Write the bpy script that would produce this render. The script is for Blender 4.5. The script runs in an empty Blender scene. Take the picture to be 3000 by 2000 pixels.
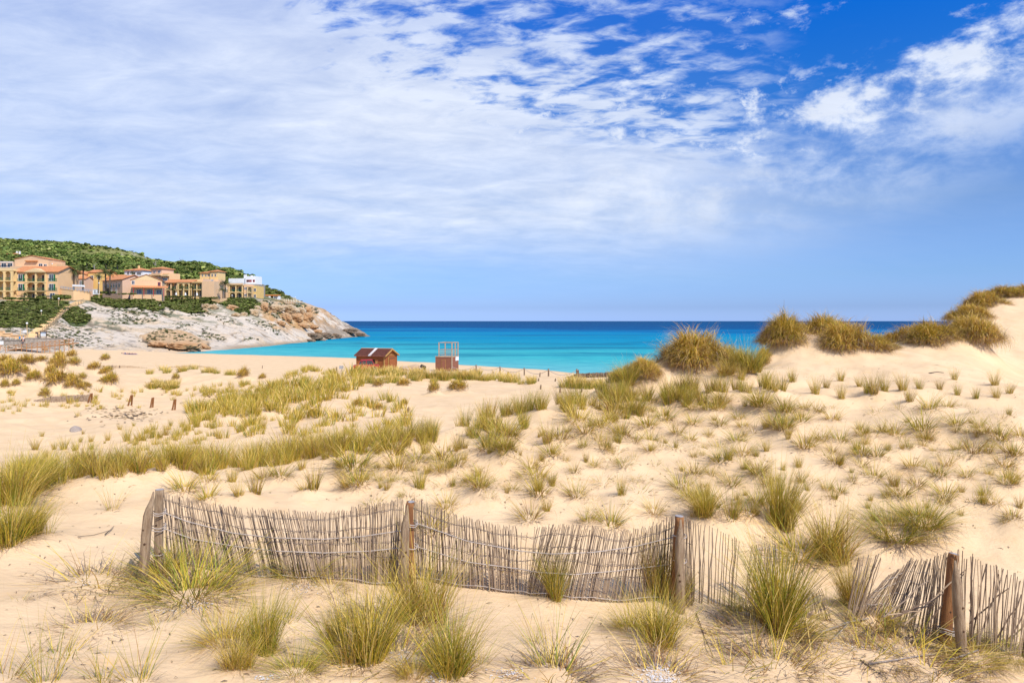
import bpy, bmesh, math, random
import numpy as np
from mathutils import Vector, Matrix, noise as mnoise

random.seed(7)
RNG = np.random.default_rng(7)
SC = bpy.context.scene
COL = SC.collection
PI = math.pi

# ------------------------------------------------------------------ camera
F, CX, HY, ZC = 2000.0, 1500.0, 940.0, 8.0      # focal length, centre and horizon on a 3000 x 2000 frame; eye height above the sea
cam = bpy.data.cameras.new("camera")
cam.lens, cam.sensor_width, cam.sensor_fit = 24.0, 36.0, 'HORIZONTAL'
cam.shift_y = -0.02
cam.clip_start, cam.clip_end = 0.1, 60000.0
cam_ob = bpy.data.objects.new("camera", cam)
cam_ob.location = (0, 0, ZC)
cam_ob.rotation_euler = (PI / 2, 0, 0)
COL.objects.link(cam_ob)
SC.camera = cam_ob

# ------------------------------------------------------------------ light
SUN_DIR = Vector((0.62, -0.64, 1.0)).normalized()
SUN_EL = math.asin(SUN_DIR.z)
SUN_AZ = math.atan2(SUN_DIR.x, SUN_DIR.y)
sun = bpy.data.lights.new("sun", 'SUN')
sun.energy, sun.angle, sun.color = 5.0, math.radians(0.5), (1.0, 0.93, 0.82)
sun_ob = bpy.data.objects.new("sun", sun)
sun_ob.rotation_euler = SUN_DIR.to_track_quat('Z', 'Y').to_euler()
COL.objects.link(sun_ob)
SC.view_settings.view_transform = 'Standard'
SC.view_settings.look = 'None'
SC.view_settings.exposure = 0.08
SC.view_settings.gamma = 1.0
SC.view_settings.use_curve_mapping = False
SC.render.engine = 'CYCLES'
SC.cycles.max_bounces = 6
SC.cycles.transparent_max_bounces = 8


class NT:
    """small helper for node trees"""
    def __init__(s, tree):
        s.t = tree

    def n(s, typ, ins=None, **kw):
        nd = s.t.nodes.new(typ)
        for k, v in kw.items():
            setattr(nd, k, v)
        for k, v in (ins or {}).items():
            sock = nd.inputs[k]
            if hasattr(v, 'is_output'):
                s.t.links.new(v, sock)
            else:
                sock.default_value = v
        return nd

    def math(s, op, a, b=0.0, c=None, clamp=False):
        d = {0: a, 1: b}
        if c is not None:
            d[2] = c
        return s.n('ShaderNodeMath', d, operation=op, use_clamp=clamp).outputs[0]

    def smooth(s, v, lo, hi):
        nd = s.n('ShaderNodeMapRange', {0: v, 1: lo, 2: hi, 3: 0.0, 4: 1.0}, interpolation_type='SMOOTHSTEP')
        return nd.outputs[0]

    def mix(s, f, a, b, blend='MIX'):
        nd = s.n('ShaderNodeMix', data_type='RGBA', blend_type=blend)
        for i, v in ((0, f), (6, a), (7, b)):
            if hasattr(v, 'is_output'):
                s.t.links.new(v, nd.inputs[i])
            else:
                nd.inputs[i].default_value = v if i == 0 else (*v, 1)[:4]
        return nd.outputs[2]

    def noise(s, vec, scale, detail=4.0, rough=0.55, dist=0.0, lac=2.0):
        d = {'Scale': scale, 'Detail': detail, 'Roughness': rough, 'Distortion': dist, 'Lacunarity': lac}
        if vec is not None:
            d['Vector'] = vec
        return s.n('ShaderNodeTexNoise', d).outputs['Fac']

    def ramp(s, fac, stops, interp='LINEAR'):
        nd = s.n('ShaderNodeValToRGB', {0: fac})
        cr = nd.color_ramp
        cr.interpolation = interp
        while len(cr.elements) < len(stops):
            cr.elements.new(0.5)
        for e, (p, c) in zip(cr.elements, stops):
            e.position = p
            e.color = (*c, 1)
        return nd.outputs[0]


def build_sky():
    w = bpy.data.worlds.new("World")
    SC.world = w
    w.use_nodes = True
    t = w.node_tree
    t.nodes.clear()
    k = NT(t)
    sky = k.n('ShaderNodeTexSky', sky_type='NISHITA', sun_disc=False)
    sky.sun_elevation, sky.sun_rotation = SUN_EL, SUN_AZ
    sky.altitude, sky.air_density, sky.dust_density, sky.ozone_density = 20, 1.0, 0.6, 2.5
    d = k.n('ShaderNodeTexCoord').outputs['Generated']
    sp = k.n('ShaderNodeSeparateXYZ', {0: d}).outputs
    x, y, z = sp[0], sp[1], sp[2]
    hl = k.math('SQRT', k.math('ADD', k.math('MULTIPLY', x, x), k.math('MULTIPLY', y, y)))
    s = k.math('DIVIDE', x, k.math('MAXIMUM', hl, 0.001))          # sine of the azimuth: -0.6 .. 0.6 in view
    e = k.math('DIVIDE', z, k.math('MAXIMUM', hl, 0.001))          # tangent of the elevation: 0 .. 0.46 in view
    # sky colour: deeper than the raw model overhead, periwinkle at the horizon
    tint = k.ramp(k.math('MULTIPLY', e, 1.6, clamp=True), [(0.0, (0.93, 1.40, 3.05)), (0.03, (0.66, 0.98, 2.10)), (0.10, (0.66, 0.96, 1.70)), (0.25, (0.78, 0.98, 1.42)), (0.5, (0.17, 0.78, 1.68)), (0.72, (0.01, 0.75, 2.05))])
    base = k.mix(1.0, sky.outputs[0], tint, 'MULTIPLY')
    # cloud sheet seen in perspective
    zz = k.math('ADD', k.math('MAXIMUM', z, 0.0), 0.20)
    px, py = k.math('DIVIDE', x, zz), k.math('DIVIDE', y, zz)
    P = k.n('ShaderNodeCombineXYZ', {0: px, 1: py, 2: 0.0}).outputs[0]
    P = k.n('ShaderNodeMapping', {'Vector': P, 'Rotation': (0, 0, math.radians(-38)), 'Scale': (0.55, 1.0, 1.0), 'Location': (3.1, 1.7, 0)}).outputs[0]
    big = k.noise(P, 1.2, 5, 0.55, 0.4)
    mac = k.noise(P, 7.5, 7, 0.62, 0.35)
    fine = k.noise(P, 22.0, 6, 0.65, 0.2)
    # the veil: thick on the left, thinning to the right, gone near the horizon
    edge = k.math('ADD', k.math('MULTIPLY', k.math('SUBTRACT', big, 0.5), 0.34), k.math('MULTIPLY', k.math('SUBTRACT', mac, 0.5), 0.30))
    left = k.smooth(k.math('ADD', s, edge), 0.40, 0.20)
    left_low = k.smooth(k.math('ADD', s, k.math('MULTIPLY', edge, 0.7)), 0.62, 0.12)
    low = k.smooth(e, 0.24, 0.15)
    left = k.math('ADD', k.math('MULTIPLY', left, k.math('SUBTRACT', 1.0, low)), k.math('MULTIPLY', left_low, low))
    up = k.smooth(k.math('ADD', e, k.math('MULTIPLY', k.math('SUBTRACT', big, 0.5), 0.06)), 0.0, 0.17)
    # streaks drawn out along the wind in the low part of the sheet, soft mottling above
    R = k.n('ShaderNodeCombineXYZ', {0: k.math('MULTIPLY', s, 1.6), 1: k.math('ADD', k.math('MULTIPLY', e, 11.0), k.math('MULTIPLY', s, 1.1)), 2: 0.0}).outputs[0]
    streak = k.noise(R, 2.2, 6, 0.6, 0.5)
    soft = k.math('ADD', 0.79, k.math('MULTIPLY', k.math('SUBTRACT', mac, 0.5), 0.55))
    soft = k.math('ADD', soft, k.math('MULTIPLY', k.math('SUBTRACT', big, 0.5), 0.40))
    soft = k.math('ADD', soft, k.math('MULTIPLY', k.math('SUBTRACT', streak, 0.5), k.math('ADD', 0.06, k.math('MULTIPLY', low, 0.55))))
    crown = k.math('MULTIPLY', k.smooth(e, 0.17, 0.28), k.smooth(e, 0.45, 0.33))
    soft = k.math('ADD', soft, k.math('MULTIPLY', k.math('MULTIPLY', crown, k.smooth(s, -0.5, -0.1)), 0.16))
    # the sheet breaks into rows of small cloudlets towards the zenith
    open_up = k.math('MULTIPLY', k.smooth(k.math('ADD', e, k.math('MULTIPLY', s, 0.22)), 0.24, 0.46), k.smooth(s, -0.46, -0.16))
    S = k.n('ShaderNodeMapping', {'Vector': P, 'Scale': (1.55, 1.25, 1.0), 'Rotation': (0, 0, 0.35)}).outputs[0]
    rows = k.noise(S, 11.0, 7, 0.58, 0.35)
    gap = k.math('ADD', k.math('MULTIPLY', rows, 0.85), k.math('MULTIPLY', fine, 0.22))
    gap = k.math('ADD', gap, k.math('MULTIPLY', big, 0.45))
    gap = k.smooth(k.math('SUBTRACT', gap, k.math('MULTIPLY', open_up, 0.17)), 0.74, 0.50)
    gap = k.math('MULTIPLY', gap, k.smooth(open_up, 0.0, 0.30))
    veil = k.math('MULTIPLY', k.math('MULTIPLY', soft, left), up)
    veil = k.math('MULTIPLY', veil, k.math('SUBTRACT', 1.0, k.math('MULTIPLY', gap, 0.95)), clamp=True)
    # heaped clouds in a ragged bank on the right
    Q = k.n('ShaderNodeCombineXYZ', {0: s, 1: k.math('MULTIPLY', e, 1.35), 2: 0.0}).outputs[0]
    q1 = k.noise(Q, 4.2, 9, 0.62, 0.25)
    q2 = k.noise(Q, 17.0, 7, 0.64, 0.2)
    q3 = k.noise(Q, 48.0, 4, 0.6, 0.1)
    qd = k.math('ADD', k.math('MULTIPLY', k.math('SUBTRACT', q1, 0.5), 1.15), k.math('MULTIPLY', k.math('SUBTRACT', q2, 0.5), 1.65))
    qd = k.math('ADD', qd, k.math('MULTIPLY', k.math('SUBTRACT', q3, 0.5), 0.55))
    line = k.math('ADD', 0.270, k.math('MULTIPLY', k.math('POWER', k.math('MAXIMUM', k.math('SUBTRACT', s, 0.22), 0.0), 2.0), 0.55))
    above = k.smooth(k.math('SUBTRACT', e, line), 0.075, 0.0)
    below = k.smooth(k.math('SUBTRACT', line, e), 0.115, 0.02)
    east = k.math('MULTIPLY', k.smooth(s, -0.05, 0.17), k.smooth(y, -0.2, 0.2))
    qb = k.math('ADD', k.math('SUBTRACT', k.math('MULTIPLY', k.math('MULTIPLY', above, below), 0.70), 0.55), qd)
    heap = k.math('MULTIPLY', k.smooth(qb, -0.08, 0.42), east)
    skirt = k.smooth(k.math('ABSOLUTE', k.math('SUBTRACT', e, k.math('SUBTRACT', line, 0.085))), 0.12, 0.0)
    skirt = k.math('MULTIPLY', k.math('MULTIPLY', skirt, east), k.smooth(k.math('ADD', q1, k.math('MULTIPLY', k.math('SUBTRACT', q2, 0.5), 0.8)), 0.30, 0.70))
    bits = k.math('MULTIPLY', k.smooth(k.math('ADD', k.math('MULTIPLY', q1, 0.9), k.math('MULTIPLY', q2, 0.8)), 0.94, 1.10), k.smooth(e, 0.24, 0.33))
    pf = k.math('ADD', k.math('MULTIPLY', q2, 0.75), k.math('ADD', k.math('MULTIPLY', q3, 0.40), k.math('MULTIPLY', q1, 0.45)))
    pband = k.math('MULTIPLY', k.smooth(k.math('ABSOLUTE', k.math('SUBTRACT', e, 0.285)), 0.085, 0.02), k.math('MULTIPLY', k.smooth(s, -0.32, -0.05), k.smooth(s, 0.62, 0.40)))
    puffs = k.math('MULTIPLY', k.smooth(k.math('ADD', pf, k.math('MULTIPLY', pband, 0.10)), 0.86, 1.02), pband)
    heap = k.math('MAXIMUM', heap, k.math('MULTIPLY', puffs, 0.95))
    cov = k.math('MAXIMUM', k.math('MULTIPLY', veil, 0.92), k.math('MULTIPLY', heap, 0.91))
    cov = k.math('MAXIMUM', cov, k.math('MULTIPLY', bits, 0.75))
    cov = k.math('ADD', cov, k.math('MULTIPLY', k.math('MULTIPLY', skirt, 0.72), k.math('SUBTRACT', 1.0, cov)), clamp=True)
    mod = k.math('ADD', 0.84, k.math('MULTIPLY', mac, 0.30))
    white = k.n('ShaderNodeMix', data_type='RGBA', blend_type='MIX')
    white.inputs[6].default_value = (6.4, 7.9, 10.7, 1)
    white.inputs[7].default_value = (9.0, 9.6, 10.8, 1)
    t.links.new(k.math('POWER', cov, 1.6), white.inputs[0])
    cl = k.mix(1.0, white.outputs[2], k.n('ShaderNodeCombineColor', {0: mod, 1: mod, 2: mod}).outputs[0], 'MULTIPLY')
    out = k.mix(k.math('MINIMUM', cov, 0.95), base, cl)
    bg = k.n('ShaderNodeBackground', {'Color': out, 'Strength': 0.09})
    o = k.n('ShaderNodeOutputWorld', {'Surface': bg.outputs[0]})


build_sky()

# ------------------------------------------------------------------ noise and height fields


def _hash(ix, iy, seed):
    h = (ix.astype(np.int64) * 374761393 + iy.astype(np.int64) * 668265263 + seed * 974711) & 0xffffffff
    h = ((h ^ (h >> 13)) * 1274126177) & 0xffffffff
    return ((h ^ (h >> 16)) & 0xffff) / 65535.0


def vnoise(x, y, seed=0):
    x, y = np.asarray(x, float), np.asarray(y, float)
    ix, iy = np.floor(x), np.floor(y)
    fx, fy = x - ix, y - iy
    fx, fy = fx * fx * fx * (fx * (fx * 6 - 15) + 10), fy * fy * fy * (fy * (fy * 6 - 15) + 10)
    a, b = _hash(ix, iy, seed), _hash(ix + 1, iy, seed)
    c, d = _hash(ix, iy + 1, seed), _hash(ix + 1, iy + 1, seed)
    return (a * (1 - fx) + b * fx) * (1 - fy) + (c * (1 - fx) + d * fx) * fy - 0.5


def fbm(x, y, octv=4, seed=0, gain=0.5):
    r, a, s = 0, 1.0, 1.0
    for o in range(octv):
        c, q = math.cos(o * 1.1), math.sin(o * 1.1)
        r = r + a * vnoise((x * c - y * q) * s, (x * q + y * c) * s, seed + o * 17)
        a *= gain
        s *= 2.03
    return r


def ridged(x, y, octv=4, seed=0):
    r, a, s = 0, 1.0, 1.0
    for o in range(octv):
        r = r + a * (1 - np.abs(vnoise(x * s, y * s, seed + o * 13)) * 4)
        a *= .5
        s *= 2.1
    return r


def sstep(a, b, v):
    t = np.clip((v - a) / (b - a), 0, 1)
    return t * t * (3 - 2 * t)


class Field:
    """ground height over (direction column u, distance d), through surveyed points"""
    def __init__(s, pts, us, ds, su, sd, blur=2):
        s.us, s.ds, s.lds = us, ds, np.log(ds)
        p = np.array(pts, float)
        A = np.stack([p[:, 0] / su, np.log(p[:, 1]) * sd], 1)
        n = len(A)
        K = np.linalg.norm(A[:, None] - A[None], axis=2) ** 1.4
        M = np.zeros((n + 1, n + 1))
        M[:n, :n] = K
        M[:n, n] = M[n, :n] = 1
        M[:n, :n] -= np.eye(n) * 0.02
        w = np.linalg.solve(M, np.append(p[:, 2], 0))
        U, L = np.meshgrid(us / su, s.lds * sd, indexing='ij')
        Z = np.empty_like(U)
        for i in range(len(us)):
            D = np.hypot(U[i][:, None] - A[:, 0], L[i][:, None] - A[:, 1])
            Z[i] = (D ** 1.4) @ w[:n] + w[n]
        for _ in range(blur):
            for ax in (0, 1):
                Zp = np.pad(Z, [(1, 1) if a == ax else (0, 0) for a in (0, 1)], mode='edge')
                sl = lambda o: tuple(slice(o, o + Z.shape[a]) if a == ax else slice(None) for a in (0, 1))
                Z = (Zp[sl(0)] + 2 * Zp[sl(1)] + Zp[sl(2)]) / 4
        s.U, s.D = np.meshgrid(us, ds, indexing='ij')
        s.X, s.Y = (s.U - CX) / F * s.D, s.D.copy()
        s.Z = Z

    def uv(s, x, y):
        u = np.asarray(x) / np.asarray(y) * F + CX
        iu = np.interp(u, s.us, np.arange(len(s.us)))
        jd = np.interp(np.log(y), s.lds, np.arange(len(s.ds)))
        return iu, jd

    def z(s, x, y):
        iu, jd = s.uv(x, y)
        i0 = np.clip(np.floor(iu).astype(int), 0, len(s.us) - 2)
        j0 = np.clip(np.floor(jd).astype(int), 0, len(s.ds) - 2)
        fu, fd = iu - i0, jd - j0
        Z = s.Z
        return (Z[i0, j0] * (1 - fu) * (1 - fd) + Z[i0 + 1, j0] * fu * (1 - fd) + Z[i0, j0 + 1] * (1 - fu) * fd + Z[i0 + 1, j0 + 1] * fu * fd)

    def hit(s, px, py, dmin=0):
        """where the line of sight through a point of the photograph meets the ground"""
        iu = int(round(float(np.interp(px, s.us, np.arange(len(s.us))))))
        yy = HY - (s.Z[iu] - ZC) * F / s.ds
        ok = np.nonzero((yy <= py) & (s.ds >= dmin))[0]
        if not len(ok):
            return None
        j = ok[0]
        d = s.ds[j]
        if j > 0 and yy[j - 1] > py and s.ds[j - 1] >= dmin:
            t = (yy[j - 1] - py) / (yy[j - 1] - yy[j] + 1e-9)
            d = s.ds[j - 1] + t * (s.ds[j] - s.ds[j - 1])
        x = (px - CX) / F * d
        return Vector((x, d, float(s.z(x, d))))

    def mesh(s, name, mat, col=None):
        nu, nd = s.Z.shape
        V = np.stack([s.X, s.Y, s.Z], 2).reshape(-1, 3)
        a = (np.arange(nu - 1)[:, None] * nd + np.arange(nd - 1)[None]).ravel()
        Fc = np.stack([a, a + nd, a + nd + 1, a + 1], 1)
        me = np_mesh(name, V, Fc, col=col)
        me.materials.append(mat)
        me.polygons.foreach_set('use_smooth', np.ones(len(Fc), bool))
        o = bpy.data.objects.new(name, me)
        COL.objects.link(o)
        o['kind'] = 'structure'
        return o


def np_mesh(name, V, Fc, col=None, smooth=False):
    """mesh from arrays; Fc is (n,3) or (n,4); col is a colour per vertex"""
    me = bpy.data.meshes.new(name)
    k = Fc.shape[1]
    me.vertices.add(len(V))
    me.vertices.foreach_set('co', np.ascontiguousarray(V, np.float32).ravel())
    me.loops.add(Fc.size)
    me.loops.foreach_set('vertex_index', np.ascontiguousarray(Fc, np.int32).ravel())
    me.polygons.add(len(Fc))
    me.polygons.foreach_set('loop_start', np.arange(0, Fc.size, k, dtype=np.int32))
    me.polygons.foreach_set('loop_total', np.full(len(Fc), k, np.int32))
    if smooth:
        me.polygons.foreach_set('use_smooth', np.ones(len(Fc), bool))
    if col is not None:
        at = me.color_attributes.new('tone', 'FLOAT_COLOR', 'POINT')
        c = np.ones((len(V), 4), np.float32)
        c[:, :3] = col
        at.data.foreach_set('color', c.ravel())
    me.update(calc_edges=True)
    return me

# ------------------------------------------------------------------ materials


def mat(name, col, col2=None, scale=4.0, rough=0.85, bump=0.0, bscale=None, spec=0.3, metal=0.0, stretch=None):
    m = bpy.data.materials.new(name)
    m.use_nodes = True
    k = NT(m.node_tree)
    b = m.node_tree.nodes['Principled BSDF']
    b.inputs['Roughness'].default_value = rough
    b.inputs['Specular IOR Level'].default_value = spec
    b.inputs['Metallic'].default_value = metal
    co = k.n('ShaderNodeTexCoord').outputs['Object']
    if stretch:
        co = k.n('ShaderNodeMapping', {'Vector': co, 'Scale': stretch}).outputs[0]
    if col2 is None:
        col2 = tuple(c * 0.72 for c in col)
    f = k.smooth(k.noise(co, scale, 5, 0.6), 0.3, 0.7)
    m.node_tree.links.new(k.mix(f, col, col2), b.inputs['Base Color'])
    if bump:
        bn = k.n('ShaderNodeBump', {'Height': k.noise(co, bscale or scale * 3, 4, 0.6), 'Strength': bump, 'Distance': 0.05})
        m.node_tree.links.new(bn.outputs[0], b.inputs['Normal'])
    return m


def mat_tone(name, rough=0.8, trans=0.0, fine=0.0, fscale=8.0, bump=0.0, bscale=3.0, bdist=0.2, spec=0.2):
    """colour from the mesh's own 'tone' attribute"""
    m = bpy.data.materials.new(name)
    m.use_nodes = True
    t = m.node_tree
    k = NT(t)
    b = t.nodes['Principled BSDF']
    b.inputs['Roughness'].default_value = rough
    b.inputs['Specular IOR Level'].default_value = spec
    c = k.n('ShaderNodeVertexColor', layer_name='tone').outputs[0]
    pos = k.n('ShaderNodeNewGeometry').outputs['Position']
    if fine:
        f = k.noise(pos, fscale, 5, 0.65)
        f = k.math('ADD', 1 - fine, k.math('MULTIPLY', f, 2 * fine))
        c = k.mix(1.0, c, k.n('ShaderNodeCombineColor', {0: f, 1: f, 2: f}).outputs[0], 'MULTIPLY')
    t.links.new(c, b.inputs['Base Color'])
    if bump:
        bn = k.n('ShaderNodeBump', {'Height': k.noise(pos, bscale, 6, 0.65), 'Strength': bump, 'Distance': bdist})
        t.links.new(bn.outputs[0], b.inputs['Normal'])
    if trans:
        tr = k.n('ShaderNodeBsdfTranslucent', {'Color': c})
        mx = k.n('ShaderNodeMixShader', {0: trans, 1: b.outputs[0], 2: tr.outputs[0]})
        t.links.new(mx.outputs[0], t.nodes['Material Output'].inputs[0])
    return m


def sand_material():
    m = bpy.data.materials.new("sand")
    m.use_nodes = True
    t = m.node_tree
    k = NT(t)
    b = t.nodes['Principled BSDF']
    b.inputs['Roughness'].default_value = 0.95
    b.inputs['Specular IOR Level'].default_value = 0.12
    pos = k.n('ShaderNodeNewGeometry').outputs['Position']
    c = k.mix(k.smooth(k.noise(pos, 0.9, 5, 0.6), 0.35, 0.68), (0.70, 0.505, 0.298), (0.635, 0.45, 0.258))
    c = k.mix(k.math('MULTIPLY', k.smooth(k.noise(pos, 2.3, 5, 0.6), 0.54, 0.72), 0.5), c, (0.66, 0.42, 0.20))
    g = k.noise(pos, 140.0, 2, 0.6)
    c = k.mix(k.math('MULTIPLY', k.smooth(g, 0.55, 0.75), 0.25), c, (0.50, 0.35, 0.2))
    c = k.mix(k.math('MULTIPLY', k.smooth(k.noise(pos, 26.0, 4, 0.7), 0.69, 0.76), 0.45), c, (0.32, 0.22, 0.13))
    # wet sand at the water's edge
    z = k.n('ShaderNodeSeparateXYZ', {0: pos}).outputs[2]
    c = k.mix(k.math('MULTIPLY', k.smooth(z, 0.30, 0.06), 0.5), c, (0.46, 0.35, 0.22))
    t.links.new(c, b.inputs['Base Color'])
    st = k.n('ShaderNodeMapping', {'Vector': pos, 'Scale': (1.0, 1.8, 1.0), 'Rotation': (0, 0, 0.5)}).outputs[0]
    h = k.math('ADD', k.math('MULTIPLY', k.noise(st, 5.0, 4, 0.6), 1.0), k.math('MULTIPLY', k.noise(pos, 22.0, 3, 0.6), 0.28))
    vor = k.n('ShaderNodeTexVoronoi', {'Vector': pos, 'Scale': 3.2}, feature='SMOOTH_F1').outputs['Distance']
    h = k.math('ADD', h, k.math('MULTIPLY', k.smooth(vor, 0.0, 0.35), 0.25))
    bn = k.n('ShaderNodeBump', {'Height': h, 'Strength': 0.42, 'Distance': 0.06})
    t.links.new(bn.outputs[0], b.inputs['Normal'])
    return m


def sea_material():
    m = bpy.data.materials.new("sea_water")
    m.use_nodes = True
    t = m.node_tree
    k = NT(t)
    pos = k.n('ShaderNodeNewGeometry').outputs['Position']
    sp = k.n('ShaderNodeSeparateXYZ', {0: pos}).outputs
    st = k.n('ShaderNodeMapping', {'Vector': pos, 'Scale': (0.35, 1.0, 1.0)}).outputs[0]
    wob = k.math('MULTIPLY', k.math('SUBTRACT', k.noise(st, 0.012, 4, 0.55), 0.5), 0.45)
    # distance off the beach, on a log scale: pale shallows, turquoise, azure, then the deep blue shelf edge
    off = k.math('ADD', sp[1], k.math('MULTIPLY', sp[0], 0.45))
    lg = k.math('DIVIDE', k.math('LOGARITHM', k.math('DIVIDE', k.math('MAXIMUM', off, 91.0), 90.0), 10.0), 2.0)
    v = k.math('ADD', lg, k.math('MULTIPLY', wob, k.smooth(lg, 0.0, 0.25)))
    L = lambda d: math.log10(d / 90) / 2
    c = k.ramp(v, [(0.0, (0.26, 0.47, 0.44)), (L(112), (0.13, 0.41, 0.42)), (L(160), (0.042, 0.37, 0.39)), (L(240), (0.004, 0.235, 0.35)),
                   (L(360), (0.0, 0.20, 0.355)), (L(560), (0.0, 0.13, 0.32)), (L(800), (0.002, 0.045, 0.175)), (L(3000), (0.006, 0.036, 0.135))])
    # weed beds darken streaks; the ripples' dark and bright faces are painted into the colour
    sw = k.n('ShaderNodeMapping', {'Vector': pos, 'Scale': (0.36, 1.0, 1.0), 'Rotation': (0, 0, 0.16)}).outputs[0]
    weed = k.smooth(k.noise(sw, 0.026, 6, 0.66, 0.8), 0.52, 0.61)
    band = k.math('MULTIPLY', k.smooth(off, 128.0, 165.0), k.smooth(off, 520.0, 300.0))
    c = k.mix(k.math('MULTIPLY', k.math('MULTIPLY', weed, band), 0.62), c, (0.006, 0.085, 0.16))
    rip = k.n('ShaderNodeMapping', {'Vector': pos, 'Scale': (0.3, 1.0, 1.0)}).outputs[0]
    c = k.mix(k.math('MULTIPLY', k.smooth(k.noise(rip, 0.42, 6, 0.75), 0.42, 0.62), 0.42), c, (0.003, 0.17, 0.27))
    c = k.mix(k.math('MULTIPLY', k.smooth(k.noise(rip, 1.3, 4, 0.7), 0.58, 0.72), 0.30), c, (0.15, 0.52, 0.58))
    h = k.math('ADD', k.noise(rip, 0.5, 6, 0.65), k.math('MULTIPLY', k.noise(rip, 2.2, 4, 0.6), 0.3))
    bn = k.n('ShaderNodeBump', {'Height': h, 'Strength': 0.8, 'Distance': 0.30}).outputs[0]
    df = k.n('ShaderNodeBsdfDiffuse', {'Color': c, 'Normal': bn})
    gl = k.n('ShaderNodeBsdfGlossy', {'Color': (0.8, 0.9, 1.0, 1), 'Roughness': 0.22, 'Normal': bn})
    mx = k.n('ShaderNodeMixShader', {0: 0.045, 1: df.outputs[0], 2: gl.outputs[0]})
    t.links.new(mx.outputs[0], t.nodes['Material Output'].inputs[0])
    return m


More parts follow.
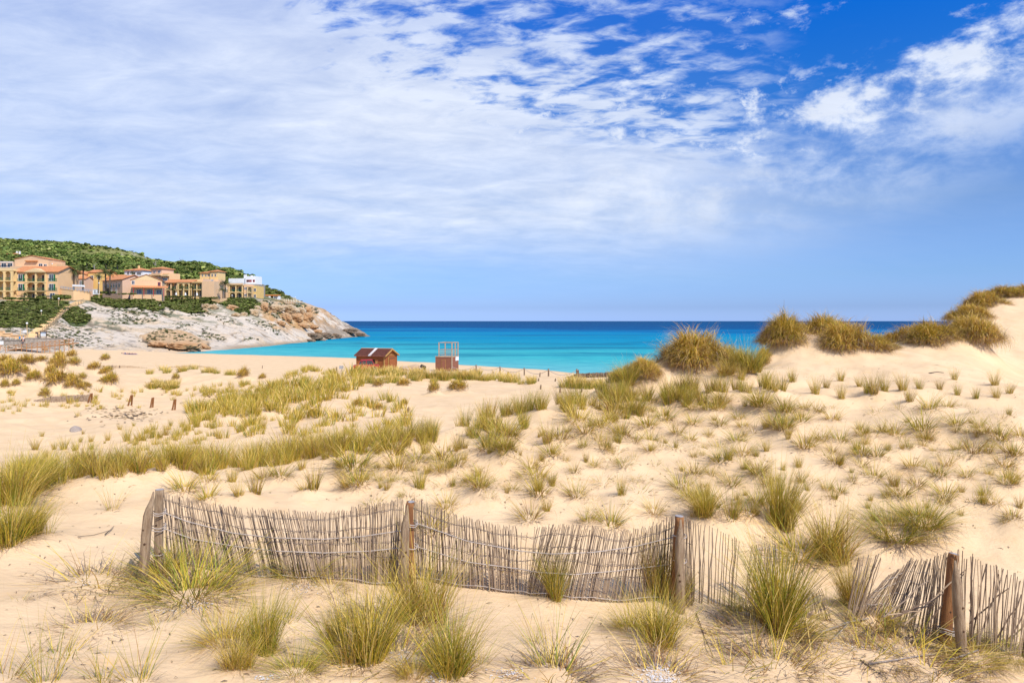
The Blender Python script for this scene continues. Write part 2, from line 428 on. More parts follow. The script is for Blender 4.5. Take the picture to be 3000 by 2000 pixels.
# ------------------------------------------------------------------ the dunes and the beach
COLS = {   # direction column -> (distance, drop below the eye)
    -2500: [(2.5, 2), (5, 2.3), (10, 2.5), (18, 4), (30, 4.6), (50, 3), (70, 3.5), (110, 5), (165, 5.5), (200, 5.5)],
    -700: [(2.5, 2.0), (5, 2.3), (7, 2.3), (10, 2.2), (14, 3.2), (19, 4.2), (26, 4.6), (41, 5.2), (50, 4.6), (58, 3.4), (70, 4.5), (90, 6), (130, 6.5), (165, 6.3), (200, 6)],
    0: [(2.5, 2.25), (5, 2.5), (7, 2.6), (8.5, 2.55), (10, 2.45), (14, 3.55), (19, 4.3), (26, 4.7), (41, 5.3), (45, 5.4), (51, 4.3), (57, 3.0), (66, 3.8), (80, 5.6), (110, 6.5), (140, 6.8), (165, 6.6), (200, 6)],
    300: [(2.5, 2.3), (5, 2.53), (7, 2.68), (9.5, 2.65), (10.8, 2.5), (14.5, 3.55), (20, 4.15), (27, 4.6), (40, 5.2), (48, 5.45), (53, 5.15), (60, 4.3), (66, 4.9), (85, 6.1), (110, 6.6), (150, 6.9), (175, 6.7), (200, 6.5)],
    420: [(48, 5.5), (55, 5.4), (62, 5.3), (70, 5.6)],
    500: [(2.5, 2.32), (5, 2.55), (7, 2.75), (9.5, 2.7), (11.3, 2.55), (15, 3.6), (20.5, 4.0), (30, 4.6), (39, 5.05), (45, 5.4), (52, 5.5), (62, 5.1), (70, 5.3), (85, 6.2), (97, 6.35), (124, 6.8), (160, 7.7), (180, 8.2), (200, 9)],
    620: [(48, 5.4), (56, 5.2), (62, 4.95), (68, 4.65), (75, 5.3), (85, 6.2), (120, 6.9), (150, 7.6), (168, 8), (185, 9)],
    750: [(20, 3.9), (30, 4.35), (40, 4.9), (48, 5.0), (56, 4.95), (66, 5.2), (76, 6.0), (95, 6.7), (160, 8)],
    910: [(52, 4.75), (60, 4.2), (64, 4.45), (72, 5.8)],
    1000: [(2.5, 2.4), (5, 2.62), (7.3, 2.85), (9.5, 2.8), (11, 2.75), (12.8, 2.5), (17, 3.5), (22, 3.7), (27.6, 3.95), (33, 4.15), (40, 4.5), (48, 4.6), (58, 4.6), (64, 4.7), (75, 6.2), (92, 6.8), (125, 7.4), (150, 8), (175, 9), (200, 10)],
    1130: [(52, 4.7), (60, 4.6), (65, 4.65), (76, 6.2)],
    1300: [(2.5, 2.42), (5, 2.68), (7.4, 2.95), (9.5, 2.85), (11.5, 2.7), (14.5, 2.4), (20, 3.6), (30, 4.1), (38, 4.4), (45, 4.75), (55, 5.0), (62, 4.85), (70, 5.9), (92, 6.8), (115, 7.5), (130, 8), (150, 9), (200, 11)],
    1600: [(2.5, 2.5), (5, 2.75), (7.6, 3.05), (9.5, 2.95), (12, 2.65), (17, 2.12), (22, 3.3), (35, 4.3), (50, 4.7), (62, 5.0), (70, 5.7), (85, 6.6), (112, 8), (130, 9), (200, 11)],
    1800: [(16, 2.2), (19, 2.0), (21, 1.8), (25, 2.7), (40, 4.4), (55, 4.7), (62, 4.9), (72, 6), (97, 8)],
    1985: [(2.5, 2.6), (5, 2.85), (7.8, 3.2), (9.5, 3.0), (12, 2.65), (16, 2.2), (19, 1.95), (21.5, 1.3), (24, 2.2), (28, 4.0), (45, 5), (60, 5.4), (75, 6.6), (92, 8), (110, 9), (200, 11)],
    2170: [(16, 2.1), (20, 1.5), (23, 2.2), (30, 4)],
    2300: [(2.5, 2.75), (5, 3.0), (7.5, 3.3), (9.7, 3.1), (13, 2.45), (16, 2.05), (19.5, 1.66), (22, 1.3), (25, .85), (28, 1.6), (34, 3.5), (50, 5), (70, 6.5), (88, 8), (100, 9), (200, 11)],
    2480: [(16, 2.05), (20, 1.55), (23, 1.2), (25, 1.0), (28, 1.2), (33, 3.0)],
    2600: [(2.5, 2.85), (5, 3.15), (7.2, 3.4), (9.7, 3.1), (13, 2.45), (18, 1.75), (22, 1.3), (26, .95), (29, 1.5), (36, 2.5), (50, 5), (75, 7)],
    2750: [(22, 1.25), (25, 1.0), (28, 1.2), (32, .9), (36, .2), (42, 1.5), (55, 5), (75, 7), (90, 9)],
    2850: [(16, 1.9), (20, 1.5), (23, 1.15), (25, 1.05), (28, .9), (32, .1), (36, -.72), (44, 0.5), (60, 4), (80, 7)],
    3000: [(2.5, 2.95), (5, 3.3), (7.1, 3.5), (9, 3.3), (10.4, 2.9), (13, 2.35), (15.4, 2.0), (18, 1.8), (20.5, 2.0), (24, 2.05), (27, 1.4), (30, .45), (34, -.8), (37, -1.3), (44, -.5), (60, 3), (85, 7), (110, 9), (200, 11)],
    3700: [(2.5, 3), (5, 3.3), (7, 3.5), (10, 3), (15, 2), (20, 1.5), (26, .5), (32, -1.5), (38, -2.5), (50, -1), (80, 4), (100, 7), (200, 10)],
    5500: [(2.5, 3), (7, 3.3), (12, 2.6), (20, 2), (30, 0), (50, 0), (90, 6), (200, 10)],
}
pts = [(u, d, ZC - h) for u, l in COLS.items() for d, h in l]
us = np.concatenate([np.linspace(-2500, -130, 50), np.arange(-100, 3101, 8.0), np.linspace(3130, 5500, 50)])
ds = np.exp(np.linspace(math.log(2.2), math.log(200), 640))
SAND = Field(pts, us, ds, 450.0, 3.0)


def relief(f):
    """hummocks, wind scallops and trodden hollows in the sand"""
    X, Y, D = f.X, f.Y, f.D
    near = sstep(60, 20, D)
    beach = 1 - sstep(66, 84, D)
    f.Z += near * (0.16 * fbm(X / 1.6, Y / 1.6, 3, 3) + 0.05 * fbm(X / 0.45, Y / 0.6, 3, 9)) * sstep(5, 11, D)
    f.Z += sstep(9, 4, D) * 0.07 * fbm(X / 0.9, Y / 0.9, 4, 31)
    f.Z += beach * sstep(18, 34, D) * ((0.70 - 0.34 * sstep(900, 1150, f.U)) * fbm(X / 5.5, Y / 7.5, 4, 5) - 0.10)
    f.Z += (1 - beach) * 0.10 * fbm(X / 9, Y / 9, 3, 8)
    foot = np.maximum(0, vnoise(X / 0.27, Y / 0.36, 77) - 0.22) * (vnoise(X / 2.5, Y / 2.5, 78) > -0.05)
    f.Z -= foot * 0.10 * sstep(26, 10, D)


relief(SAND)
HUMPS = []          # (x, y, radius, height): sand caught under each tuft


def apply_humps(f):
    for x, y, r, h in HUMPS:
        iu, jd = f.uv(x, y)
        iu, jd = int(iu), int(jd)
        wu = int(3 * r * F / y / 8) + 3
        wd = int(3 * r / y / (f.lds[1] - f.lds[0])) + 3
        a = slice(max(0, iu - wu), iu + wu + 1)
        b = slice(max(0, jd - wd), jd + wd + 1)
        g = ((f.X[a, b] - x) ** 2 + (f.Y[a, b] - y) ** 2) / (r * r)
        f.Z[a, b] += h * np.exp(-g * 1.4)


# ------------------------------------------------------------------ the headland
HCOLS = {   # direction column -> (distance, height above the sea)
    -900: [(120, 1), (150, 5), (190, 14), (240, 18), (300, 30), (420, 70), (650, 95), (900, 80)],
    0: [(125, 0), (142, 1.0), (152, 3.6), (165, 6.35), (190, 11.5), (218, 15), (235, 15.2), (270, 19), (330, 37.7), (450, 57), (620, 75), (760, 62), (950, 25)],
    130: [(125, 0), (148, 1.2), (165, 5), (195, 11.3), (222, 15), (270, 17.5), (330, 36), (450, 56), (620, 72.5), (800, 52), (950, 30)],
    250: [(130, -1), (158, 0.9), (172, 3.2), (200, 9), (222, 14.6), (245, 15.3), (275, 17), (330, 31), (450, 50), (600, 69), (780, 34)],
    400: [(135, -1), (163, 0.3), (185, 3.0), (205, 7.5), (235, 14.8), (275, 17), (330, 29), (450, 45), (590, 62.5), (720, 34)],
    450: [(140, -2), (167, 0.2), (185, 2.45), (205, 7), (240, 15.2), (280, 17), (340, 30), (450, 42), (540, 54), (660, 24)],
    600: [(150, -4), (180, 0), (202, 2.4), (225, 8), (250, 14.0), (262, 16), (300, 18), (350, 28), (420, 38.5), (480, 47.5), (600, 14)],
    680: [(160, -4), (192, 0), (215, 3.2), (240, 10), (268, 16.5), (310, 19), (360, 28), (440, 39.5), (540, 10)],
    750: [(180, -4), (207, 0), (228, 4.2), (258, 11.5), (282, 17.5), (300, 18.3), (335, 22), (405, 31), (500, 5)],
    850: [(215, -4), (243, 0), (266, 6.5), (285, 12), (303, 14.6), (322, 16.5), (345, 18.5), (395, 21.5), (470, 0)],
    950: [(260, -4), (290, 0), (312, 4.8), (340, 9.5), (372, 14.0), (395, 13), (450, 0)],
    1000: [(290, -4), (318, 0), (338, 4), (366, 8.2), (385, 7), (420, 0)],
    1045: [(318, -4), (343, 0), (356, 2.6), (366, 4.6), (380, 2), (400, -3)],
    1085: [(330, -4), (352, -0.3), (360, 0.3), (368, -1), (390, -4)],
    1180: [(200, -5), (300, -6), (360, -6), (400, -6), (700, -8)],
}
hp = [(u, d, h) for u, l in HCOLS.items() for d, h in l]
hus = np.concatenate([np.linspace(-900, -40, 40), np.arange(-30, 1131, 2.5)])
hds = np.exp(np.concatenate([np.linspace(math.log(122), math.log(400), 420), np.linspace(math.log(402), math.log(950), 110)]))
LAND = Field(hp, hus, hds, 130.0, 4.5, blur=3)

def poly_mask(px, py, poly):
    """inside test for arrays"""
    r = np.zeros(np.shape(px), bool)
    n = len(poly)
    for i in range(n):
        x0, y0 = poly[i]
        x1, y1 = poly[(i + 1) % n]
        c = ((y0 > py) != (y1 > py))
        with np.errstate(divide='ignore', invalid='ignore'):
            xx = (x1 - x0) * (py - y0) / (y1 - y0 + 1e-12) + x0
        r ^= c & (px < xx)
    return r


SCRUB_POLYS = [
    [(-20, 895), (60, 878), (165, 872), (205, 888), (190, 905), (150, 936), (120, 962), (60, 958), (0, 962), (-20, 960)],
    [(192, 903), (215, 898), (240, 908), (262, 930), (255, 945), (215, 948), (182, 930), (178, 922)],
    [(262, 868), (300, 858), (400, 862), (430, 868), (455, 885), (478, 905), (455, 910), (400, 900), (350, 902), (300, 895), (255, 878)],
    [(420, 866), (560, 868), (605, 875), (635, 888), (620, 896), (585, 895), (600, 915), (560, 918), (500, 905), (455, 882)],
    [(640, 882), (700, 876), (745, 880), (760, 892), (748, 910), (725, 922), (700, 915), (680, 900), (650, 892)],
]


def shape_headland():
    f = LAND
    X, Y, Z0, U, D = f.X, f.Y, f.Z.copy(), f.U, f.D
    PYv = HY - (Z0 - ZC) * F / D
    # bare rock between the waterline and the scrub, tilted beds dipping to the right
    top = np.interp(U, [0, 150, 250, 400, 600, 750, 850, 950, 1090], [5.5, 6.5, 12.5, 13, 13.5, 17, 15, 14, 9])
    rock = sstep(0.1, 1.5, Z0) * (1 - sstep(top - 1.5, top + 1.5, Z0)) * sstep(150, 240, U)
    hill = sstep(20, 28, Z0)
    orange = sstep(735, 790, U) * sstep(1010, 960, U) * sstep(3.0, 6.5, Z0 + 2 * fbm(X / 9, Y / 9, 3, 4)) * (D < 380)
    strata = fbm((X + Y * .5) / 14 + Z0 / 3.2, Y / 40, 3, 21)
    cr = ridged(X / 7, Y / 9, 4, 40)
    disp = rock * (0.9 * fbm(X / 11, Y / 11, 4, 12) + 0.55 * np.sign(strata) * np.abs(strata) ** .5 - 0.42 * np.maximum(cr - 1.15, 0) * 2)
    disp += rock * orange * (2.6 * fbm(X / 6, Y / 6, 4, 15) + 1.6 * np.maximum(0, ridged(X / 10, Y / 10, 2, 60) - .8))
    tipd = sstep(900, 1000, U) * sstep(0, 1, Z0)
    disp += tipd * 0.9 * fbm(X / 5 + Z0, Y / 5, 4, 91)
    disp += hill * 1.6 * fbm(X / 40, Y / 40, 4, 17) + (1 - rock) * (1 - hill) * 0.25 * fbm(X / 4, Y / 4, 3, 19)
    f.Z = Z0 + disp
    # the brown overhanging slab above the beach, with shade painted under its lip
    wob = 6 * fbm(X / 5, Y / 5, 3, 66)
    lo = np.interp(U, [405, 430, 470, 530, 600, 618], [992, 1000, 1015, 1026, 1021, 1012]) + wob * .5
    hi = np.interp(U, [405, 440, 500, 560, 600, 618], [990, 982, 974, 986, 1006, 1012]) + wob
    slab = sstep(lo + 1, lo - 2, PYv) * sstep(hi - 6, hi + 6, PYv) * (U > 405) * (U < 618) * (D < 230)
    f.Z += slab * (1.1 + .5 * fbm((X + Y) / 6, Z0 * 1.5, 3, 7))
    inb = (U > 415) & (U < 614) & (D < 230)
    # --- colour of the ground, with the slab's shade painted in
    n1, n2, n3 = fbm(X / 7, Y / 7, 4, 51), fbm(X / 2.2, Y / 2.2, 4, 52), fbm(X / 25, Y / 25, 3, 53)
    n4 = fbm(X / 1.1 + 40, Y / 1.1, 3, 57)
    C = np.zeros(Z0.shape + (3,))
    white, cream, grey = np.array([.56, .475, .37]), np.array([.56, .42, .265]), np.array([.39, .345, .29])
    ocre, brown, dark = np.array([.44, .25, .10]), np.array([.45, .29, .15]), np.array([.13, .10, .075])
    scrub, olive, sandc = np.array([.062, .085, .022]), np.array([.15, .16, .075]), np.array([.60, .44, .28])
    def put(w, c):
        C[:] = C * (1 - w[..., None]) + w[..., None] * c
    C[:] = white
    put(sstep(-.1, .35, n1) * .7, cream)
    put(sstep(.1, .35, n2) * .45, grey)
    # tilted bedding cracks, thin and dark
    q = (X * .55 + Y * .35) / 2.6 + Z0 / 1.5 + 1.6 * n3
    lines = sstep(.80, .97, 1 - np.abs(vnoise(q, Y / 22 + X / 30, 88)) * 2.6) * sstep(-.1, .3, n1)
    lines2 = sstep(.86, .97, 1 - np.abs(fbm(X / 6 + Z0 / 4, Y / 8, 3, 90)) * 4)
    put(np.maximum(lines * .8, lines2 * .85) * sstep(.5, 2, Z0), dark)
    put(sstep(.42, .75, n2 + n4 * .6) * .5, dark)
    f.Z -= rock * (.9 * lines2 + .5 * lines)
    put(sstep(.05, .3, n3 + n2 * .5) * sstep(5, 9, Z0) * .55, olive)
    put(sstep(.18, .4, n2 * .8 + n1 * .5) * sstep(3, 8, Z0) * (1 - orange) * .75, np.array([.14, .15, .09]))
    put(orange * sstep(-.45, .0, n1 + n2 * .4) * .92, ocre)
    put(orange * sstep(.1, .45, n2) * .5, cream)
    put(sstep(1.25, 1.6, cr) * rock * .55, dark)
    put(slab * .85, brown)
    put(slab * sstep(.0, .35, fbm((X + Y) / 3, Z0 * 3, 3, 8)) * .6, np.array([.55, .38, .22]))
    put(inb * sstep(lo - 1.5, lo + .5, PYv) * sstep(lo + 5, lo + 2, PYv) * .9, dark * .7)  # dark strip painted as shade below the slab's lip
    tide = sstep(1.3, 0.2, Z0) * sstep(600, 700, U)
    put(tide * .75, np.array([.27, .19, .11]))
    put(tipd * sstep(-.2, .25, n1 + n2) * .8, np.array([.24, .19, .14]))
    put(sstep(1000, 1050, U) * .6, np.array([.17, .13, .1]))
    sandy = sstep(1.2, .4, Z0 + n2 * .8) * sstep(640, 560, U)
    put(sandy, sandc)
    up = sstep(13.5, 17, Z0 + n1 * 3) * sstep(860, 780, U)
    put(up, olive * .8)
    put(hill * .95, scrub * 1.3)
    for poly in SCRUB_POLYS:
        pj = poly_mask(U + 5 * n2, PYv + 4 * n1, poly) & (D < 345)
        put(pj * .95, scrub * 1.15)
    # bare grassy and stony parts of the crest and of the seaward slope
    crest = sstep(215, 270, U + 14 * n3) * sstep(460, 420, U) * sstep(50, 58, Z0 + 5 * n3)
    put(crest * .85, np.array([.25, .24, .08]))
    put(crest * sstep(330, 360, U) * sstep(.0, .3, n3 + n2) * .85, np.array([.45, .40, .31]))
    sea = sstep(735, 800, U) * sstep(17, 20, Z0)
    put(sea * .8, np.array([.24, .25, .13]))
    put(sea * sstep(-.05, .15, n1 + n2 * .6) * .85, np.array([.47, .42, .32]))
    f.C = C
    # keep the beach end under the sand where the two meet
    return C.reshape(-1, 3)


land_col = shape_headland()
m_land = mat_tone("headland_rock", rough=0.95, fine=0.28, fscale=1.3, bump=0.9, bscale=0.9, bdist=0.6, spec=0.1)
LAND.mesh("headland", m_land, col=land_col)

# ------------------------------------------------------------------ the sea
bm = bmesh.new()
ys = [40, 90, 140, 200, 300, 500, 900, 2000, 6000, 30000]
rows = []
for yv in ys:
    w = max(600, yv * 1.6)
    rows.append([bm.verts.new((x * w, yv, 0)) for x in (-1, -.5, 0, .5, 1)])
for a, b in zip(rows, rows[1:]):
    for i in range(4):
        bm.faces.new((a[i], a[i + 1], b[i + 1], b[i]))
me = bpy.data.meshes.new("sea")
bm.to_mesh(me)
bm.free()
me.materials.append(sea_material())
sea = bpy.data.objects.new("sea", me)
COL.objects.link(sea)
sea['kind'] = 'structure'

# ------------------------------------------------------------------ things: bookkeeping
def tag(o, label=None, cat=None, group=None, kind=None):
    if label:
        o['label'] = label
    if cat:
        o['category'] = cat
    if group:
        o['group'] = group
    if kind:
        o['kind'] = kind
    return o


def empty(name, loc, rz=0.0):
    o = bpy.data.objects.new(name, None)
    o.empty_display_size = 0.2
    o.location = loc
    o.rotation_euler = (0, 0, rz)
    COL.objects.link(o)
    return o


def link(name, me, parent=None, loc=None, rot=None, scale=None):
    o = bpy.data.objects.new(name, me)
    if loc is not None:
        o.location = loc
    if rot is not None:
        o.rotation_euler = rot
    if scale is not None:
        o.scale = scale
    if parent is not None:
        o.parent = parent
    COL.objects.link(o)
    return o


# ------------------------------------------------------------------ grass
GREEN, OLIVE, GOLD, STRAW, BROWN, GREY = (.155, .175, .018), (.375, .295, .03), (.54, .375, .045), (.67, .48, .15), (.29, .15, .055), (.27, .20, .135)
LIME = (.275, .285, .026)


def blades(n, rng, base_r=.1, h=(.3, .6), lean=(0, .4), droop=(.1, .6), w=.007, pal=((GOLD, 1),), segs=4, wind=(0, 0), curl=0.0, taper=.8, root=None, outd=None, shade=.25):
    """n curved strips; returns points, quads and a colour per point"""
    if root is None:
        r = np.sqrt(rng.random(n))
        ph = rng.random(n) * 2 * PI
        root = np.stack([r * base_r * np.cos(ph), r * base_r * np.sin(ph), np.full(n, -.03)], 1)
        phi = ph + rng.normal(0, .55, n)
        tilt = lean[0] + (lean[1] - lean[0]) * (.35 * r + .65 * rng.random(n))
    else:
        phi = np.arctan2(outd[:, 1], outd[:, 0]) + rng.normal(0, .3, n)
        tilt = np.arccos(np.clip(outd[:, 2], -1, 1)) + rng.normal(0, .15, n)
    L = h[0] + (h[1] - h[0]) * rng.random(n) ** .8
    dr = droop[0] + (droop[1] - droop[0]) * rng.random(n)
    tw = phi + PI / 2 + rng.normal(0, .8, n)
    wv = np.stack([np.cos(tw), np.sin(tw), np.zeros(n)], 1)
    ww = w * (.6 + .8 * rng.random(n))
    p = root.copy()
    kink_at = segs // 2
    kinked = np.where(rng.random(n) < .10, rng.uniform(.6, 1.7, n), 0)
    V = []
    for s in range(segs + 1):
        f = s / segs
        wd = ww * max(.08, 1 - f) ** taper
        V.append(np.stack([p - wv * wd[:, None] / 2, p + wv * wd[:, None] / 2], 1))
        d = np.stack([np.sin(tilt) * np.cos(phi), np.sin(tilt) * np.sin(phi), np.cos(tilt)], 1)
        p = p + d * (L / segs)[:, None]
        p[:, 0] += wind[0] * L * (f + .5 / segs) / segs * 2
        p[:, 1] += wind[1] * L * (f + .5 / segs) / segs * 2
        tilt = tilt + dr / segs
        if s == kink_at:
            tilt = tilt + kinked
        if curl:
            phi = phi + rng.normal(0, curl, n)
    V = np.stack(V, 1).reshape(n, -1, 3)
    k = 2 * (segs + 1)
    q = np.array([[2 * s, 2 * s + 1, 2 * s + 3, 2 * s + 2] for s in range(segs)])
    Fc = (np.arange(n)[:, None, None] * k + q[None]).reshape(-1, 4)
    cs = np.array([c for c, _ in pal])
    pr = np.array([q_ for _, q_ in pal], float)
    ci = rng.choice(len(cs), n, p=pr / pr.sum())
    C = cs[ci] * (1 - shade + 2 * shade * rng.random((n, 1)))
    C = np.repeat(C[:, None], k, 1).reshape(-1, 3)
    return V.reshape(-1, 3), Fc, C


def join(*parts):
    off, Vs, Fs, Cs = 0, [], [], []
    for V, Fc, C in parts:
        Vs.append(V)
        Fs.append(Fc + off)
        Cs.append(C)
        off += len(V)
    return np.concatenate(Vs), np.concatenate(Fs), np.concatenate(Cs)


m_grass = mat_tone("grass_blade", rough=0.55, trans=0.12, spec=0.25)
LIVE = ((GREEN, 1.6), (LIME, 2.4), (OLIVE, 3.4), (GOLD, 3.4), (STRAW, 1.6), (BROWN, .7))
WARM = ((GREEN, .8), (LIME, 1.2), (OLIVE, 3), (GOLD, 4), (STRAW, 2.5), (BROWN, .5))
DEAD = ((BROWN, 3), (GREY, 4), (STRAW, 1.5), (GOLD, .5))
STRAWY = ((OLIVE, 2), (GOLD, 4), (STRAW, 3.5), (BROWN, 1.2), (LIME, .6))
RUSTY = ((OLIVE, 2.4), (GOLD, 2.6), (BROWN, 2.6), (GREEN, 1.2), (STRAW, 1))
FRESH = ((GREEN, 4), (LIME, 4), (OLIVE, 2), (STRAW, .8))


def dome(n, rng, w=.035, pal=LIVE, dead=.45, segs=4, wind=(0, 0)):
    """a cushion of arching blades, radius about 1, with a skirt of dead leaves hanging down its flanks"""
    ph = rng.random(n) * 2 * PI
    cz = rng.random(n) ** .8
    sz = np.sqrt(1 - cz ** 2)
    dirs = np.stack([np.cos(ph) * sz, np.sin(ph) * sz, cz], 1)
    k0 = rng.random(4) * 6
    lump = 1 + .20 * np.sin(ph * 2 + k0[0]) + .16 * np.sin(ph * 5 + cz * 4 + k0[1]) + .10 * np.sin(ph * 11 + k0[2])
    root = dirs * np.array([.60, .60, .46]) * lump[:, None] * (.6 + .4 * rng.random((n, 1)))
    tuftid = np.floor((ph + k0[3]) * 5).astype(int) * 7 + np.floor(cz * 5).astype(int)
    tj = rng.normal(0, .50, (400, 3))
    od = dirs * .75 + np.array([0, 0, .6]) + tj[tuftid % 400] + rng.normal(0, .09, (n, 3))
    od /= np.linalg.norm(od, axis=1)[:, None]
    V, Fc, C = blades(n, rng, h=(.22, .70), droop=(.8, 2.6), w=w, pal=pal, segs=segs, wind=wind, root=root, outd=od, curl=.12, taper=.7)
    k = len(V) // n
    low = np.repeat((cz + rng.normal(0, .18, n) < .42) & (rng.random(n) < dead * 1.6), k)
    dc = np.array([c for c, _ in DEAD])[rng.choice(4, n, p=[.42, .38, .12, .08])]
    C[low] = np.repeat(dc, k, 0)[low] * .9
    m = n // 4
    ph = rng.random(m) * 2 * PI
    r2 = np.stack([np.cos(ph), np.sin(ph), np.zeros(m)], 1)
    rt = r2 * (.55 + .2 * rng.random((m, 1))) + np.array([0, 0, .12])
    oo = r2 + np.array([0, 0, .35]) + rng.normal(0, .3, (m, 3))
    oo /= np.linalg.norm(oo, axis=1)[:, None]
    sk = blades(m, rng, h=(.2, .62), droop=(.6, 1.8), w=w * .8, pal=DEAD + ((OLIVE, 2),), segs=segs, root=rt, outd=oo, curl=.3)
    return join((V, Fc, C), sk)


def make(kind, i, lod=0):
    g = np.random.default_rng(1000 + 37 * i + sum(map(ord, kind)))
    b = lambda *a, **k: blades(a[0], g, **k)
    PA = (LIVE, WARM, STRAWY, LIVE, RUSTY, WARM, LIVE)[i % 7]
    PB = (WARM, LIVE, STRAWY, RUSTY)[i % 4]
    if kind == 'tall':
        out = []
        for c in range(3):
            a = g.random() * 6.28
            off = np.array([math.cos(a), math.sin(a), 0]) * g.uniform(.03, .16)
            ln = g.uniform(.0, .14, 2) * g.choice([-1, 1], 2)
            V, Fc, C = b(int(g.uniform(130, 230)), base_r=g.uniform(.06, .11), h=(.34, g.uniform(.7, .95)), lean=(0, g.uniform(.35, .75)), droop=(.05, .9), w=.0072, pal=PA, wind=tuple(ln), shade=.35)
            out.append((V + off, Fc, C))
        out.append(b(46, base_r=.12, h=(.75, 1.15), lean=(0, .55), droop=(.05, .7), w=.0058, pal=WARM))
        out.append(b(70, base_r=.16, h=(.3, .75), lean=(.5, 1.2), droop=(.3, 1.0), w=.006, pal=WARM))
        out.append(b(110, base_r=.11, h=(.10, .26), lean=(0, .55), droop=(0, .4), w=.008, pal=((BROWN, 4), (GOLD, 1))))
        out.append(b(230, base_r=.18, h=(.15, .46), lean=(.5, 1.4), droop=(.4, 1.3), w=.006, pal=DEAD, curl=.3))
        return join(*out)
    if kind == 'spread':
        return join(b(470, base_r=.15, h=(.25, .60), lean=(.10, 1.15), droop=(.2, 1.1), w=.0046, pal=PA),
                    b(230, base_r=.20, h=(.12, .36), lean=(.7, 1.45), droop=(.3, 1.0), w=.006, pal=DEAD, curl=.25))
    if kind == 'dry':
        return join(b(330, base_r=.20, h=(.10, .38), lean=(.5, 1.5), droop=(.2, 1.1), w=.0055, pal=DEAD, curl=.5),
                    b(26, base_r=.12, h=(.25, .55), lean=(.1, 1.1), droop=(.1, .7), w=.006, pal=WARM))
    if kind == 'sparse':
        return join(b(46, base_r=.10, h=(.3, .85), lean=(.05, .8), droop=(.1, .8), w=.007, pal=LIVE),
                    b(40, base_r=.14, h=(.1, .3), lean=(.6, 1.4), droop=(.3, 1.0), w=.005, pal=DEAD, curl=.4))
    if kind == 'med':
        return join(b(130, base_r=.13, h=(.30, .78), lean=(0, .5), droop=(.05, .8), w=.0115, pal=PB, segs=3, wind=(-.04, 0)),
                    b(40, base_r=.15, h=(.1, .3), lean=(.4, 1.3), droop=(.3, 1.0), w=.009, pal=DEAD, segs=3, curl=.2))
    if kind == 'star':
        return join(b(110, base_r=.13, h=(.22, .66), lean=(.05, 1.15), droop=(.1, .9), w=.0105, pal=PB, segs=3),
                    b(90, base_r=.20, h=(.1, .38), lean=(.7, 1.5), droop=(.2, .7), w=.0095, pal=DEAD, segs=3, curl=.35))
    if kind == 'wisp':
        return join(b(34, base_r=.16, h=(.2, .6), lean=(.1, 1.2), droop=(.1, .7), w=.010, pal=LIVE, segs=3),
                    b(60, base_r=.26, h=(.1, .38), lean=(.9, 1.55), droop=(.0, .5), w=.009, pal=DEAD, segs=3, curl=.5))
    if kind == 'seed':
        s1 = b(110, base_r=.34, h=(.35, .62), lean=(0, .5), droop=(.1, .8), w=.022, pal=FRESH, segs=3, wind=(.10, 0))
        s2 = b(34, base_r=.34, h=(.6, .85), lean=(0, .3), droop=(.1, .5), w=.024, pal=((STRAW, 3), (GOLD, 1)), segs=3, wind=(.2, 0), taper=.25)
        return join(s1, s2)
    if kind == 'far':
        return join(b(46, base_r=.22, h=(.32, .74), lean=(0, .5), droop=(.05, .7), w=.026, pal=WARM, segs=2),
                    b(12, base_r=.24, h=(.1, .3), lean=(.5, 1.3), droop=(.3, 1.0), w=.022, pal=DEAD, segs=2))
    if kind in ('bigdome', 'dome'):
        big = kind == 'bigdome'
        out = []
        for c in range(4 if big else 3):
            a = c * 2.1 + g.random()
            off = np.array([math.cos(a) * .52, math.sin(a) * .42, g.uniform(-.06, .06)]) if c else np.array([0, .0, .08])
            r = g.uniform(.52, .74) if c else .82
            V, Fc, C = dome(int((3400 if big else 420) * r), g, w=(.0135 if big else .040) / r ** .5, pal=WARM if (i + c) % 2 else STRAWY, segs=4 if big else 3, dead=.55, wind=(g.uniform(-.12, .10), g.uniform(-.05, .05)))
            out.append((V * r + off, Fc, C * np.array([1.12, 1.04, .95])))
        return join(*out)


NVAR = {'tall': 7, 'spread': 4, 'dry': 3, 'sparse': 4, 'med': 8, 'star': 8, 'wisp': 4, 'seed': 5, 'far': 6, 'bigdome': 4, 'dome': 4}
_raw, _mesh = {}, {}


def raw(kind, i):
    if (kind, i) not in _raw:
        _raw[kind, i] = make(kind, i)
    return _raw[kind, i]


def tuft_mesh(kind, i):
    if (kind, i) not in _mesh:
        V, Fc, C = raw(kind, i)
        me = np_mesh('grass_' + kind, V, Fc, col=C)
        me.materials.append(m_grass)
        _mesh[kind, i] = me
    return _mesh[kind, i]


NOMH = {'tall': .82, 'spread': .52, 'dry': .34, 'sparse': .75, 'med': .68, 'star': .44, 'wisp': .34, 'seed': .86, 'far': .68, 'bigdome': 1.0, 'dome': 1.0}
TUFTS = []      # dict(kind, loc, s (sx, sy, sz), size, label, group, name)


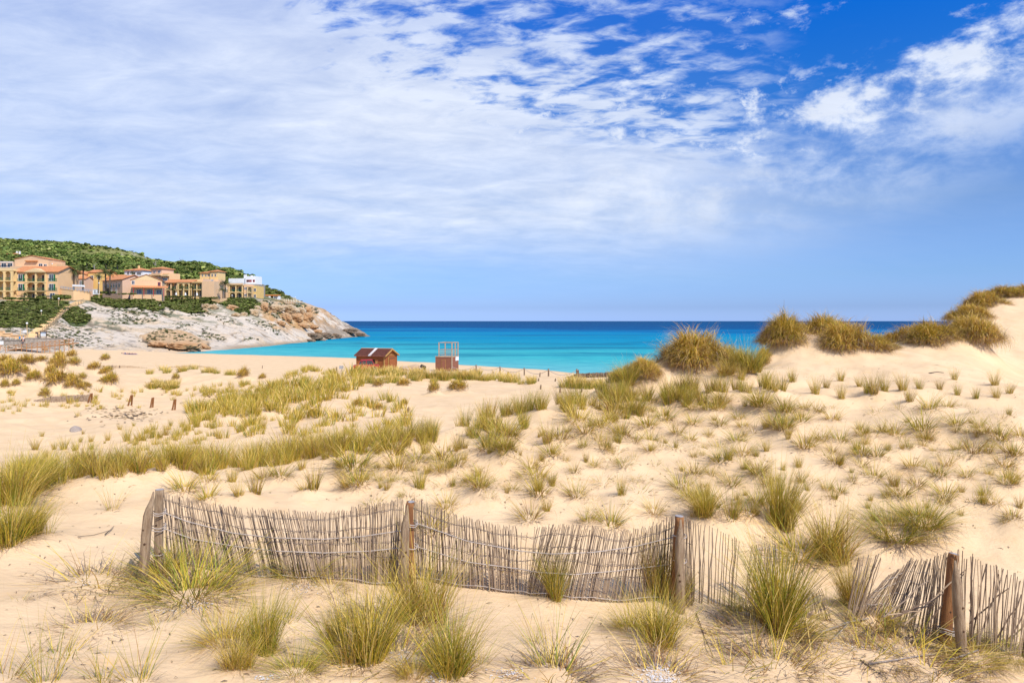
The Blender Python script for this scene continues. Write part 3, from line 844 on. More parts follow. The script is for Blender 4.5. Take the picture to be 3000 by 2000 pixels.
def plant(px, py, hpx, kind, label=None, group=None, wide=None, hump=1.0, name='grass_tuft', dmin=0, wpx=None, at=None):
    p = SAND.hit(px, py, dmin)
    if at:
        x_ = (px - CX) / F * at
        p = Vector((x_, at, float(SAND.z(x_, at))))
    if p is None:
        return None
    hm = hpx * p.y / F
    if kind in ('bigdome', 'dome'):
        rw = wpx * p.y / F / 2
        sx = rw / 1.18
        s = (sx, sx * 1.0, hm / .98)
        HUMPS.append((p.x, p.y, rw * 0.85, hm * .38))
    else:
        k = hm / NOMH[kind]
        s = (k * (wide or 1), k * (wide or 1), k)
        if hump:
            HUMPS.append((p.x, p.y, .28 + .22 * hm, .085 * hump * (.6 + hm)))
    t = dict(kind=kind, p=p, s=s, size=hpx, label=label, group=group, name=name)
    TUFTS.append(t)
    return t


# --- foreground: each one told apart
FG = [
    (560, 1752, 150, 'spread', 1.5, "wide green tuft with a tan dead skirt just right of the leftmost stake"),
    (476, 1690, 120, 'spread', .9, "dark green tuft at the foot of the reed screen's left end"),
    (268, 1712, 85, 'dry', 1.6, "low grey-brown tuft on the sand left of the leftmost stake"),
    (272, 1842, 70, 'dry', 1.6, "tangled dead grass clump lying below the leftmost stake's shadow"),
    (328, 1505, 95, 'sparse', .8, "thin upright tuft alone on the sand behind the leftmost stake"),
    (20, 1490, 140, 'tall', 1.3, "tall bushy green tuft at the picture's left edge, the upper of the pile"),
    (95, 1455, 115, 'tall', 1.3, "green tuft leaning right beside the bushy pile at the left edge"),
    (20, 1615, 145, 'tall', 1.2, "tall dark green tuft at the left edge, the lower of the pile"),
    (80, 1600, 110, 'tall', 1.0, "short dense green tuft low on the left-edge pile"),
    (138, 1590, 95, 'sparse', .9, "thin reddish-stemmed sprig standing right of the left-edge pile"),
    (885, 1702, 105, 'spread', 1.2, "green tuft growing through the bottom of the left reed screen"),
    (960, 1735, 60, 'dry', 1.2, "dry clump on the shell grit below the left reed screen"),
    (765, 1935, 175, 'tall', .95, "large upright tuft at the bottom, left of the pair below the middle post"),
    (700, 1985, 110, 'tall', 1.2, "low dense tuft on the bottom edge left of the large upright pair"),
    (1055, 1965, 235, 'tall', 1.0, "large fan of green and straw blades at the bottom below the left screen"),
    (1235, 1852, 235, 'tall', .95, "tall straw-yellow tuft standing in front of the middle post"),
    (1130, 1850, 110, 'dry', 1.5, "grey dead clump between the two big tufts below the middle post"),
    (1130, 1712, 105, 'tall', 1.0, "green tuft against the left side of the middle post"),
    (1330, 2005, 200, 'tall', 1.05, "large green tuft cut by the bottom edge, right of the middle post"),
    (1210, 2010, 90, 'spread', 1.1, "low tuft on the bottom edge under the middle post"),
    (1612, 1985, 200, 'sparse', 1.0, "thin fan of tall blades at the bottom between the middle posts"),
    (1625, 2010, 95, 'dry', 1.7, "dense grey dead skirt on the bottom edge under the thin fan"),
    (1618, 1762, 150, 'tall', .8, "dark green tuft pushing through the right-hand reed screen's middle"),
    (1925, 1765, 190, 'tall', .6, "dark green tuft standing against the screen just left of the third post"),
    (1990, 1790, 110, 'tall', .9, "bright tuft around the foot of the third post"),
    (1925, 1905, 150, 'tall', 1.2, "broad straw and green tuft below the third post"),
    (1930, 1990, 100, 'dry', 1.6, "dead grey skirt with shell grit below the broad straw tuft"),
    (2268, 1872, 285, 'tall', .82, "biggest dark green tuft, standing in the broken gap of the fence"),
    (2262, 1962, 110, 'dry', 1.3, "long brown dead blades trailing under the biggest tuft"),
    (2185, 1820, 70, 'spread', 1.4, "low green tuft left of the biggest tuft"),
    (2496, 1800, 150, 'tall', .8, "loose green tuft among the leaning sticks of the broken screen"),
    (2560, 1845, 75, 'spread', 1.5, "low bright green tuft under the leaning lattice"),
    (2450, 1642, 145, 'tall', 1.15, "full green tuft behind the gap of the broken fence"),
    (2276, 1562, 185, 'tall', .75, "tall narrow tuft behind the first sparse reeds"),
    (2070, 1545, 85, 'tall', 1.1, "full tuft just behind the third post's right side"),
    (2140, 1560, 115, 'sparse', .9, "loose tall tuft behind the sparse reeds"),
    (2340, 1640, 85, 'star', 1.4, "arching tuft beside the biggest tuft on the far side of the fence"),
    (2625, 1585, 105, 'spread', 1.3, "straw-green tuft on the slope above the leaning lattice"),
    (2705, 1560, 90, 'spread', 1.4, "sprawling tuft on the slope left of the rightmost post"),
    (2640, 1915, 85, 'dry', 2.0, "flattened dead grass in front of the rightmost posts' left side"),
    (2540, 1930, 60, 'dry', 1.8, "flattened brown grass on the slope below the leaning sticks"),
    (2860, 1945, 55, 'spread', 2.2, "straw-coloured flattened tuft in front of the rightmost posts"),
    (2960, 1925, 60, 'spread', 2.0, "straw-green flattened tuft in the lower right corner"),
    (2720, 1985, 75, 'dry', 2.0, "dead clump on the bottom edge below the rightmost posts"),
    (130, 2040, 190, 'sparse', 1.1, "thin arching blades rising from the bottom edge, far left"),
    (15, 2010, 130, 'sparse', 1.6, "long thin blades in the lower left corner"),
    (400, 2030, 170, 'sparse', 1.2, "fan of thin green blades on the bottom edge under the dead tangle"),
    (300, 2040, 120, 'sparse', 1.2, "thin wiry blades on the bottom edge left of the green fan"),
    (620, 1842, 75, 'sparse', .9, "small straw sprig lying on the sand below the wide green tuft"),
    (465, 1845, 40, 'wisp', 1.2, "tiny straw sprig between the dead tangle and the wide green tuft"),
    (728, 1728, 26, 'star', 1.0, "tiny tan tuft on the bare sand below the left reed screen"),
    (830, 1835, 70, 'wisp', .8, "single thin sprig on the bare sand above the bottom pair"),
    (55, 1768, 26, 'dry', 1.2, "tiny brown sprig on the bare sand at the far left"),
    (1450, 1690, 60, 'dry', 1.4, "dead grass caught at the foot of the right-hand reed screen"),
    (660, 1900, 120, 'spread', 1.1, "low spreading tuft on the left side of the large upright bottom tuft"),
    (870, 1990, 90, 'spread', 1.3, "low straw tuft on the bottom edge between the two large ones below the left screen"),
    (985, 1905, 120, 'tall', .9, "mid-sized tuft growing into the back of the large fan at the bottom"),
    (1170, 1955, 110, 'dry', 1.5, "brown dead mat between the fan and the big cut-off tuft on the bottom edge"),
    (1405, 1975, 110, 'sparse', 1.2, "few arching blades right of the big cut-off bottom tuft"),
    (1560, 1900, 80, 'sparse', 1.1, "few thin blades on the sand above the thin fan"),
    (1850, 1860, 90, 'spread', 1.2, "straw tuft on the left edge of the broad straw and green tuft"),
    (2010, 1850, 90, 'sparse', 1.1, "loose straw blades right of the broad straw and green tuft"),
    (2330, 1890, 100, 'spread', 1.3, "spreading green blades on the right side of the biggest tuft's foot"),
    (2210, 1890, 90, 'dry', 1.5, "grey dead mat on the left side of the biggest tuft's foot"),
    (2420, 1800, 70, 'sparse', 1.2, "few green blades in front of the short lattice remnant"),
    (1260, 1560, 60, 'star', 1.4, "tuft on the slope just above the middle post's right side"),
    (2150, 1975, 60, 'wisp', 1.4, "flattened straw wisps on the bottom sand left of the trailing dead blades"),
    (2380, 1960, 60, 'wisp', 1.5, "flattened straw wisps on the bottom sand right of the trailing dead blades"),
    (190, 1930, 60, 'wisp', 1.2, "few wiry blades on the bare sand below the dead tangle's left end"),
    (2830, 1900, 60, 'spread', 1.2, "short green tuft at the foot of the rightmost stake"),
]
for px, py, h, kd, wd, lb in FG:
    plant(px, py, h * (1.22 if kd == 'tall' else 1.3), kd, lb, wide=wd, hump=.6)

# --- the open slope behind the fence, the crest and the hollow: tufts read off the photograph
S6 = "100,480,170 40,490,150 200,470,110 300,440,120 420,460,170 480,450,170 620,390,140 690,390,130 760,500,150 720,480,170 800,430,130 870,400,110 960,360,170 1000,380,190 1060,460,200 1080,330,130 1150,390,150 1210,460,160 1250,490,150 1310,370,110 1300,540,120 1430,490,120 1440,350,120 1540,370,130 1500,390,90 1660,280,110 1780,320,150 1820,310,120 1980,290,120 2020,200,130 2200,280,150 2250,300,140 2330,300,120 1680,370,80 1880,370,90 2020,310,110 2070,310,100 2160,430,130 2170,400,120 1830,430,80 1640,430,60 1770,430,70 2330,440,90 540,690,190 620,660,120 220,660,160 260,660,120 560,780,110 60,760,150 210,820,110 820,600,130 930,560,110 1000,520,90 920,660,70 1110,640,130 1200,680,70 1330,660,90 1530,600,80 1620,650,70 1640,520,80 1850,530,70 2000,480,60 2030,550,60 2250,560,100 2330,600,110 1980,660,100 960,740,90 830,720,50 1310,740,70 1110,850,80 1200,800,50 740,900,60 400,880,100 460,960,110 1860,840,120 1920,840,140 2030,770,120 1360,850,50 1550,830,40 20,1080,120 260,1050,60 110,1130,40 460,1100,160 520,1210,150 390,1260,150 760,1080,130 1110,1090,160 1140,1150,50 1560,1010,130 1660,920,100 1620,1130,120 1750,1260,200 1950,1000,110 2150,940,90 1960,1330,190 2130,1180,90 1010,1310,170 850,1290,100 1350,1210,110 300,860,40 200,880,40 1700,720,30 2080,1290,110"
S7 = "90,930,130 260,880,100 260,990,110 430,890,130 470,1000,140 580,980,180 550,800,150 760,850,130 900,800,100 990,960,190 1060,740,120 1240,940,130 1300,930,120 1270,800,200 1190,790,90 1430,700,90 1570,800,150 1540,700,150 1690,740,110 1750,690,150 1720,940,180 1880,740,130 1850,830,90 1975,790,70 1990,690,140 2100,900,70 2140,970,60 1900,1050,110 2190,690,150 2300,740,110 2210,1030,40 2250,580,120 2030,500,160 930,960,60 640,870,90 700,790,110 810,770,120 60,810,160 330,770,130 150,760,110 430,780,110"
S5 = "110,140,150 220,200,90 350,80,120 560,190,180 650,130,90 770,70,100 780,230,120 940,120,80 1000,210,140 1060,220,180 1150,180,140 1310,160,150 1360,250,120 1450,150,100 1540,310,110 1630,150,80 1760,60,90 1770,200,80 1930,230,90 2100,110,130 2110,220,100 2220,180,90 90,330,140 310,360,120 460,320,70 550,350,70 710,400,90 1270,310,60 290,520,130 430,420,100 460,650,150 600,590,100 780,600,110 970,550,80 1130,540,90 1240,560,130 1310,610,60 1490,490,170 1510,600,100 1680,400,60 1770,460,100 1930,350,60 2150,400,60 2230,390,60 2150,600,140 2260,720,180 2190,820,110 1780,690,90 1910,720,130 1600,740,50 1850,780,60 1760,770,60 740,810,110 960,740,110 1080,740,100 950,820,80 1390,840,100 1060,920,120 1240,1010,170 1280,1090,150 1430,980,100 1620,910,110 1870,910,80 1990,890,40 1680,1080,130 760,1050,80 2040,1030,60 2190,990,90 2080,1160,80 240,1090,220 60,920,100 60,1200,100 400,1210,90 870,1240,60 1420,1300,130 1760,1380,30 2260,1280,90 2320,1350,40 2000,560,80 2330,560,110 1240,690,60 1480,860,60"
S4 = "20,670,50 75,650,40 160,670,50 110,690,30 100,590,60 400,620,50 290,620,30 660,710,40 680,630,30 800,630,30 360,890,50 310,1010,100 460,1010,70 540,1010,100 650,1020,80 780,1010,70 690,940,50 800,940,60 900,950,30 930,930,70 1030,830,50 1100,940,120 1160,970,50 1230,940,110 1290,920,100 1380,920,70 1430,890,90 1500,900,110 1550,890,50 1690,820,90 1480,800,50 1560,810,70 1650,760,50 1820,830,90 1790,760,70 1610,860,70 1730,870,40 1890,920,80 1840,710,40 1940,720,70 2030,720,90 2090,860,80 2260,830,100 2190,720,90 720,870,40 1340,770,20 1150,800,40 390,1070,60 1960,600,40 1150,540,40 1220,500,40 970,550,50 1050,540,30 820,560,40 600,600,60 1430,510,40 1620,490,30 1680,490,40 1760,470,40 1840,460,40 1900,450,40 1980,440,40 2060,440,40 2150,440,40 2250,450,50 2320,440,40"

LAB = {
    'slope': ("spiky tuft on the open sand slope", "spiky tufts on the open sand slope"),
    'slope_r': ("sprawling tuft on the open slope", "sprawling tufts on the right-hand sand slope"),
    'crest': ("golden tuft in the dense crest band", "golden tufts along the near dune crest"),
    'crest_r': ("slim tuft in rows below the mounds", "slim tufts below the right-hand mounds"),
    'hollow': ("small tuft in the sandy hollow", "small tufts in the sandy hollow"),
    'mid': ("green-gold tuft on the low dunes", "tufts on the low dunes before the huts"),
    'fore': ("green seeding tuft on the foredune", "seeding grass on the foredune"),
}


MARKS = [(0, "left of the leftmost stake"), (430, "above the left half of the left reed screen"), (800, "above the right half of the left reed screen"), (1190, "above the left half of the right-hand reed screen"), (1500, "above the right half of the right-hand reed screen"),
         (1850, "between the third post pair and the biggest tuft"), (2180, "above the gap in the fence"), (2600, "above the rightmost post pair"), (2850, "along the right edge of the picture")]


def landmark(px, lab):
    w = [t for x, t in MARKS if px >= x][-1] if px >= 0 else MARKS[0][1]
    return lab[0] + ", " + w, lab[1]


def crest_y(x):
    return np.interp(x, [0, 60, 300, 600, 1000, 1250, 1480, 1750, 1850], [1432, 1425, 1398, 1385, 1345, 1290, 1240, 1190, 1170])


def region(px, py):
    c = crest_y(px)
    if px < 1850:
        if py > c + 34:
            return 'slope'
        if py > c - 42:
            return 'crest'
        return 'hollow' if px < 760 and py > 1180 else 'mid'
    return 'crest_r' if py < 1190 else 'slope_r'


for txt, x0, y0, sc in ((S6, 1400, 1050, 2.613), (S7, 500, 1050, 2.352), (S5, 2200, 1100, 2.94), (S4, 0, 980, 2.94)):
    for it in txt.split():
        a, b, h = (float(v) for v in it.split(','))
        px, py, hp_ = x0 + a / sc, y0 + b / sc, h / sc
        rg = region(px, py)
        lb, gp = landmark(px, LAB[rg])
        d = SAND.hit(px, py)
        if d is None:
            continue
        if rg in ('crest', 'crest_r'):
            kd = 'med'
        elif rg in ('slope', 'slope_r'):
            kd = 'med' if hp_ > 52 and RNG.random() < .55 else ('star' if hp_ > 22 else 'wisp')
        else:
            kd = 'med' if d.y < 32 else 'far'
        plant(px + RNG.normal(0, 2), py, hp_ * float(np.interp(hp_, [25, 62], [1.42, 1.06])), kd, lb, gp, wide=1.2 if kd == 'star' else .82)


def scatter(n, fx, fy, hlo, hhi, kd, rg, wide=1.1, hump=.6, jx=0):
    for _ in range(n):
        px = fx()
        py = fy(px)
        lb, gp = landmark(px, LAB[rg])
        plant(px, py, hlo + (hhi - hlo) * RNG.random(), kd, lb, gp, wide=wide, hump=hump)


U = lambda a, b: (lambda: a + (b - a) * RNG.random())
scatter(118, U(40, 1200), lambda x: crest_y(x) + RNG.uniform(-24, 18), 52, 96, 'med', 'crest', 1.1, .25)
scatter(46, U(1150, 1830), lambda x: crest_y(x) + RNG.uniform(-14, 30), 40, 80, 'med', 'crest', .85, .3)
scatter(30, U(1780, 2120), lambda x: np.interp(x, [1780, 1900, 2120], [1205, 1185, 1165]) + RNG.uniform(-15, 45), 44, 74, 'med', 'crest_r', 1.0, .4)
scatter(60, U(380, 800), lambda x: np.interp(x, [380, 800], [1318, 1235]) + RNG.uniform(-45, 28), 20, 34, 'far', 'hollow', 1.0, .5)
scatter(90, U(700, 1200), lambda x: RNG.uniform(1165, 1285), 24, 46, 'far', 'mid', 1.25, .5)
scatter(150, U(560, 1060), lambda x: np.interp(x, [560, 1060], [1222, 1118]) + RNG.uniform(-28, 24), 26, 44, 'far', 'mid', 1.3, .4)
scatter(60, U(500, 900), lambda x: np.interp(x, [500, 900], [1160, 1122]) + RNG.uniform(-10, 14), 15, 24, 'far', 'mid', 1.2, .3)
scatter(70, U(1035, 1560), lambda x: np.interp(x, [1035, 1130, 1560], [1093, 1096, 1122]) + RNG.uniform(-5, 6), 20, 33, 'seed', 'fore', 1.2, .3)
scatter(46, U(1040, 1400), lambda x: np.interp(x, [1040, 1400], [1116, 1106]) + RNG.uniform(-5, 10), 20, 32, 'seed', 'fore', 1.2, .3)
scatter(34, U(1650, 1850), lambda x: np.interp(x, [1650, 1850], [1130, 1140]) + RNG.uniform(-6, 8), 24, 38, 'seed', 'fore', 1.2, .3)
scatter(22, U(430, 700), lambda x: np.interp(x, [430, 560, 700], [1092, 1082, 1096]) + RNG.uniform(-3, 6), 14, 22, 'seed', 'fore', 1.4, .2)
scatter(26, U(430, 520), lambda x: RNG.uniform(1120, 1142), 15, 24, 'seed', 'mid', 1.3, .2)
scatter(30, U(840, 980), lambda x: np.interp(x, [840, 910, 980], [1100, 1077, 1096]) + RNG.uniform(0, 10), 14, 22, 'far', 'mid', 1.4, .2)
scatter(40, U(0, 420), lambda x: RNG.uniform(1148, 1200), 10, 22, 'far', 'hollow', 1.2, .2)
# leaning wisps and runners between the tufts of the open slope
scatter(120, U(1000, 2990), lambda x: RNG.uniform(crest_y(x) + 60 if x < 1850 else 1180, 1500), 12, 30, 'wisp', 'slope', 1.5, .25)
for t in TUFTS[-120:]:
    u_ = t['p'].x / t['p'].y * F + CX
    t['label'], t['group'] = landmark(u_, LAB['slope_r' if u_ > 1850 else 'slope'])
for n_, x0, x1, y0, y1, h0, h1, rg in ((95, 1880, 2990, 1195, 1560, 24, 46, 'slope_r'), (55, 1050, 1850, 0, 1470, 24, 48, 'slope')):
    for _ in range(n_):
        px = RNG.uniform(x0, x1)
        py = RNG.uniform(y0 or crest_y(px) + 50, y1)
        lb, gp = landmark(px, LAB[rg])
        plant(px, py, RNG.uniform(h0, h1) * (.8 + (py - 1150) / 900), 'med' if RNG.random() < .6 else 'star', lb, gp, wide=RNG.uniform(.6, 1.0), hump=.4)
# tall bright tuft between the mounds
for px, py, h, lb in ((2190, 1112, 88, "tall bright green tuft with pale seed stalks between the two big mounds"), (2155, 1105, 70, "green tuft on the left flank of the seeding tuft between the mounds"),
                      (2130, 1120, 60, "olive tuft right under the first big mound's right shoulder"), (1840, 1150, 78, "tall yellow-green tuft under the first mound's left end")):
    plant(px, py, h, 'tall', lb, wide=1.5)

# --- cushions of marram on the dune tops
MOUNDS = [      # column, distance, width, height in the photograph
    (2035, 20.9, 262, 125, "largest rounded marram cushion, brown underneath, in front of the sea"),
    (1885, 20.0, 130, 70, "low olive marram cushion on the left shoulder of the largest mound"),
    (2300, 24.6, 165, 112, "tall domed marram cushion on the second mound, against the horizon"),
    (2238, 23.6, 60, 60, "dark small marram cushion hanging on the second mound's left edge"),
    (2412, 26.0, 165, 95, "green marram cushion behind and right of the second mound's dome"),
    (2478, 23.6, 190, 92, "shaggy marram cushion in front, right of the second mound's dome"),
    (2585, 24.0, 110, 30, "low trailing marram cushion running down to the saddle"),
    (2672, 27.6, 170, 66, "marram cushion on the saddle's far side, before the sea"),
    (2728, 25.0, 170, 84, "golden marram cushion on the third mound's left half"),
    (2842, 25.2, 150, 104, "dark brown-green marram cushion on the third mound's right half"),
    (2838, 33.2, 110, 58, "lower olive marram cushion on the left brow of the tall right-hand dune"),
    (2880, 35.2, 130, 62, "upper olive marram cushion on the left brow of the tall right-hand dune"),
    (2945, 37.0, 130, 44, "green marram fringe on the top of the tall right-hand dune"),
    (3010, 37.6, 130, 40, "green marram fringe cut by the right edge on the tall dune's top"),
]
for px, dd, w, h, lb in MOUNDS:
    plant(px, 0, h * (1.22 if px < 2100 else 1.2), 'bigdome', lb, 'marram cushions on the right-hand mounds', name='marram_cushion', wpx=w * 1.42, at=dd - .35)
DL = "90,390,200,130 230,300,150,90 300,415,150,90 440,370,100,110 500,470,210,130 530,340,130,150 640,500,120,100 390,545,110,80 640,275,130,70 820,315,120,70 930,325,110,50 960,450,140,110 360,240,130,50 40,270,150,80 700,510,90,60 510,215,90,60 900,350,80,60"
for i, it in enumerate(DL.split()):
    a, b, w, h = (float(v) for v in it.split(','))
    plant(a / 2.94, 980 + b / 2.94 + 2, h / 2.94 * 1.5, 'dome', "olive marram cushion on the left dunes below the boardwalk", 'marram cushions on the left dunes', name='marram_cushion', wpx=w / 2.94 * 1.55)
for _ in range(22):
    plant(RNG.uniform(-20, 330), RNG.uniform(1052, 1150), RNG.uniform(24, 40), 'dome', "olive marram cushion on the left dunes below the boardwalk", 'marram cushions on the left dunes', name='marram_cushion', wpx=RNG.uniform(40, 74))
for px, py, w, h, lb in ((1110, 1136, 62, 34, "brownish marram cushion on the low dune below the wooden hut"), (1185, 1136, 78, 34, "wide green marram cushion on the low dune below the heap of canvas"),
                         (1272, 1158, 62, 58, "drooping marram cushion beneath the lifeguard tower's left side"), (1342, 1150, 100, 46, "round bright green marram cushion beneath the lifeguard tower"),
                         (715, 1112, 62, 44, "brown marram cushion on the dune with dark roots, left of the middle"), (770, 1112, 40, 26, "small dead marram cushion beside the brown one on the dune"),
                         (516, 1114, 38, 26, "small hanging marram cushion on the pale dune at left"), (920, 1225, 60, 34, "bright green cushion in the middle of the low dunes"), (985, 1232, 40, 30, "small bright green cushion right of the middle one"),
                         (1050, 1195, 44, 34, "tan-green cushion on the low dune edge"), (1110, 1205, 56, 26, "green cushion at the end of the low dune edge"), (1185, 1190, 40, 26, "lone green cushion on the pale sand below the foredune")):
    plant(px, py, h, 'dome', lb, name='marram_cushion', wpx=w)

# --- sand first (with its humps), then the plants on it
apply_humps(SAND)
SAND.mesh("sand_dunes", sand_material())
TUFTS.sort(key=lambda t: (-9e3 if t['name'] == 'marram_cushion' else 0) - t['size'])
cnt, rest = {}, []
for n, t in enumerate(TUFTS):
    kd, p = t['kind'], t['p']
    p.z = float(SAND.z(p.x, p.y)) - (.02 if 'dome' not in kd else t['s'][2] * (.24 if kd == 'bigdome' else .12))
    i = cnt[kd] = cnt.get(kd, -1) + 1
    var, rz = i % NVAR[kd], RNG.random() * 2 * PI if 'dome' not in kd else RNG.uniform(-.5, .5)
    s = tuple(v * RNG.uniform(.92, 1.08) for v in t['s'])
    limit = 300 + 41
    if n < limit or t['group'] not in [q for _, q in LAB.values()]:
        o = link(t['name'], tuft_mesh(kd, var), loc=p, rot=(0, 0, rz), scale=s)
        tag(o, t['label'], 'grass tuft' if t['name'] == 'grass_tuft' else 'marram cushion', t['group'])
    else:
        V, Fc, C = raw(kd, var)
        c, q = math.cos(rz), math.sin(rz)
        W = np.stack([(V[:, 0] * c - V[:, 1] * q) * s[0] + p.x, (V[:, 0] * q + V[:, 1] * c) * s[1] + p.y, V[:, 2] * s[2] + p.z], 1)
        rest.append((W, Fc, C))
if rest:
    V, Fc, C = join(*rest)
    me = np_mesh('small_grass', V, Fc, col=C)
    me.materials.append(m_grass)
    tag(link('small_grass', me), "small sparse grass dotted over the dunes and sandy hollows", 'grass', kind='stuff')
print('TUFTS', len(TUFTS), 'rest', len(rest))

# litter: bits of dead leaf, seed and root blown over the sand
_v, _f = [], []
gl = np.random.default_rng(12)
for _ in range(3400):
    if gl.random() < .45 and TUFTS:
        t = TUFTS[gl.integers(len(TUFTS))]
        if t['p'].y > 26:
            continue
        x, y = t['p'].x + gl.normal(0, .32), t['p'].y + gl.normal(0, .3)
    else:
        y = 4.6 + 17 * gl.random() ** 1.4
        x = (gl.uniform(-50, 3050) - CX) / F * y
    z = float(SAND.z(x, y)) + .004
    L, wd, a = gl.uniform(.012, .07) * (.6 + y / 14), .0035 * (.6 + y / 10), gl.random() * 6.28
    c, q = math.cos(a), math.sin(a)
    k = len(_v)
    bend = gl.uniform(-.4, .4) * L
    for u_, v_, h_ in ((-.5, -1, 0), (-.5, 1, 0), (0, -1, 1), (0, 1, 1), (.5, -.4, .2), (.5, .4, .2)):
        lx, ly = u_ * L, v_ * wd + (bend if u_ == 0 else 0)
        _v.append((x + lx * c - ly * q, y + lx * q + ly * c, z + h_ * gl.uniform(.002, .012)))
    _f += [(k, k + 1, k + 3, k + 2), (k + 2, k + 3, k + 5, k + 4)]
for _ in range(420):
    if gl.random() < .6:
        px, py = gl.normal(690, 62), gl.normal(1172, 10)
    else:
        px, py = gl.normal(370, 60), gl.normal(1214, 12)
    p = SAND.hit(px, py)
    if p is None:
        continue
    k, r = len(_v), gl.uniform(.03, .085)
    for a in np.linspace(0, 5.2, 6):
        _v.append((p.x + math.cos(a) * r * 1.5, p.y + math.sin(a) * r, p.z + .01 + r * gl.uniform(.1, .9)))
    _f += [(k, k + 1, k + 2, k + 3), (k, k + 3, k + 4, k + 5)]
C = np.repeat(np.array([(.20, .13, .08), (.36, .25, .13), (.12, .085, .06), (.5, .38, .2)])[gl.integers(4, size=len(_v) // 6)], 6, 0)
me = np_mesh('dry_litter', np.array(_v), np.array(_f), col=C)
me.materials.append(m_grass)
tag(link('dry_litter', me), "bits of dry leaf and root scattered over the near sand", 'litter', kind='stuff')

# ------------------------------------------------------------------ mesh helpers
class MB:
    """collects shapes and links them as ONE mesh object"""
    def __init__(s):
        s.v, s.f = [], []

    def add(s, V, Fc):
        o = len(s.v)
        s.v += [tuple(v) for v in V]
        s.f += [tuple(i + o for i in f) for f in Fc]
        return s

    def box(s, x0, x1, y0, y1, z0, z1):
        V = [(x, y, z) for x in (x0, x1) for y in (y0, y1) for z in (z0, z1)]
        return s.add(V, [(0, 1, 3, 2), (4, 6, 7, 5), (0, 4, 5, 1), (2, 3, 7, 6), (0, 2, 6, 4), (1, 5, 7, 3)])

    def tube(s, pts, r, n=6, caps=True):
        pts = [Vector(p) for p in pts]
        rs = r if isinstance(r, (list, tuple)) else [r] * len(pts)
        V, Fc = [], []
        up = Vector((0.13, 0.31, 0.94))
        for i, p in enumerate(pts):
            t = (pts[min(i + 1, len(pts) - 1)] - pts[max(i - 1, 0)]).normalized()
            a = t.cross(up)
            if a.length < .05:
                a = t.cross(Vector((1, 0, 0)))
            a.normalize()
            b = t.cross(a)
            for k in range(n):
                q = 2 * PI * k / n
                V.append(p + (a * math.cos(q) + b * math.sin(q)) * rs[i])
        for i in range(len(pts) - 1):
            for k in range(n):
                Fc.append((i * n + k, i * n + (k + 1) % n, (i + 1) * n + (k + 1) % n, (i + 1) * n + k))
        if caps:
            Fc.append(tuple(range(n - 1, -1, -1)))
            Fc.append(tuple((len(pts) - 1) * n + k for k in range(n)))
        return s.add(V, Fc)

    def bar(s, a, b, w, h=None):
        return s.tube([a, b], max(w, h or w) * .62, 4)

    def prism(s, poly, axis_a, axis_b, axis_n, o, depth):
        """flat outline extruded by depth along axis_n"""
        A, B, N, O = Vector(axis_a), Vector(axis_b), Vector(axis_n), Vector(o)
        n = len(poly)
        V = [O + A * p + B * q for p, q in poly] + [O + A * p + B * q + N * depth for p, q in poly]
        Fc = [tuple(range(n)), tuple(range(2 * n - 1, n - 1, -1))] + [(i, i + n, (i + 1) % n + n, (i + 1) % n) for i in range(n)]
        return s.add(V, Fc)

    def mesh(s, name, m, smooth=False):
        me = bpy.data.meshes.new(name)
        me.from_pydata(s.v, [], s.f)
        bm = bmesh.new()
        bm.from_mesh(me)
        bmesh.ops.recalc_face_normals(bm, faces=bm.faces)
        bm.to_mesh(me)
        bm.free()
        if smooth:
            me.polygons.foreach_set('use_smooth', np.ones(len(me.polygons), bool))
        if m:
            me.materials.append(m)
        return me

    def build(s, name, m, parent=None, loc=None, rot=None, smooth=False):
        return link(name, s.mesh(name, m, smooth), parent, loc, rot)


def W(px, py, d):
    return Vector(((px - CX) / F * d, d, ZC + (HY - py) / F * d))


def ground(px, py, dmin=0):
    return SAND.hit(px, py, dmin)


# ------------------------------------------------------------------ the reed fence
m_post = mat("weathered_pine", (.40, .285, .175), (.20, .125, .07), scale=6, rough=.9, bump=.5, bscale=26, stretch=(6, 6, .7))
m_post_red = mat("red_brown_pine", (.33, .155, .055), (.19, .075, .028), scale=5, rough=.85, bump=.4, bscale=24, stretch=(6, 6, .7))
m_end = mat("grey_end_grain", (.38, .36, .35), (.25, .23, .22), scale=30)
m_reed = [mat("reed_grey", (.41, .31, .215), (.22, .145, .09), scale=9, rough=.8), mat("reed_tan", (.50, .37, .235), (.31, .205, .12), scale=9, rough=.8), mat("reed_dark", (.24, .16, .105), (.125, .08, .05), scale=9, rough=.85)]
m_rope = mat("pale_rope", (.52, .45, .39), (.34, .28, .23), scale=40, rough=.95)
m_wire = mat("rusty_wire", (.22, .17, .15), (.10, .075, .065), scale=30, rough=.8)
m_knot = mat("dark_knot", (.10, .05, .025), (.06, .03, .015), scale=20)


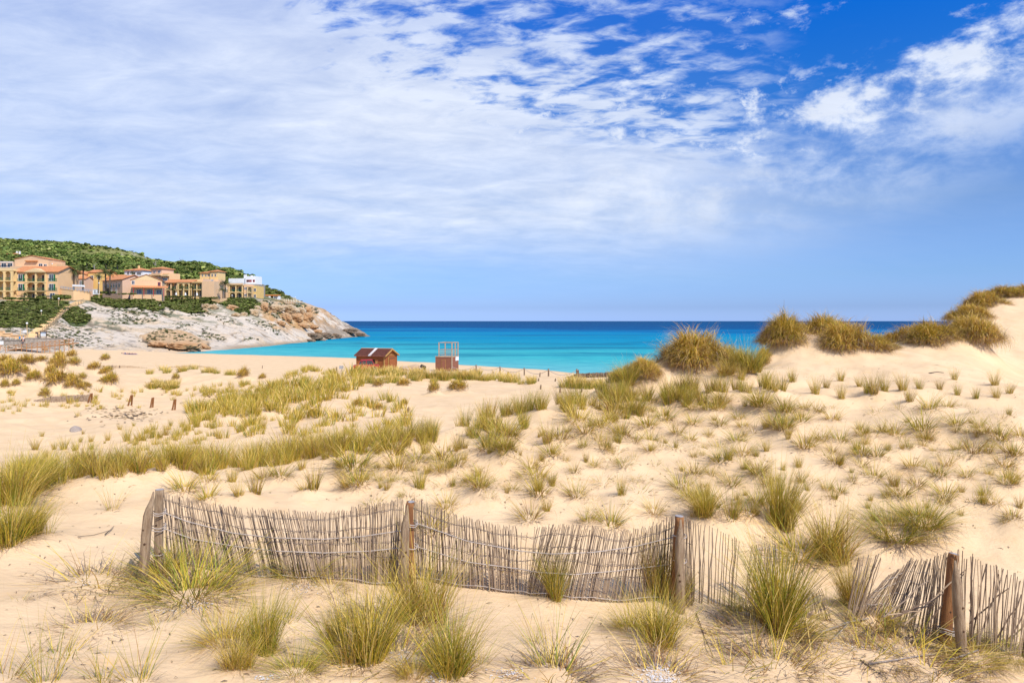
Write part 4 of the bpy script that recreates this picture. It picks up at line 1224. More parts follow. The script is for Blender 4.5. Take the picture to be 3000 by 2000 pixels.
def stake(name, label, base, top, r, pointed, m, dtop=.1, group=None):
    b = ground(*base)
    t = W(top[0], top[1], b.y + dtop)
    ax = t - b
    L = ax.length
    b0 = b - ax.normalized() * .18
    q = Vector((0, 0, 1)).rotation_difference(ax.normalized())
    root = tag(empty(name, b0), label, 'fence post', group)
    root.rotation_mode = 'QUATERNION'
    root.rotation_quaternion = q
    Lt = L + .18
    g = random.Random(int(top[0]))
    rings = [0, .15, .4, .6, .78, .80 if not pointed else .84, .9, .95, 1.0]
    pts, rs = [], []
    for k in rings:
        x = .012 * math.sin(k * 5 + g.random() * 2)
        if pointed and k > .8:
            f = (k - .8) / .2
            pts.append((x * (1 - f), r * .55 * f, Lt * k))
            rs.append(r * max(.16, 1 - f * .9))
        else:
            pts.append((x, 0, Lt * k))
            rs.append(r * (1.06 - .1 * k + g.uniform(-.03, .03)))
    MB().tube(pts, rs, 14).build('shaft', m, root, smooth=True)
    if not pointed:
        MB().tube([(pts[-1][0], 0, Lt + .0005), (pts[-1][0], 0, Lt + .006)], rs[-1] * .97, 14).build('cut_end', m_end, root)
    for k in range(2):
        z = Lt * g.uniform(.35, .72)
        a = g.uniform(-2.2, -.9)
        c = Vector((math.cos(a) * r * .96, math.sin(a) * r * .96, z))
        n = Vector((math.cos(a), math.sin(a), 0))
        MB().tube([c - n * .004, c + n * .004, c + n * .006], [.013, .011, .004], 9).build('knot', m_knot, root)
    return root, b


GP = "paired posts of the reed fence"
stake('fence_post', "rear post of the leftmost pair, flat topped, hidden behind its stake", (464, 1680), (469, 1434), .045, False, m_post, .05, GP)
stake('fence_post', "leftmost pointed stake, leaning right against the first post", (412, 1714), (446, 1440), .047, True, m_post, .10, GP)
stake('fence_post', "orange-brown rear post of the second pair from the left", (1207, 1722), (1201, 1470), .047, False, m_post_red, .02, GP)
stake('fence_post', "grey pointed stake in front of the second post from the left", (1182, 1742), (1193, 1480), .047, True, m_post, .06, GP)
stake('fence_post', "dark rear post with pale sawn top in the third pair", (1978, 1768), (1992, 1512), .050, False, m_post_red, .03, GP)
stake('fence_post', "grey pointed stake with a hollow knot in the third pair", (1990, 1790), (1996, 1522), .050, True, m_post, .06, GP)
stake('fence_post', "red-brown rear post of the rightmost pair", (2769, 1884), (2796, 1622), .054, False, m_post_red, .06, GP)
stake('fence_post', "grey pointed stake standing in front at the right edge of the fence", (2817, 1918), (2803, 1643), .050, True, m_post, .05, GP)

REEDS = []
for v in range(9):
    g = random.Random(50 + v)
    pts = [(0, 0, 0)]
    for k in range(1, 5):
        pts.append((g.uniform(-.9, .9) * (k % 4), g.uniform(-.9, .9) * (k % 4), k / 4))
    # unit length along z, unit radius; bends are in radii
    b = MB().tube([(p[0], p[1], p[2] * 100) for p in pts], [1.15, 1.08, 1.0, .9, .75], 5)
    b.v = [(x, y, z / 100) for x, y, z in b.v]
    REEDS.append(b.mesh('reed', m_reed[(0, 1, 0, 2, 1, 0, 2, 0, 1)[v]]))


def lerp(pts, x):
    return float(np.interp(x, [p[0] for p in pts], [p[1] for p in pts]))


def reed(parent, a, b, r=.0062):
    ax = b - a
    o = link('reed', random.choice(REEDS), parent, loc=a, scale=(r, r, ax.length))
    o.rotation_mode = 'QUATERNION'
    o.rotation_quaternion = Vector((0, 0, 1)).rotation_difference(ax.normalized()) @ Matrix.Rotation(random.random() * 6.28, 3, 'Z').to_quaternion()
    return o


class Screen:
    """reeds side by side between two posts, tied with wires and ropes"""
    def __init__(s, label, top, bot, lean, n, group=None, skip=None, jit=2.0, back=0.05, extra=0):
        s.top, s.bot, s.lean, s.back = top, bot, lean, back
        s.x0, s.x1 = top[0][0], top[-1][0]
        s.root = tag(empty('reed_screen', s.at((s.x0 + s.x1) / 2, 0.0)), label, 'reed screen', group)
        inv = -s.root.location
        xs = [s.x0 + (s.x1 - s.x0) * i / (n - 1) for i in range(n)] + [random.uniform(s.x0, s.x1) for _ in range(extra)]
        for i, x in enumerate(xs):
            if skip and skip(x):
                continue
            x += random.gauss(0, jit * .55)
            cut = random.choice((0, 0, 0, 0, .03, .06)) if i < n else random.uniform(.05, .5)
            j = random.gauss(0, jit * .8)
            a = s.at(x + 0, -.02, j)
            b = s.at(x, 1 - cut + random.gauss(0, .012), j)
            off = Vector((0, random.gauss(0, .010) + (.022 if i >= n else 0), 0))
            reed(s.root, a + off + inv, b + off + inv, random.uniform(.0044, .0064))

    def at(s, x, f, j=0.0, push=0.0):
        """point on the screen: x along its top edge, f up from the sand"""
        t = (x - s.x0) / (s.x1 - s.x0)
        xb = x + lerp(s.lean, t) + j
        g = ground(xb, lerp(s.bot, xb))
        sag = math.sin(PI * min(max(t, 0), 1)) * .06
        T = W(x, lerp(s.top, x), g.y + s.back + sag)
        p = g.lerp(T, f) if f >= 0 else g + (T - g) * f
        p.y -= push
        return p

    def wire(s, name, f, m, r, push=.012, x0=None, x1=None, wob=0.0, py=None, step=9, part=True):
        x0, x1 = x0 or s.x0, x1 or s.x1
        n = max(4, int((x1 - x0) / step))
        pts = []
        for i in range(n + 1):
            x = x0 + (x1 - x0) * i / n
            if py:
                g0, g1 = s.at(x, 0), s.at(x, 1)
                p0, p1 = HY - (g0.z - ZC) * F / g0.y, HY - (g1.z - ZC) * F / g1.y
                ff = (lerp(py, x) - p0) / (p1 - p0)
            else:
                ff = f + .012 * math.sin(x * .05 + f * 9)
            p = s.at(x, ff, push=push)
            pts.append(p - s.root.location + Vector((0, random.gauss(0, wob), random.gauss(0, wob))))
        MB().tube(pts, r, 5).build(name, m, s.root, smooth=True)


GS = "reed screens of the sand fence"
T1 = [(474, 1434), (496, 1447), (555, 1459), (627, 1477), (690, 1485), (745, 1490), (809, 1493), (903, 1499), (983, 1495), (1062, 1479), (1125, 1471), (1184, 1457)]
B1 = [(485, 1645), (528, 1652), (600, 1665), (666, 1677), (745, 1690), (983, 1697), (1081, 1710), (1190, 1720)]
bare = lambda x: (705 < x < 718) or (736 < x < 741) or (785 < x < 789)
s1 = Screen("left reed screen, leaning, strung between the first and second post pairs", T1, B1, [(0, 16), (.1, 36), (.3, 50), (.55, 44), (.68, 8), (1, -6)], 205, GS, bare, 1.4, .10, extra=60)
T2 = [(1206, 1452), (1242, 1471), (1265, 1484), (1314, 1500), (1368, 1515), (1414, 1526), (1452, 1534), (1513, 1544), (1560, 1546), (1609, 1538), (1674, 1536), (1743, 1539), (1781, 1551), (1827, 1553), (1865, 1551), (1904, 1538), (1942, 1522), (1978, 1507)]
B2 = [(1200, 1690), (1303, 1712), (1406, 1726), (1483, 1735), (1578, 1746), (1674, 1754), (1751, 1762), (1846, 1764), (1985, 1752)]
gap2 = lambda x: 1516 < x < 1590 and random.random() < .62
s2 = Screen("right-hand reed screen, dipping in its middle, between the second and third post pairs", T2, B2, [(0, 6), (.25, 10), (.40, 6), (.46, -20), (.53, -55), (.7, -42), (.85, -34), (1, -8)], 205, GS, gap2, 1.4, .08, extra=34)
for sc, fs in ((s1, (.13, .34, .52, .70, .88)), (s2, (.14, .33, .50, .68, .86))):
    for f in fs:
        sc.wire('binding_wire', f, m_wire, .0032, wob=.004)
        sc.wire('binding_wire', f + .006, m_wire, .0026, push=-.010, wob=.004)
s1.wire('rope', 0, m_rope, .0062, .022, py=[(477, 1499), (540, 1526), (666, 1560), (785, 1574), (943, 1578), (1062, 1570), (1184, 1552)])
s1.wire('rope', 0, m_rope, .0062, .022, py=[(473, 1546), (548, 1578), (666, 1599), (785, 1613), (943, 1618), (1081, 1613), (1184, 1602)])
s1.wire('rope', .04, m_rope, .005, .022)
s2.wire('rope', 0, m_rope, .0062, .022, py=[(1206, 1526), (1368, 1584), (1521, 1612), (1636, 1621), (1751, 1616), (1865, 1599), (1978, 1570)])
s2.wire('rope', 0, m_rope, .0062, .022, py=[(1206, 1596), (1368, 1645), (1483, 1660), (1578, 1672), (1712, 1681), (1827, 1670), (1978, 1650)])
s2.wire('rope', .05, m_rope, .005, .022)
s3 = Screen("narrow dense strip of reeds hanging right of the third post", [(1999, 1508), (2012, 1512), (2024, 1520)], [(1980, 1770), (2060, 1775)], [(0, 2), (1, 6)], 14, GS, None, 1.4, .06)
for f in (.2, .45, .7, .88):
    s3.wire('binding_wire', f, m_wire, .003, wob=.004, step=4)
s4 = Screen("sparse loose reeds just right of the third post, with sand showing between them", [(2030, 1528), (2090, 1545), (2166, 1581)], [(2010, 1760), (2170, 1782)], [(0, -4), (1, -12)], 18, GS, None, 4.0, .04)
s5 = Screen("torn lattice of reeds behind the biggest dark green tuft", [(2202, 1592), (2240, 1590), (2280, 1596)], [(2160, 1764), (2300, 1775)], [(0, -20), (1, -10)], 19, GS, None, 2.2, .05, extra=6)
for f in (.25, .42, .6, .78, .92):
    s5.wire('binding_wire', f, m_rope, .0034, wob=.006, step=5)
s6 = Screen("short fallen remnant of reed lattice right of the biggest tuft", [(2342, 1728), (2372, 1737), (2408, 1722)], [(2330, 1806), (2460, 1822)], [(0, 2), (1, 30)], 20, GS, None, 2.0, .04)
for f in (.2, .4, .6, .8):
    s6.wire('binding_wire', f, m_wire, .0034, wob=.006, step=5)
s7 = Screen("few long sticks leaning right, left of the leaning lattice", [(2512, 1634), (2548, 1622), (2584, 1624)], [(2460, 1822), (2560, 1828)], [(0, -38), (1, -66)], 14, GS, None, 5.0, .05)
s8 = Screen("leaning lattice of reeds left of the rightmost post pair", [(2596, 1690), (2640, 1662), (2672, 1636), (2700, 1640), (2756, 1624), (2788, 1612)], [(2480, 1800), (2570, 1806), (2640, 1838), (2700, 1858), (2790, 1885)], [(0, -104), (.35, -84), (.6, -52), (.85, -26), (1, -16)], 62, GS, None, 3.0, .05, extra=26)
for f in (.25, .45, .65, .82):
    s8.wire('binding_wire', f, m_rope, .0034, x1=2722, wob=.008, step=6)
s9 = Screen("loose bent sticks at the right end of the fence, beyond the rightmost post pair", [(2806, 1608), (2828, 1618), (2887, 1650), (2936, 1660), (2996, 1690), (3040, 1710)], [(2790, 1886), (2887, 1902), (2943, 1916), (3060, 1930)], [(0, -4), (.5, -14), (1, -34)], 36, GS, None, 6.0, .03, extra=6)
# sticks that have slipped across their neighbours
for sc, l in ((s8, [((2590, 1806), (2720, 1700)), ((2610, 1812), (2765, 1735)), ((2650, 1828), (2830, 1668)), ((2700, 1850), (2825, 1678)), ((2600, 1800), (2700, 1790)), ((2640, 1790), (2740, 1768))]),
              (s9, [((2840, 1826), (2956, 1722)), ((2862, 1890), (2940, 1665)), ((2920, 1870), (2992, 1740)), ((2955, 1872), (3020, 1770)), ((2960, 1876), (3030, 1800)), ((2845, 1880), (2890, 1652))])):
    for a, b in l:
        g = ground(a[0], max(a[1], 1880))
        A, B = W(a[0], a[1], g.y - .06), W(b[0], b[1], g.y - .02)
        reed(sc.root, A - sc.root.location, B - sc.root.location, .0072)


def lashing(root_pt, px, pys, d, r, label):
    """rope turns round a post pair"""
    t = tag(empty('rope_lashing', W(px, pys[0], d)), label, 'rope', 'rope lashings on the posts')
    for py in pys:
        c = W(px, py, d) - t.location
        MB().tube([c + Vector((math.cos(a) * r * 1.35, math.sin(a) * r * 1.5, .012 * math.sin(a * 2))) for a in np.linspace(0, 2 * PI, 15)], .0055, 5).build('turn', m_rope, t, smooth=True)


for px, pys, base, lb in ((463, (1497, 1503, 1540, 1548, 1618), (462, 1680), "pale rope turns lashing the leftmost post pair"), (1203, (1530, 1536, 1600), (1207, 1722), "pale rope turns lashing the second post pair"),
                          (1990, (1568, 1640), (1978, 1768), "rope turns lashing the third post pair"), (2772, (1838, 1845, 1850), (2769, 1884), "slack pale rope low on the rightmost post pair")):
    lashing(None, px, pys, ground(*base).y + .02, .055, lb)

# --- twigs and driftwood on the sand
m_twig = mat("dark_twig", (.085, .065, .055), (.05, .038, .03), scale=20)
m_drift = mat("bleached_driftwood", (.40, .34, .29), (.24, .19, .155), scale=12, bump=.3, stretch=(4, 4, 1))


def stick(name, label, pts, r, m, lift=.012, cat='stick', side=None):
    P = [ground(*p) for p in pts]
    P = [p + Vector((0, 0, lift)) for p in P if p is not None]
    o = P[0].copy()
    mb = MB()
    n = len(P)
    mb.tube([p - o for p in P], [r * (1 - .5 * i / max(1, n - 1)) for i in range(n)], 6)
    for a, b in side or ():
        A, B = ground(*a), ground(*b)
        mb.tube([A + Vector((0, 0, lift)) - o, B + Vector((0, 0, lift * 2)) - o], [r * .55, r * .25], 5)
    return tag(mb.build(name, m, loc=o, smooth=True), label, cat)


stick('twig', "short black twig on the sand left of the leftmost stake", [(308, 1571), (322, 1560), (334, 1547)], .007, m_twig, .03)
stick('twig', "long thin dark twig lying beside the short black one", [(228, 1574), (275, 1569), (328, 1554)], .004, m_twig)
stick('driftwood_branch', "bleached forked branch lying under the short lattice remnant", [(2368, 1868), (2430, 1850), (2490, 1828), (2545, 1818)], .016, m_drift, .03, 'branch', [((2430, 1850), (2385, 1822)), ((2490, 1828), (2440, 1890))])
stick('driftwood_branch', "thin bleached branch lying right of the forked one", [(2545, 1950), (2620, 1938), (2700, 1925), (2755, 1918)], .009, m_drift, .02, 'branch')
stick('driftwood_branch', "pale stick lying at the foot of the rightmost stake", [(2770, 1945), (2830, 1925), (2865, 1912)], .012, m_drift, .03, 'branch')
stick('twig', "dark twig lying on the slope below the flattened brown grass", [(2520, 1935), (2560, 1965), (2600, 1992)], .006, m_twig)
stick('twig', "dark forked twig hanging from the sparse reeds to the sand", [(2040, 1800), (2065, 1870), (2090, 1928)], .006, m_twig)
stick('twig', "dark forked stick standing on the saddle between the mounds", [(2612, 1034), (2628, 1012), (2646, 1000)], .02, m_twig, .1)
stick('twig', "dark root lying on the slope below the golden marram cushion", [(2722, 1094), (2745, 1090), (2765, 1092)], .025, m_twig, .0)

# white shell grit under the foreground tufts
m_shell = mat("white_shell", (.74, .70, .66), (.5, .46, .42), scale=60, rough=.5)
_g = random.Random(3)
mb = MB()
for cx, cy, w, h, n in ((590, 1772, 55, 26, 120), (500, 1790, 50, 10, 40), (885, 1722, 60, 16, 70), (1120, 1832, 55, 30, 110), (1180, 1925, 40, 30, 70), (1930, 1965, 70, 45, 260), (1930, 1990, 60, 30, 160), (2480, 1890, 90, 26, 130), (2620, 1900, 80, 30, 90), (1490, 1975, 60, 20, 90), (1270, 1990, 30, 20, 50), (250, 1712, 45, 8, 30), (780, 1985, 40, 14, 40), (1660, 1752, 50, 8, 40), (2080, 1760, 30, 6, 20)):
    for _ in range(n):
        p = ground(_g.gauss(cx, w * .5), min(1998, _g.gauss(cy, h * .5)))
        if p is None:
            continue
        r = _g.uniform(.004, .0115)
        a = _g.random() * 6.28
        q = _g.uniform(.3, .8)
        V = [p + Vector((math.cos(a + k * 1.57) * r * (1 if k % 2 else q), math.sin(a + k * 1.57) * r, .004 + _g.random() * r * .9)) for k in range(4)]
        mb.add(V + [p + Vector((0, 0, .004 + r * .8))], [(0, 1, 4), (1, 2, 4), (2, 3, 4), (3, 0, 4)])
tag(mb.build('shell_grit', m_shell), "white crushed shell grit scattered under the nearest tufts", 'shells', kind='stuff')

# ------------------------------------------------------------------ vegetation of the headland
m_leaf = mat_tone("leaf_clump", rough=0.7, trans=0.15, spec=0.2)
m_bark = mat("grey_bark", (.20, .155, .115), (.11, .08, .06), scale=4, rough=.95)


def crown(seed, lobes=5, q=12, size=.34, flat=.75, pal=((.085, .12, .022), (.135, .175, .036), (.19, .21, .05))):
    """leaf clumps spread over a few lumpy lobes, about unit radius"""
    g = np.random.default_rng(seed)
    V, C = [], []
    for l in range(lobes):
        a = g.random() * 6.28
        c = np.array([math.cos(a) * .5, math.sin(a) * .5, g.uniform(.15, .55)]) * (0 if l == 0 else 1)
        r = g.uniform(.45, .65) * (1.25 if l == 0 else 1)
        for k in range(q):
            ph, cz = g.random() * 6.28, g.uniform(-.15, 1)
            sz = math.sqrt(max(0, 1 - cz * cz))
            n = np.array([math.cos(ph) * sz, math.sin(ph) * sz, cz])
            p = c + n * r * g.uniform(.75, 1.05)
            t = np.cross(n + g.normal(0, .5, 3), [.3, .5, .8])
            t /= np.linalg.norm(t)
            b = np.cross(n, t)
            s1, s2 = size * g.uniform(.5, 1.1), size * g.uniform(.4, .9)
            V += [p - t * s1 - b * s2, p + t * s1 - b * s2 * .7, p + t * s1 * .8 + b * s2, p - t * s1 * .6 + b * s2 * 1.1]
            cc = np.array(pal[g.integers(len(pal))]) * g.uniform(.8, 1.25)
            C += [cc] * 4
    V = np.array(V) * [1, 1, flat]
    n = len(V) // 4
    return V, np.arange(4 * n).reshape(n, 4), np.array(C)


def place_all(tmpl, spots, rng, name, m, label, cat, kind='stuff'):
    parts = []
    for (x, y, z, sx, sz, tone) in spots:
        V, Fc, C = tmpl[rng.integers(len(tmpl))]
        a = rng.random() * 6.28
        c, s = math.cos(a), math.sin(a)
        P = np.stack([(V[:, 0] * c - V[:, 1] * s) * sx + x, (V[:, 0] * s + V[:, 1] * c) * sx + y, V[:, 2] * sz + z], 1)
        parts.append((P, Fc, C * tone))
    V, Fc, C = join(*parts)
    me = np_mesh(name, V, Fc, col=C)
    me.materials.append(m)
    return tag(link(name, me), label, cat, kind=kind)


pines = [crown(i, 4, 9, .38) for i in range(5)] + [crown(i + 60, 4, 8, .38, .75, ((.06, .09, .018), (.09, .125, .025), (.13, .155, .035))) for i in range(4)] + [crown(i + 70, 4, 8, .36, .7, ((.16, .19, .04), (.21, .225, .055), (.24, .23, .08))) for i in range(3)]
shrubs = [crown(20 + i, 4, 9, .40, .62, ((.085, .11, .018), (.125, .15, .028), (.175, .165, .05))) for i in range(6)]
greys = [crown(40 + i, 3, 8, .40, .6, ((.13, .16, .09), (.19, .20, .13), (.22, .22, .11), (.10, .13, .05))) for i in range(6)]
g = np.random.default_rng(5)
spots = []
SKY = [(-30, 693), (0, 695), (130, 705), (250, 710), (340, 715), (420, 740), (500, 758), (580, 765), (640, 788), (700, 808), (740, 830)]
n_ = lambda x, d: float(fbm(x / 30, d / 30, 2, 71))
for _ in range(60000):
    px = g.uniform(-120, 790)
    d = math.sqrt(g.uniform(285 ** 2, 640 ** 2))
    x = (px - CX) / F * d
    z = float(LAND.z(x, d))
    if z < 20.5 or px > 735 or (px > 640 and d > 420) or (px > 690 and g.random() < .5):
        continue
    n = float(fbm(x / 22, d / 22, 3, 77))
    bare = 228 < px < 445 and z > 48 + 5 * n_(x, d)
    if bare and g.random() < .90:
        continue
    if n < -.22 and g.random() < .6:
        continue
    r = g.choice([g.uniform(.9, 1.7), g.uniform(1.4, 2.4), g.uniform(2.0, 3.3)], p=[.4, .4, .2]) * (1.1 if n > 0 else .8) * (.62 + d / 1500)
    spots.append((x, d, z + .25 * r, r, r * g.uniform(.7, 1.15), g.choice([.85, 1.1, 1.35, 1.6]) + .2 * g.random() + .5 * n))
    if len(spots) > 10500:
        break
place_all(pines, spots, g, 'pine_wood', m_leaf, "dense green pine and mastic wood covering the hillside above the houses", 'woodland')

SCRUBS = [
    ("dark green scrub carpeting the slope under the leftmost hotel block", [(-20, 895), (60, 878), (165, 872), (205, 888), (190, 905), (150, 936), (120, 962), (60, 958), (0, 962), (-20, 960)], 330, shrubs),
    ("green scrub hummock just right of the sloping stair path", [(192, 903), (215, 898), (240, 908), (262, 930), (255, 945), (215, 948), (182, 930), (178, 922)], 90, shrubs),
    ("green scrub band below the terracotta house with the porch", [(262, 868), (300, 858), (400, 862), (430, 868), (455, 885), (478, 905), (455, 910), (400, 900), (350, 902), (300, 895), (255, 878)], 330, shrubs),
    ("dark scrub tongue running down below the arched apartments", [(420, 866), (560, 868), (605, 875), (635, 888), (620, 896), (585, 895), (600, 915), (560, 918), (500, 905), (455, 882)], 330, shrubs),
    ("brown-green scrub under the stepped yellow apartments", [(640, 882), (700, 876), (745, 880), (760, 892), (748, 910), (725, 922), (700, 915), (680, 900), (650, 892)], 150, shrubs),
    ("grey-green bushes under the terrace wall at the cliff top", [(770, 895), (880, 892), (905, 905), (880, 912), (820, 902), (770, 900)], 90, greys),
    ("sparse scrub on the stony seaward slope above the terrace", [(752, 835), (790, 842), (830, 862), (870, 882), (800, 872), (756, 858)], 70, shrubs),
]
for lb, poly, n, tm in SCRUBS:
    P = np.array(poly)
    sp = []
    n = int(n * 1.7)
    for _ in range(n * 4):
        px, py = g.uniform(P[:, 0].min(), P[:, 0].max()), g.uniform(P[:, 1].min(), P[:, 1].max())
        if not poly_mask(np.array([px]), np.array([py]), poly)[0]:
            continue
        h = LAND.hit(px, py)
        if h is None:
            continue
        r = g.uniform(.6, 1.5) * h.y / 230
        sp.append((h.x, h.y, h.z + .05 * r, r, r * g.uniform(.55, .9), .8 + .55 * g.random()))
        if len(sp) >= n:
            break
    place_all(tm, sp, g, 'scrub', m_leaf, lb, 'scrub')
sp = []
for _ in range(4200):
    px, py = g.uniform(0, 930), g.uniform(880, 1020)
    h = LAND.hit(px, py)
    if h is None or h.z < 1.8 or h.y > 400:
        continue
    n = float(fbm(h.x / 9, h.y / 9, 3, 33))
    if n < (-.03 if px < 560 else .08):
        continue
    r = g.uniform(.25, .75) * h.y / 230
    sp.append((h.x, h.y, h.z, r, r * g.uniform(.4, .8), .8 + .5 * g.random()))
place_all(greys + shrubs[:3], sp, g, 'low_bushes', m_leaf, "small grey-green bushes dotted over the pale rock slope", 'bushes')

# trees that stand apart
TREE = []
for v in range(4):
    V, Fc, C = crown(80 + v, 7, 16, .26, .85)
    me = np_mesh('crown', V + [0, 0, .25], Fc, col=C)
    me.materials.append(m_leaf)
    gg = random.Random(v)
    t = MB().tube([(0, 0, -1.2), (gg.uniform(-.1, .1), 0, -.5), (gg.uniform(-.2, .2), .1, .2)], [.11, .085, .05], 7).tube([(0, 0, -.4), (.35, .1, .15)], [.05, .02], 5).tube([(0, 0, -.5), (-.33, -.1, .1)], [.05, .02], 5).mesh('trunk', m_bark)
    TREE.append((me, t))


def pine(px, py, hpx, label, f=LAND, dmin=0, wide=1.0, v=None):
    p = f.hit(px, py, dmin)
    if p is None:
        return
    h = hpx * p.y / F
    v = random.randrange(4) if v is None else v
    root = tag(empty('pine_tree', p, random.random() * 6), label, 'tree')
    k = h / 2.2
    link('crown', TREE[v][0], root, (0, 0, k * 1.2), scale=(k * wide, k * wide, k))
    link('trunk', TREE[v][1], root, (0, 0, k * 1.2), scale=(k, k, k))


for a in ((178, 852, 62, "dark spreading pine right behind the leftmost hotel block", 255, 1.1), (162, 815, 34, "pine rising over the roof end of the leftmost hotel block", 290, 1.2),
          (205, 830, 44, "tall pine left of the first palm", 280, 1.0), (232, 850, 30, "bright green bushy tree between the first two palms", 240, 1.1),
          (520, 815, 36, "round pine behind the tiled apartments' roof", 300, 1.3), (560, 812, 34, "wide light green pine left of the ochre villa on the slope", 305, 1.4),
          (540, 800, 34, "dark pine above the wide light green one", 330, 1.3), (495, 800, 30, "pine directly right of the tower-like villa", 320, 1.2),
          (574, 800, 24, "dark pine at the left corner of the ochre villa", 340, 1.5), (664, 818, 22, "pine left of the white house with red windows", 325, 1.5), (652, 806, 20, "pine right of the ochre villa", 340, 1.5),
          (345, 795, 36, "pine left of the white villa", 310, 1.3), (310, 800, 40, "large dark pine above the palms' tops", 320, 1.4), (255, 795, 40, "dark pine behind the orange rear houses", 320, 1.3)):
    pine(a[0], a[1], a[2], a[3], dmin=a[4], wide=a[5])

# palms
m_palm = mat("palm_trunk", (.19, .135, .09), (.10, .07, .045), scale=5, bump=.5, stretch=(1, 1, 5))
PALM = []
for v in range(3):
    gg = np.random.default_rng(300 + v)
    n = 30
    ph = gg.random(n) * 6.28
    cz = gg.uniform(-.1, 1, n)
    sz = np.sqrt(1 - cz ** 2)
    od = np.stack([np.cos(ph) * sz, np.sin(ph) * sz, cz + .25], 1)
    od /= np.linalg.norm(od, axis=1)[:, None]
    spine = blades(n, gg, h=(1.7, 2.4), droop=(.7, 1.7), w=.10, pal=(((.09, .11, .03), 3), ((.14, .15, .05), 2), ((.2, .16, .08), .5)), segs=6, root=np.zeros((n, 3)), outd=od)
    V, Fc, C = spine
    V6 = V.reshape(n, 7, 2, 3)
    LV, LF, LC = [], [], []
    for i in range(n):
        for s in range(1, 7):
            c0 = V6[i, s].mean(0)
            dr = V6[i, s].mean(0) - V6[i, s - 1].mean(0)
            for sd in (-1, 1):
                for sub in (0, .5):
                    base = c0 - dr * sub
                    side = np.cross(dr, [0, 0, 1]) * sd
                    side /= np.linalg.norm(side) + 1e-6
                    tip = base + side * .42 * (1.1 - abs(s - 3) * .17) + dr * .5 + np.array([0, 0, -.16])
                    k = len(LV)
                    LV += [base, base + dr * .28, tip + dr * .05, tip]
                    LF.append([k, k + 1, k + 2, k + 3])
                    LC += [C[i * 14] * gg.uniform(.8, 1.2)] * 4
    V, Fc, C = join(spine, (np.array(LV), np.array(LF), np.array(LC)))
    me = np_mesh('crown', V, Fc, col=C)
    me.materials.append(m_leaf)
    PALM.append(me)


def palm(px, py, top, d, label, lean=0.0):
    b = W(px, py, d)
    h = (py - top) * d / F
    root = tag(empty('palm_tree', b), label, 'palm tree', 'palm trees among the houses')
    k = max(.75, min(1.35, h / 6.0))
    th = h - 1.3 * k
    MB().tube([(0, 0, -1.5), (lean * .3, 0, th * .4), (lean * .8, 0, th * .8), (lean, 0, th)], [.24 * k, .19 * k, .17 * k, .2 * k], 8).build('trunk', m_palm, root, smooth=True)
    link('crown', random.choice(PALM), root, (lean, 0, th), (0, 0, random.random() * 6), (k, k, k))


for a in ((216, 842, 782, 238, "first palm from the left, beside the bright green bushy tree", .2), (243, 838, 778, 240, "second palm from the left, the tallest, with a bare trunk", .1), (288, 846, 800, 228, "short broad palm in front of the terracotta house", .2),
          (311, 850, 786, 236, "tall palm of the close pair before the terracotta house, left one", -.3), (321, 852, 788, 234, "right palm of the close pair before the terracotta house", .2),
          (388, 808, 793, 282, "small palm top in front of the white villa", 0), (659, 874, 820, 272, "tall palm in front of the stepped yellow apartments", .1), (653, 874, 842, 268, "short palm beside the tall one at the stepped yellow apartments", -.2),
          (506, 866, 842, 255, "little palm before the tiled apartments' left bays", 0), (563, 868, 834, 256, "little palm before the tiled apartments' arches", 0), (533, 868, 836, 256, "thin young palm between the tiled apartments' bays", .1),
          (800, 900, 884, 298, "dwarf palm under the terrace wall, left one", 0), (814, 900, 884, 298, "dwarf palm under the terrace wall, right one", 0), (70, 876, 855, 220, "bent young palm in the garden of the leftmost hotel block", .3)):
    palm(*a)
for i, (px, py, h, lb) in enumerate(((276, 798, 26, "bleached dead tree behind the palms"), (455, 790, 26, "bleached dead tree above the tower-like villa"), (530, 785, 26, "leaning bleached dead tree on the wooded slope"))):
    p = LAND.hit(px, py, 300)
    if p is None:
        continue
    k = h * p.y / F
    mb = MB().tube([(0, 0, -.5), (.03 * k, 0, k * .5), (-.05 * k, 0, k)], [.05 * k, .03 * k, .01 * k], 6)
    for q in range(6):
        a = q * 1.3 + i
        z = k * (.35 + .09 * q)
        mb.tube([(0, 0, z), (math.cos(a) * k * .25, .1, z + k * .22), (math.cos(a) * k * .32, .1, z + k * .4)], [.025 * k, .014 * k, .006 * k], 4)
    tag(mb.build('dead_tree', mat("bleached_wood", (.34, .30, .27)) if i == 0 else bpy.data.materials["bleached_wood"], loc=p), lb, 'dead tree')

# ------------------------------------------------------------------ rocks of the cliff
m_ochre = mat("ochre_rock", (.48, .32, .175), (.38, .20, .085), scale=.5, rough=.95, bump=1.0, bscale=1.4)
m_cream = mat("cream_rock", (.48, .38, .26), (.40, .26, .13), scale=.45, rough=.95, bump=1.0, bscale=1.4)
m_brown = mat("brown_rock", (.25, .17, .10), (.11, .08, .055), scale=.5, rough=.95, bump=1.0, bscale=1.2)


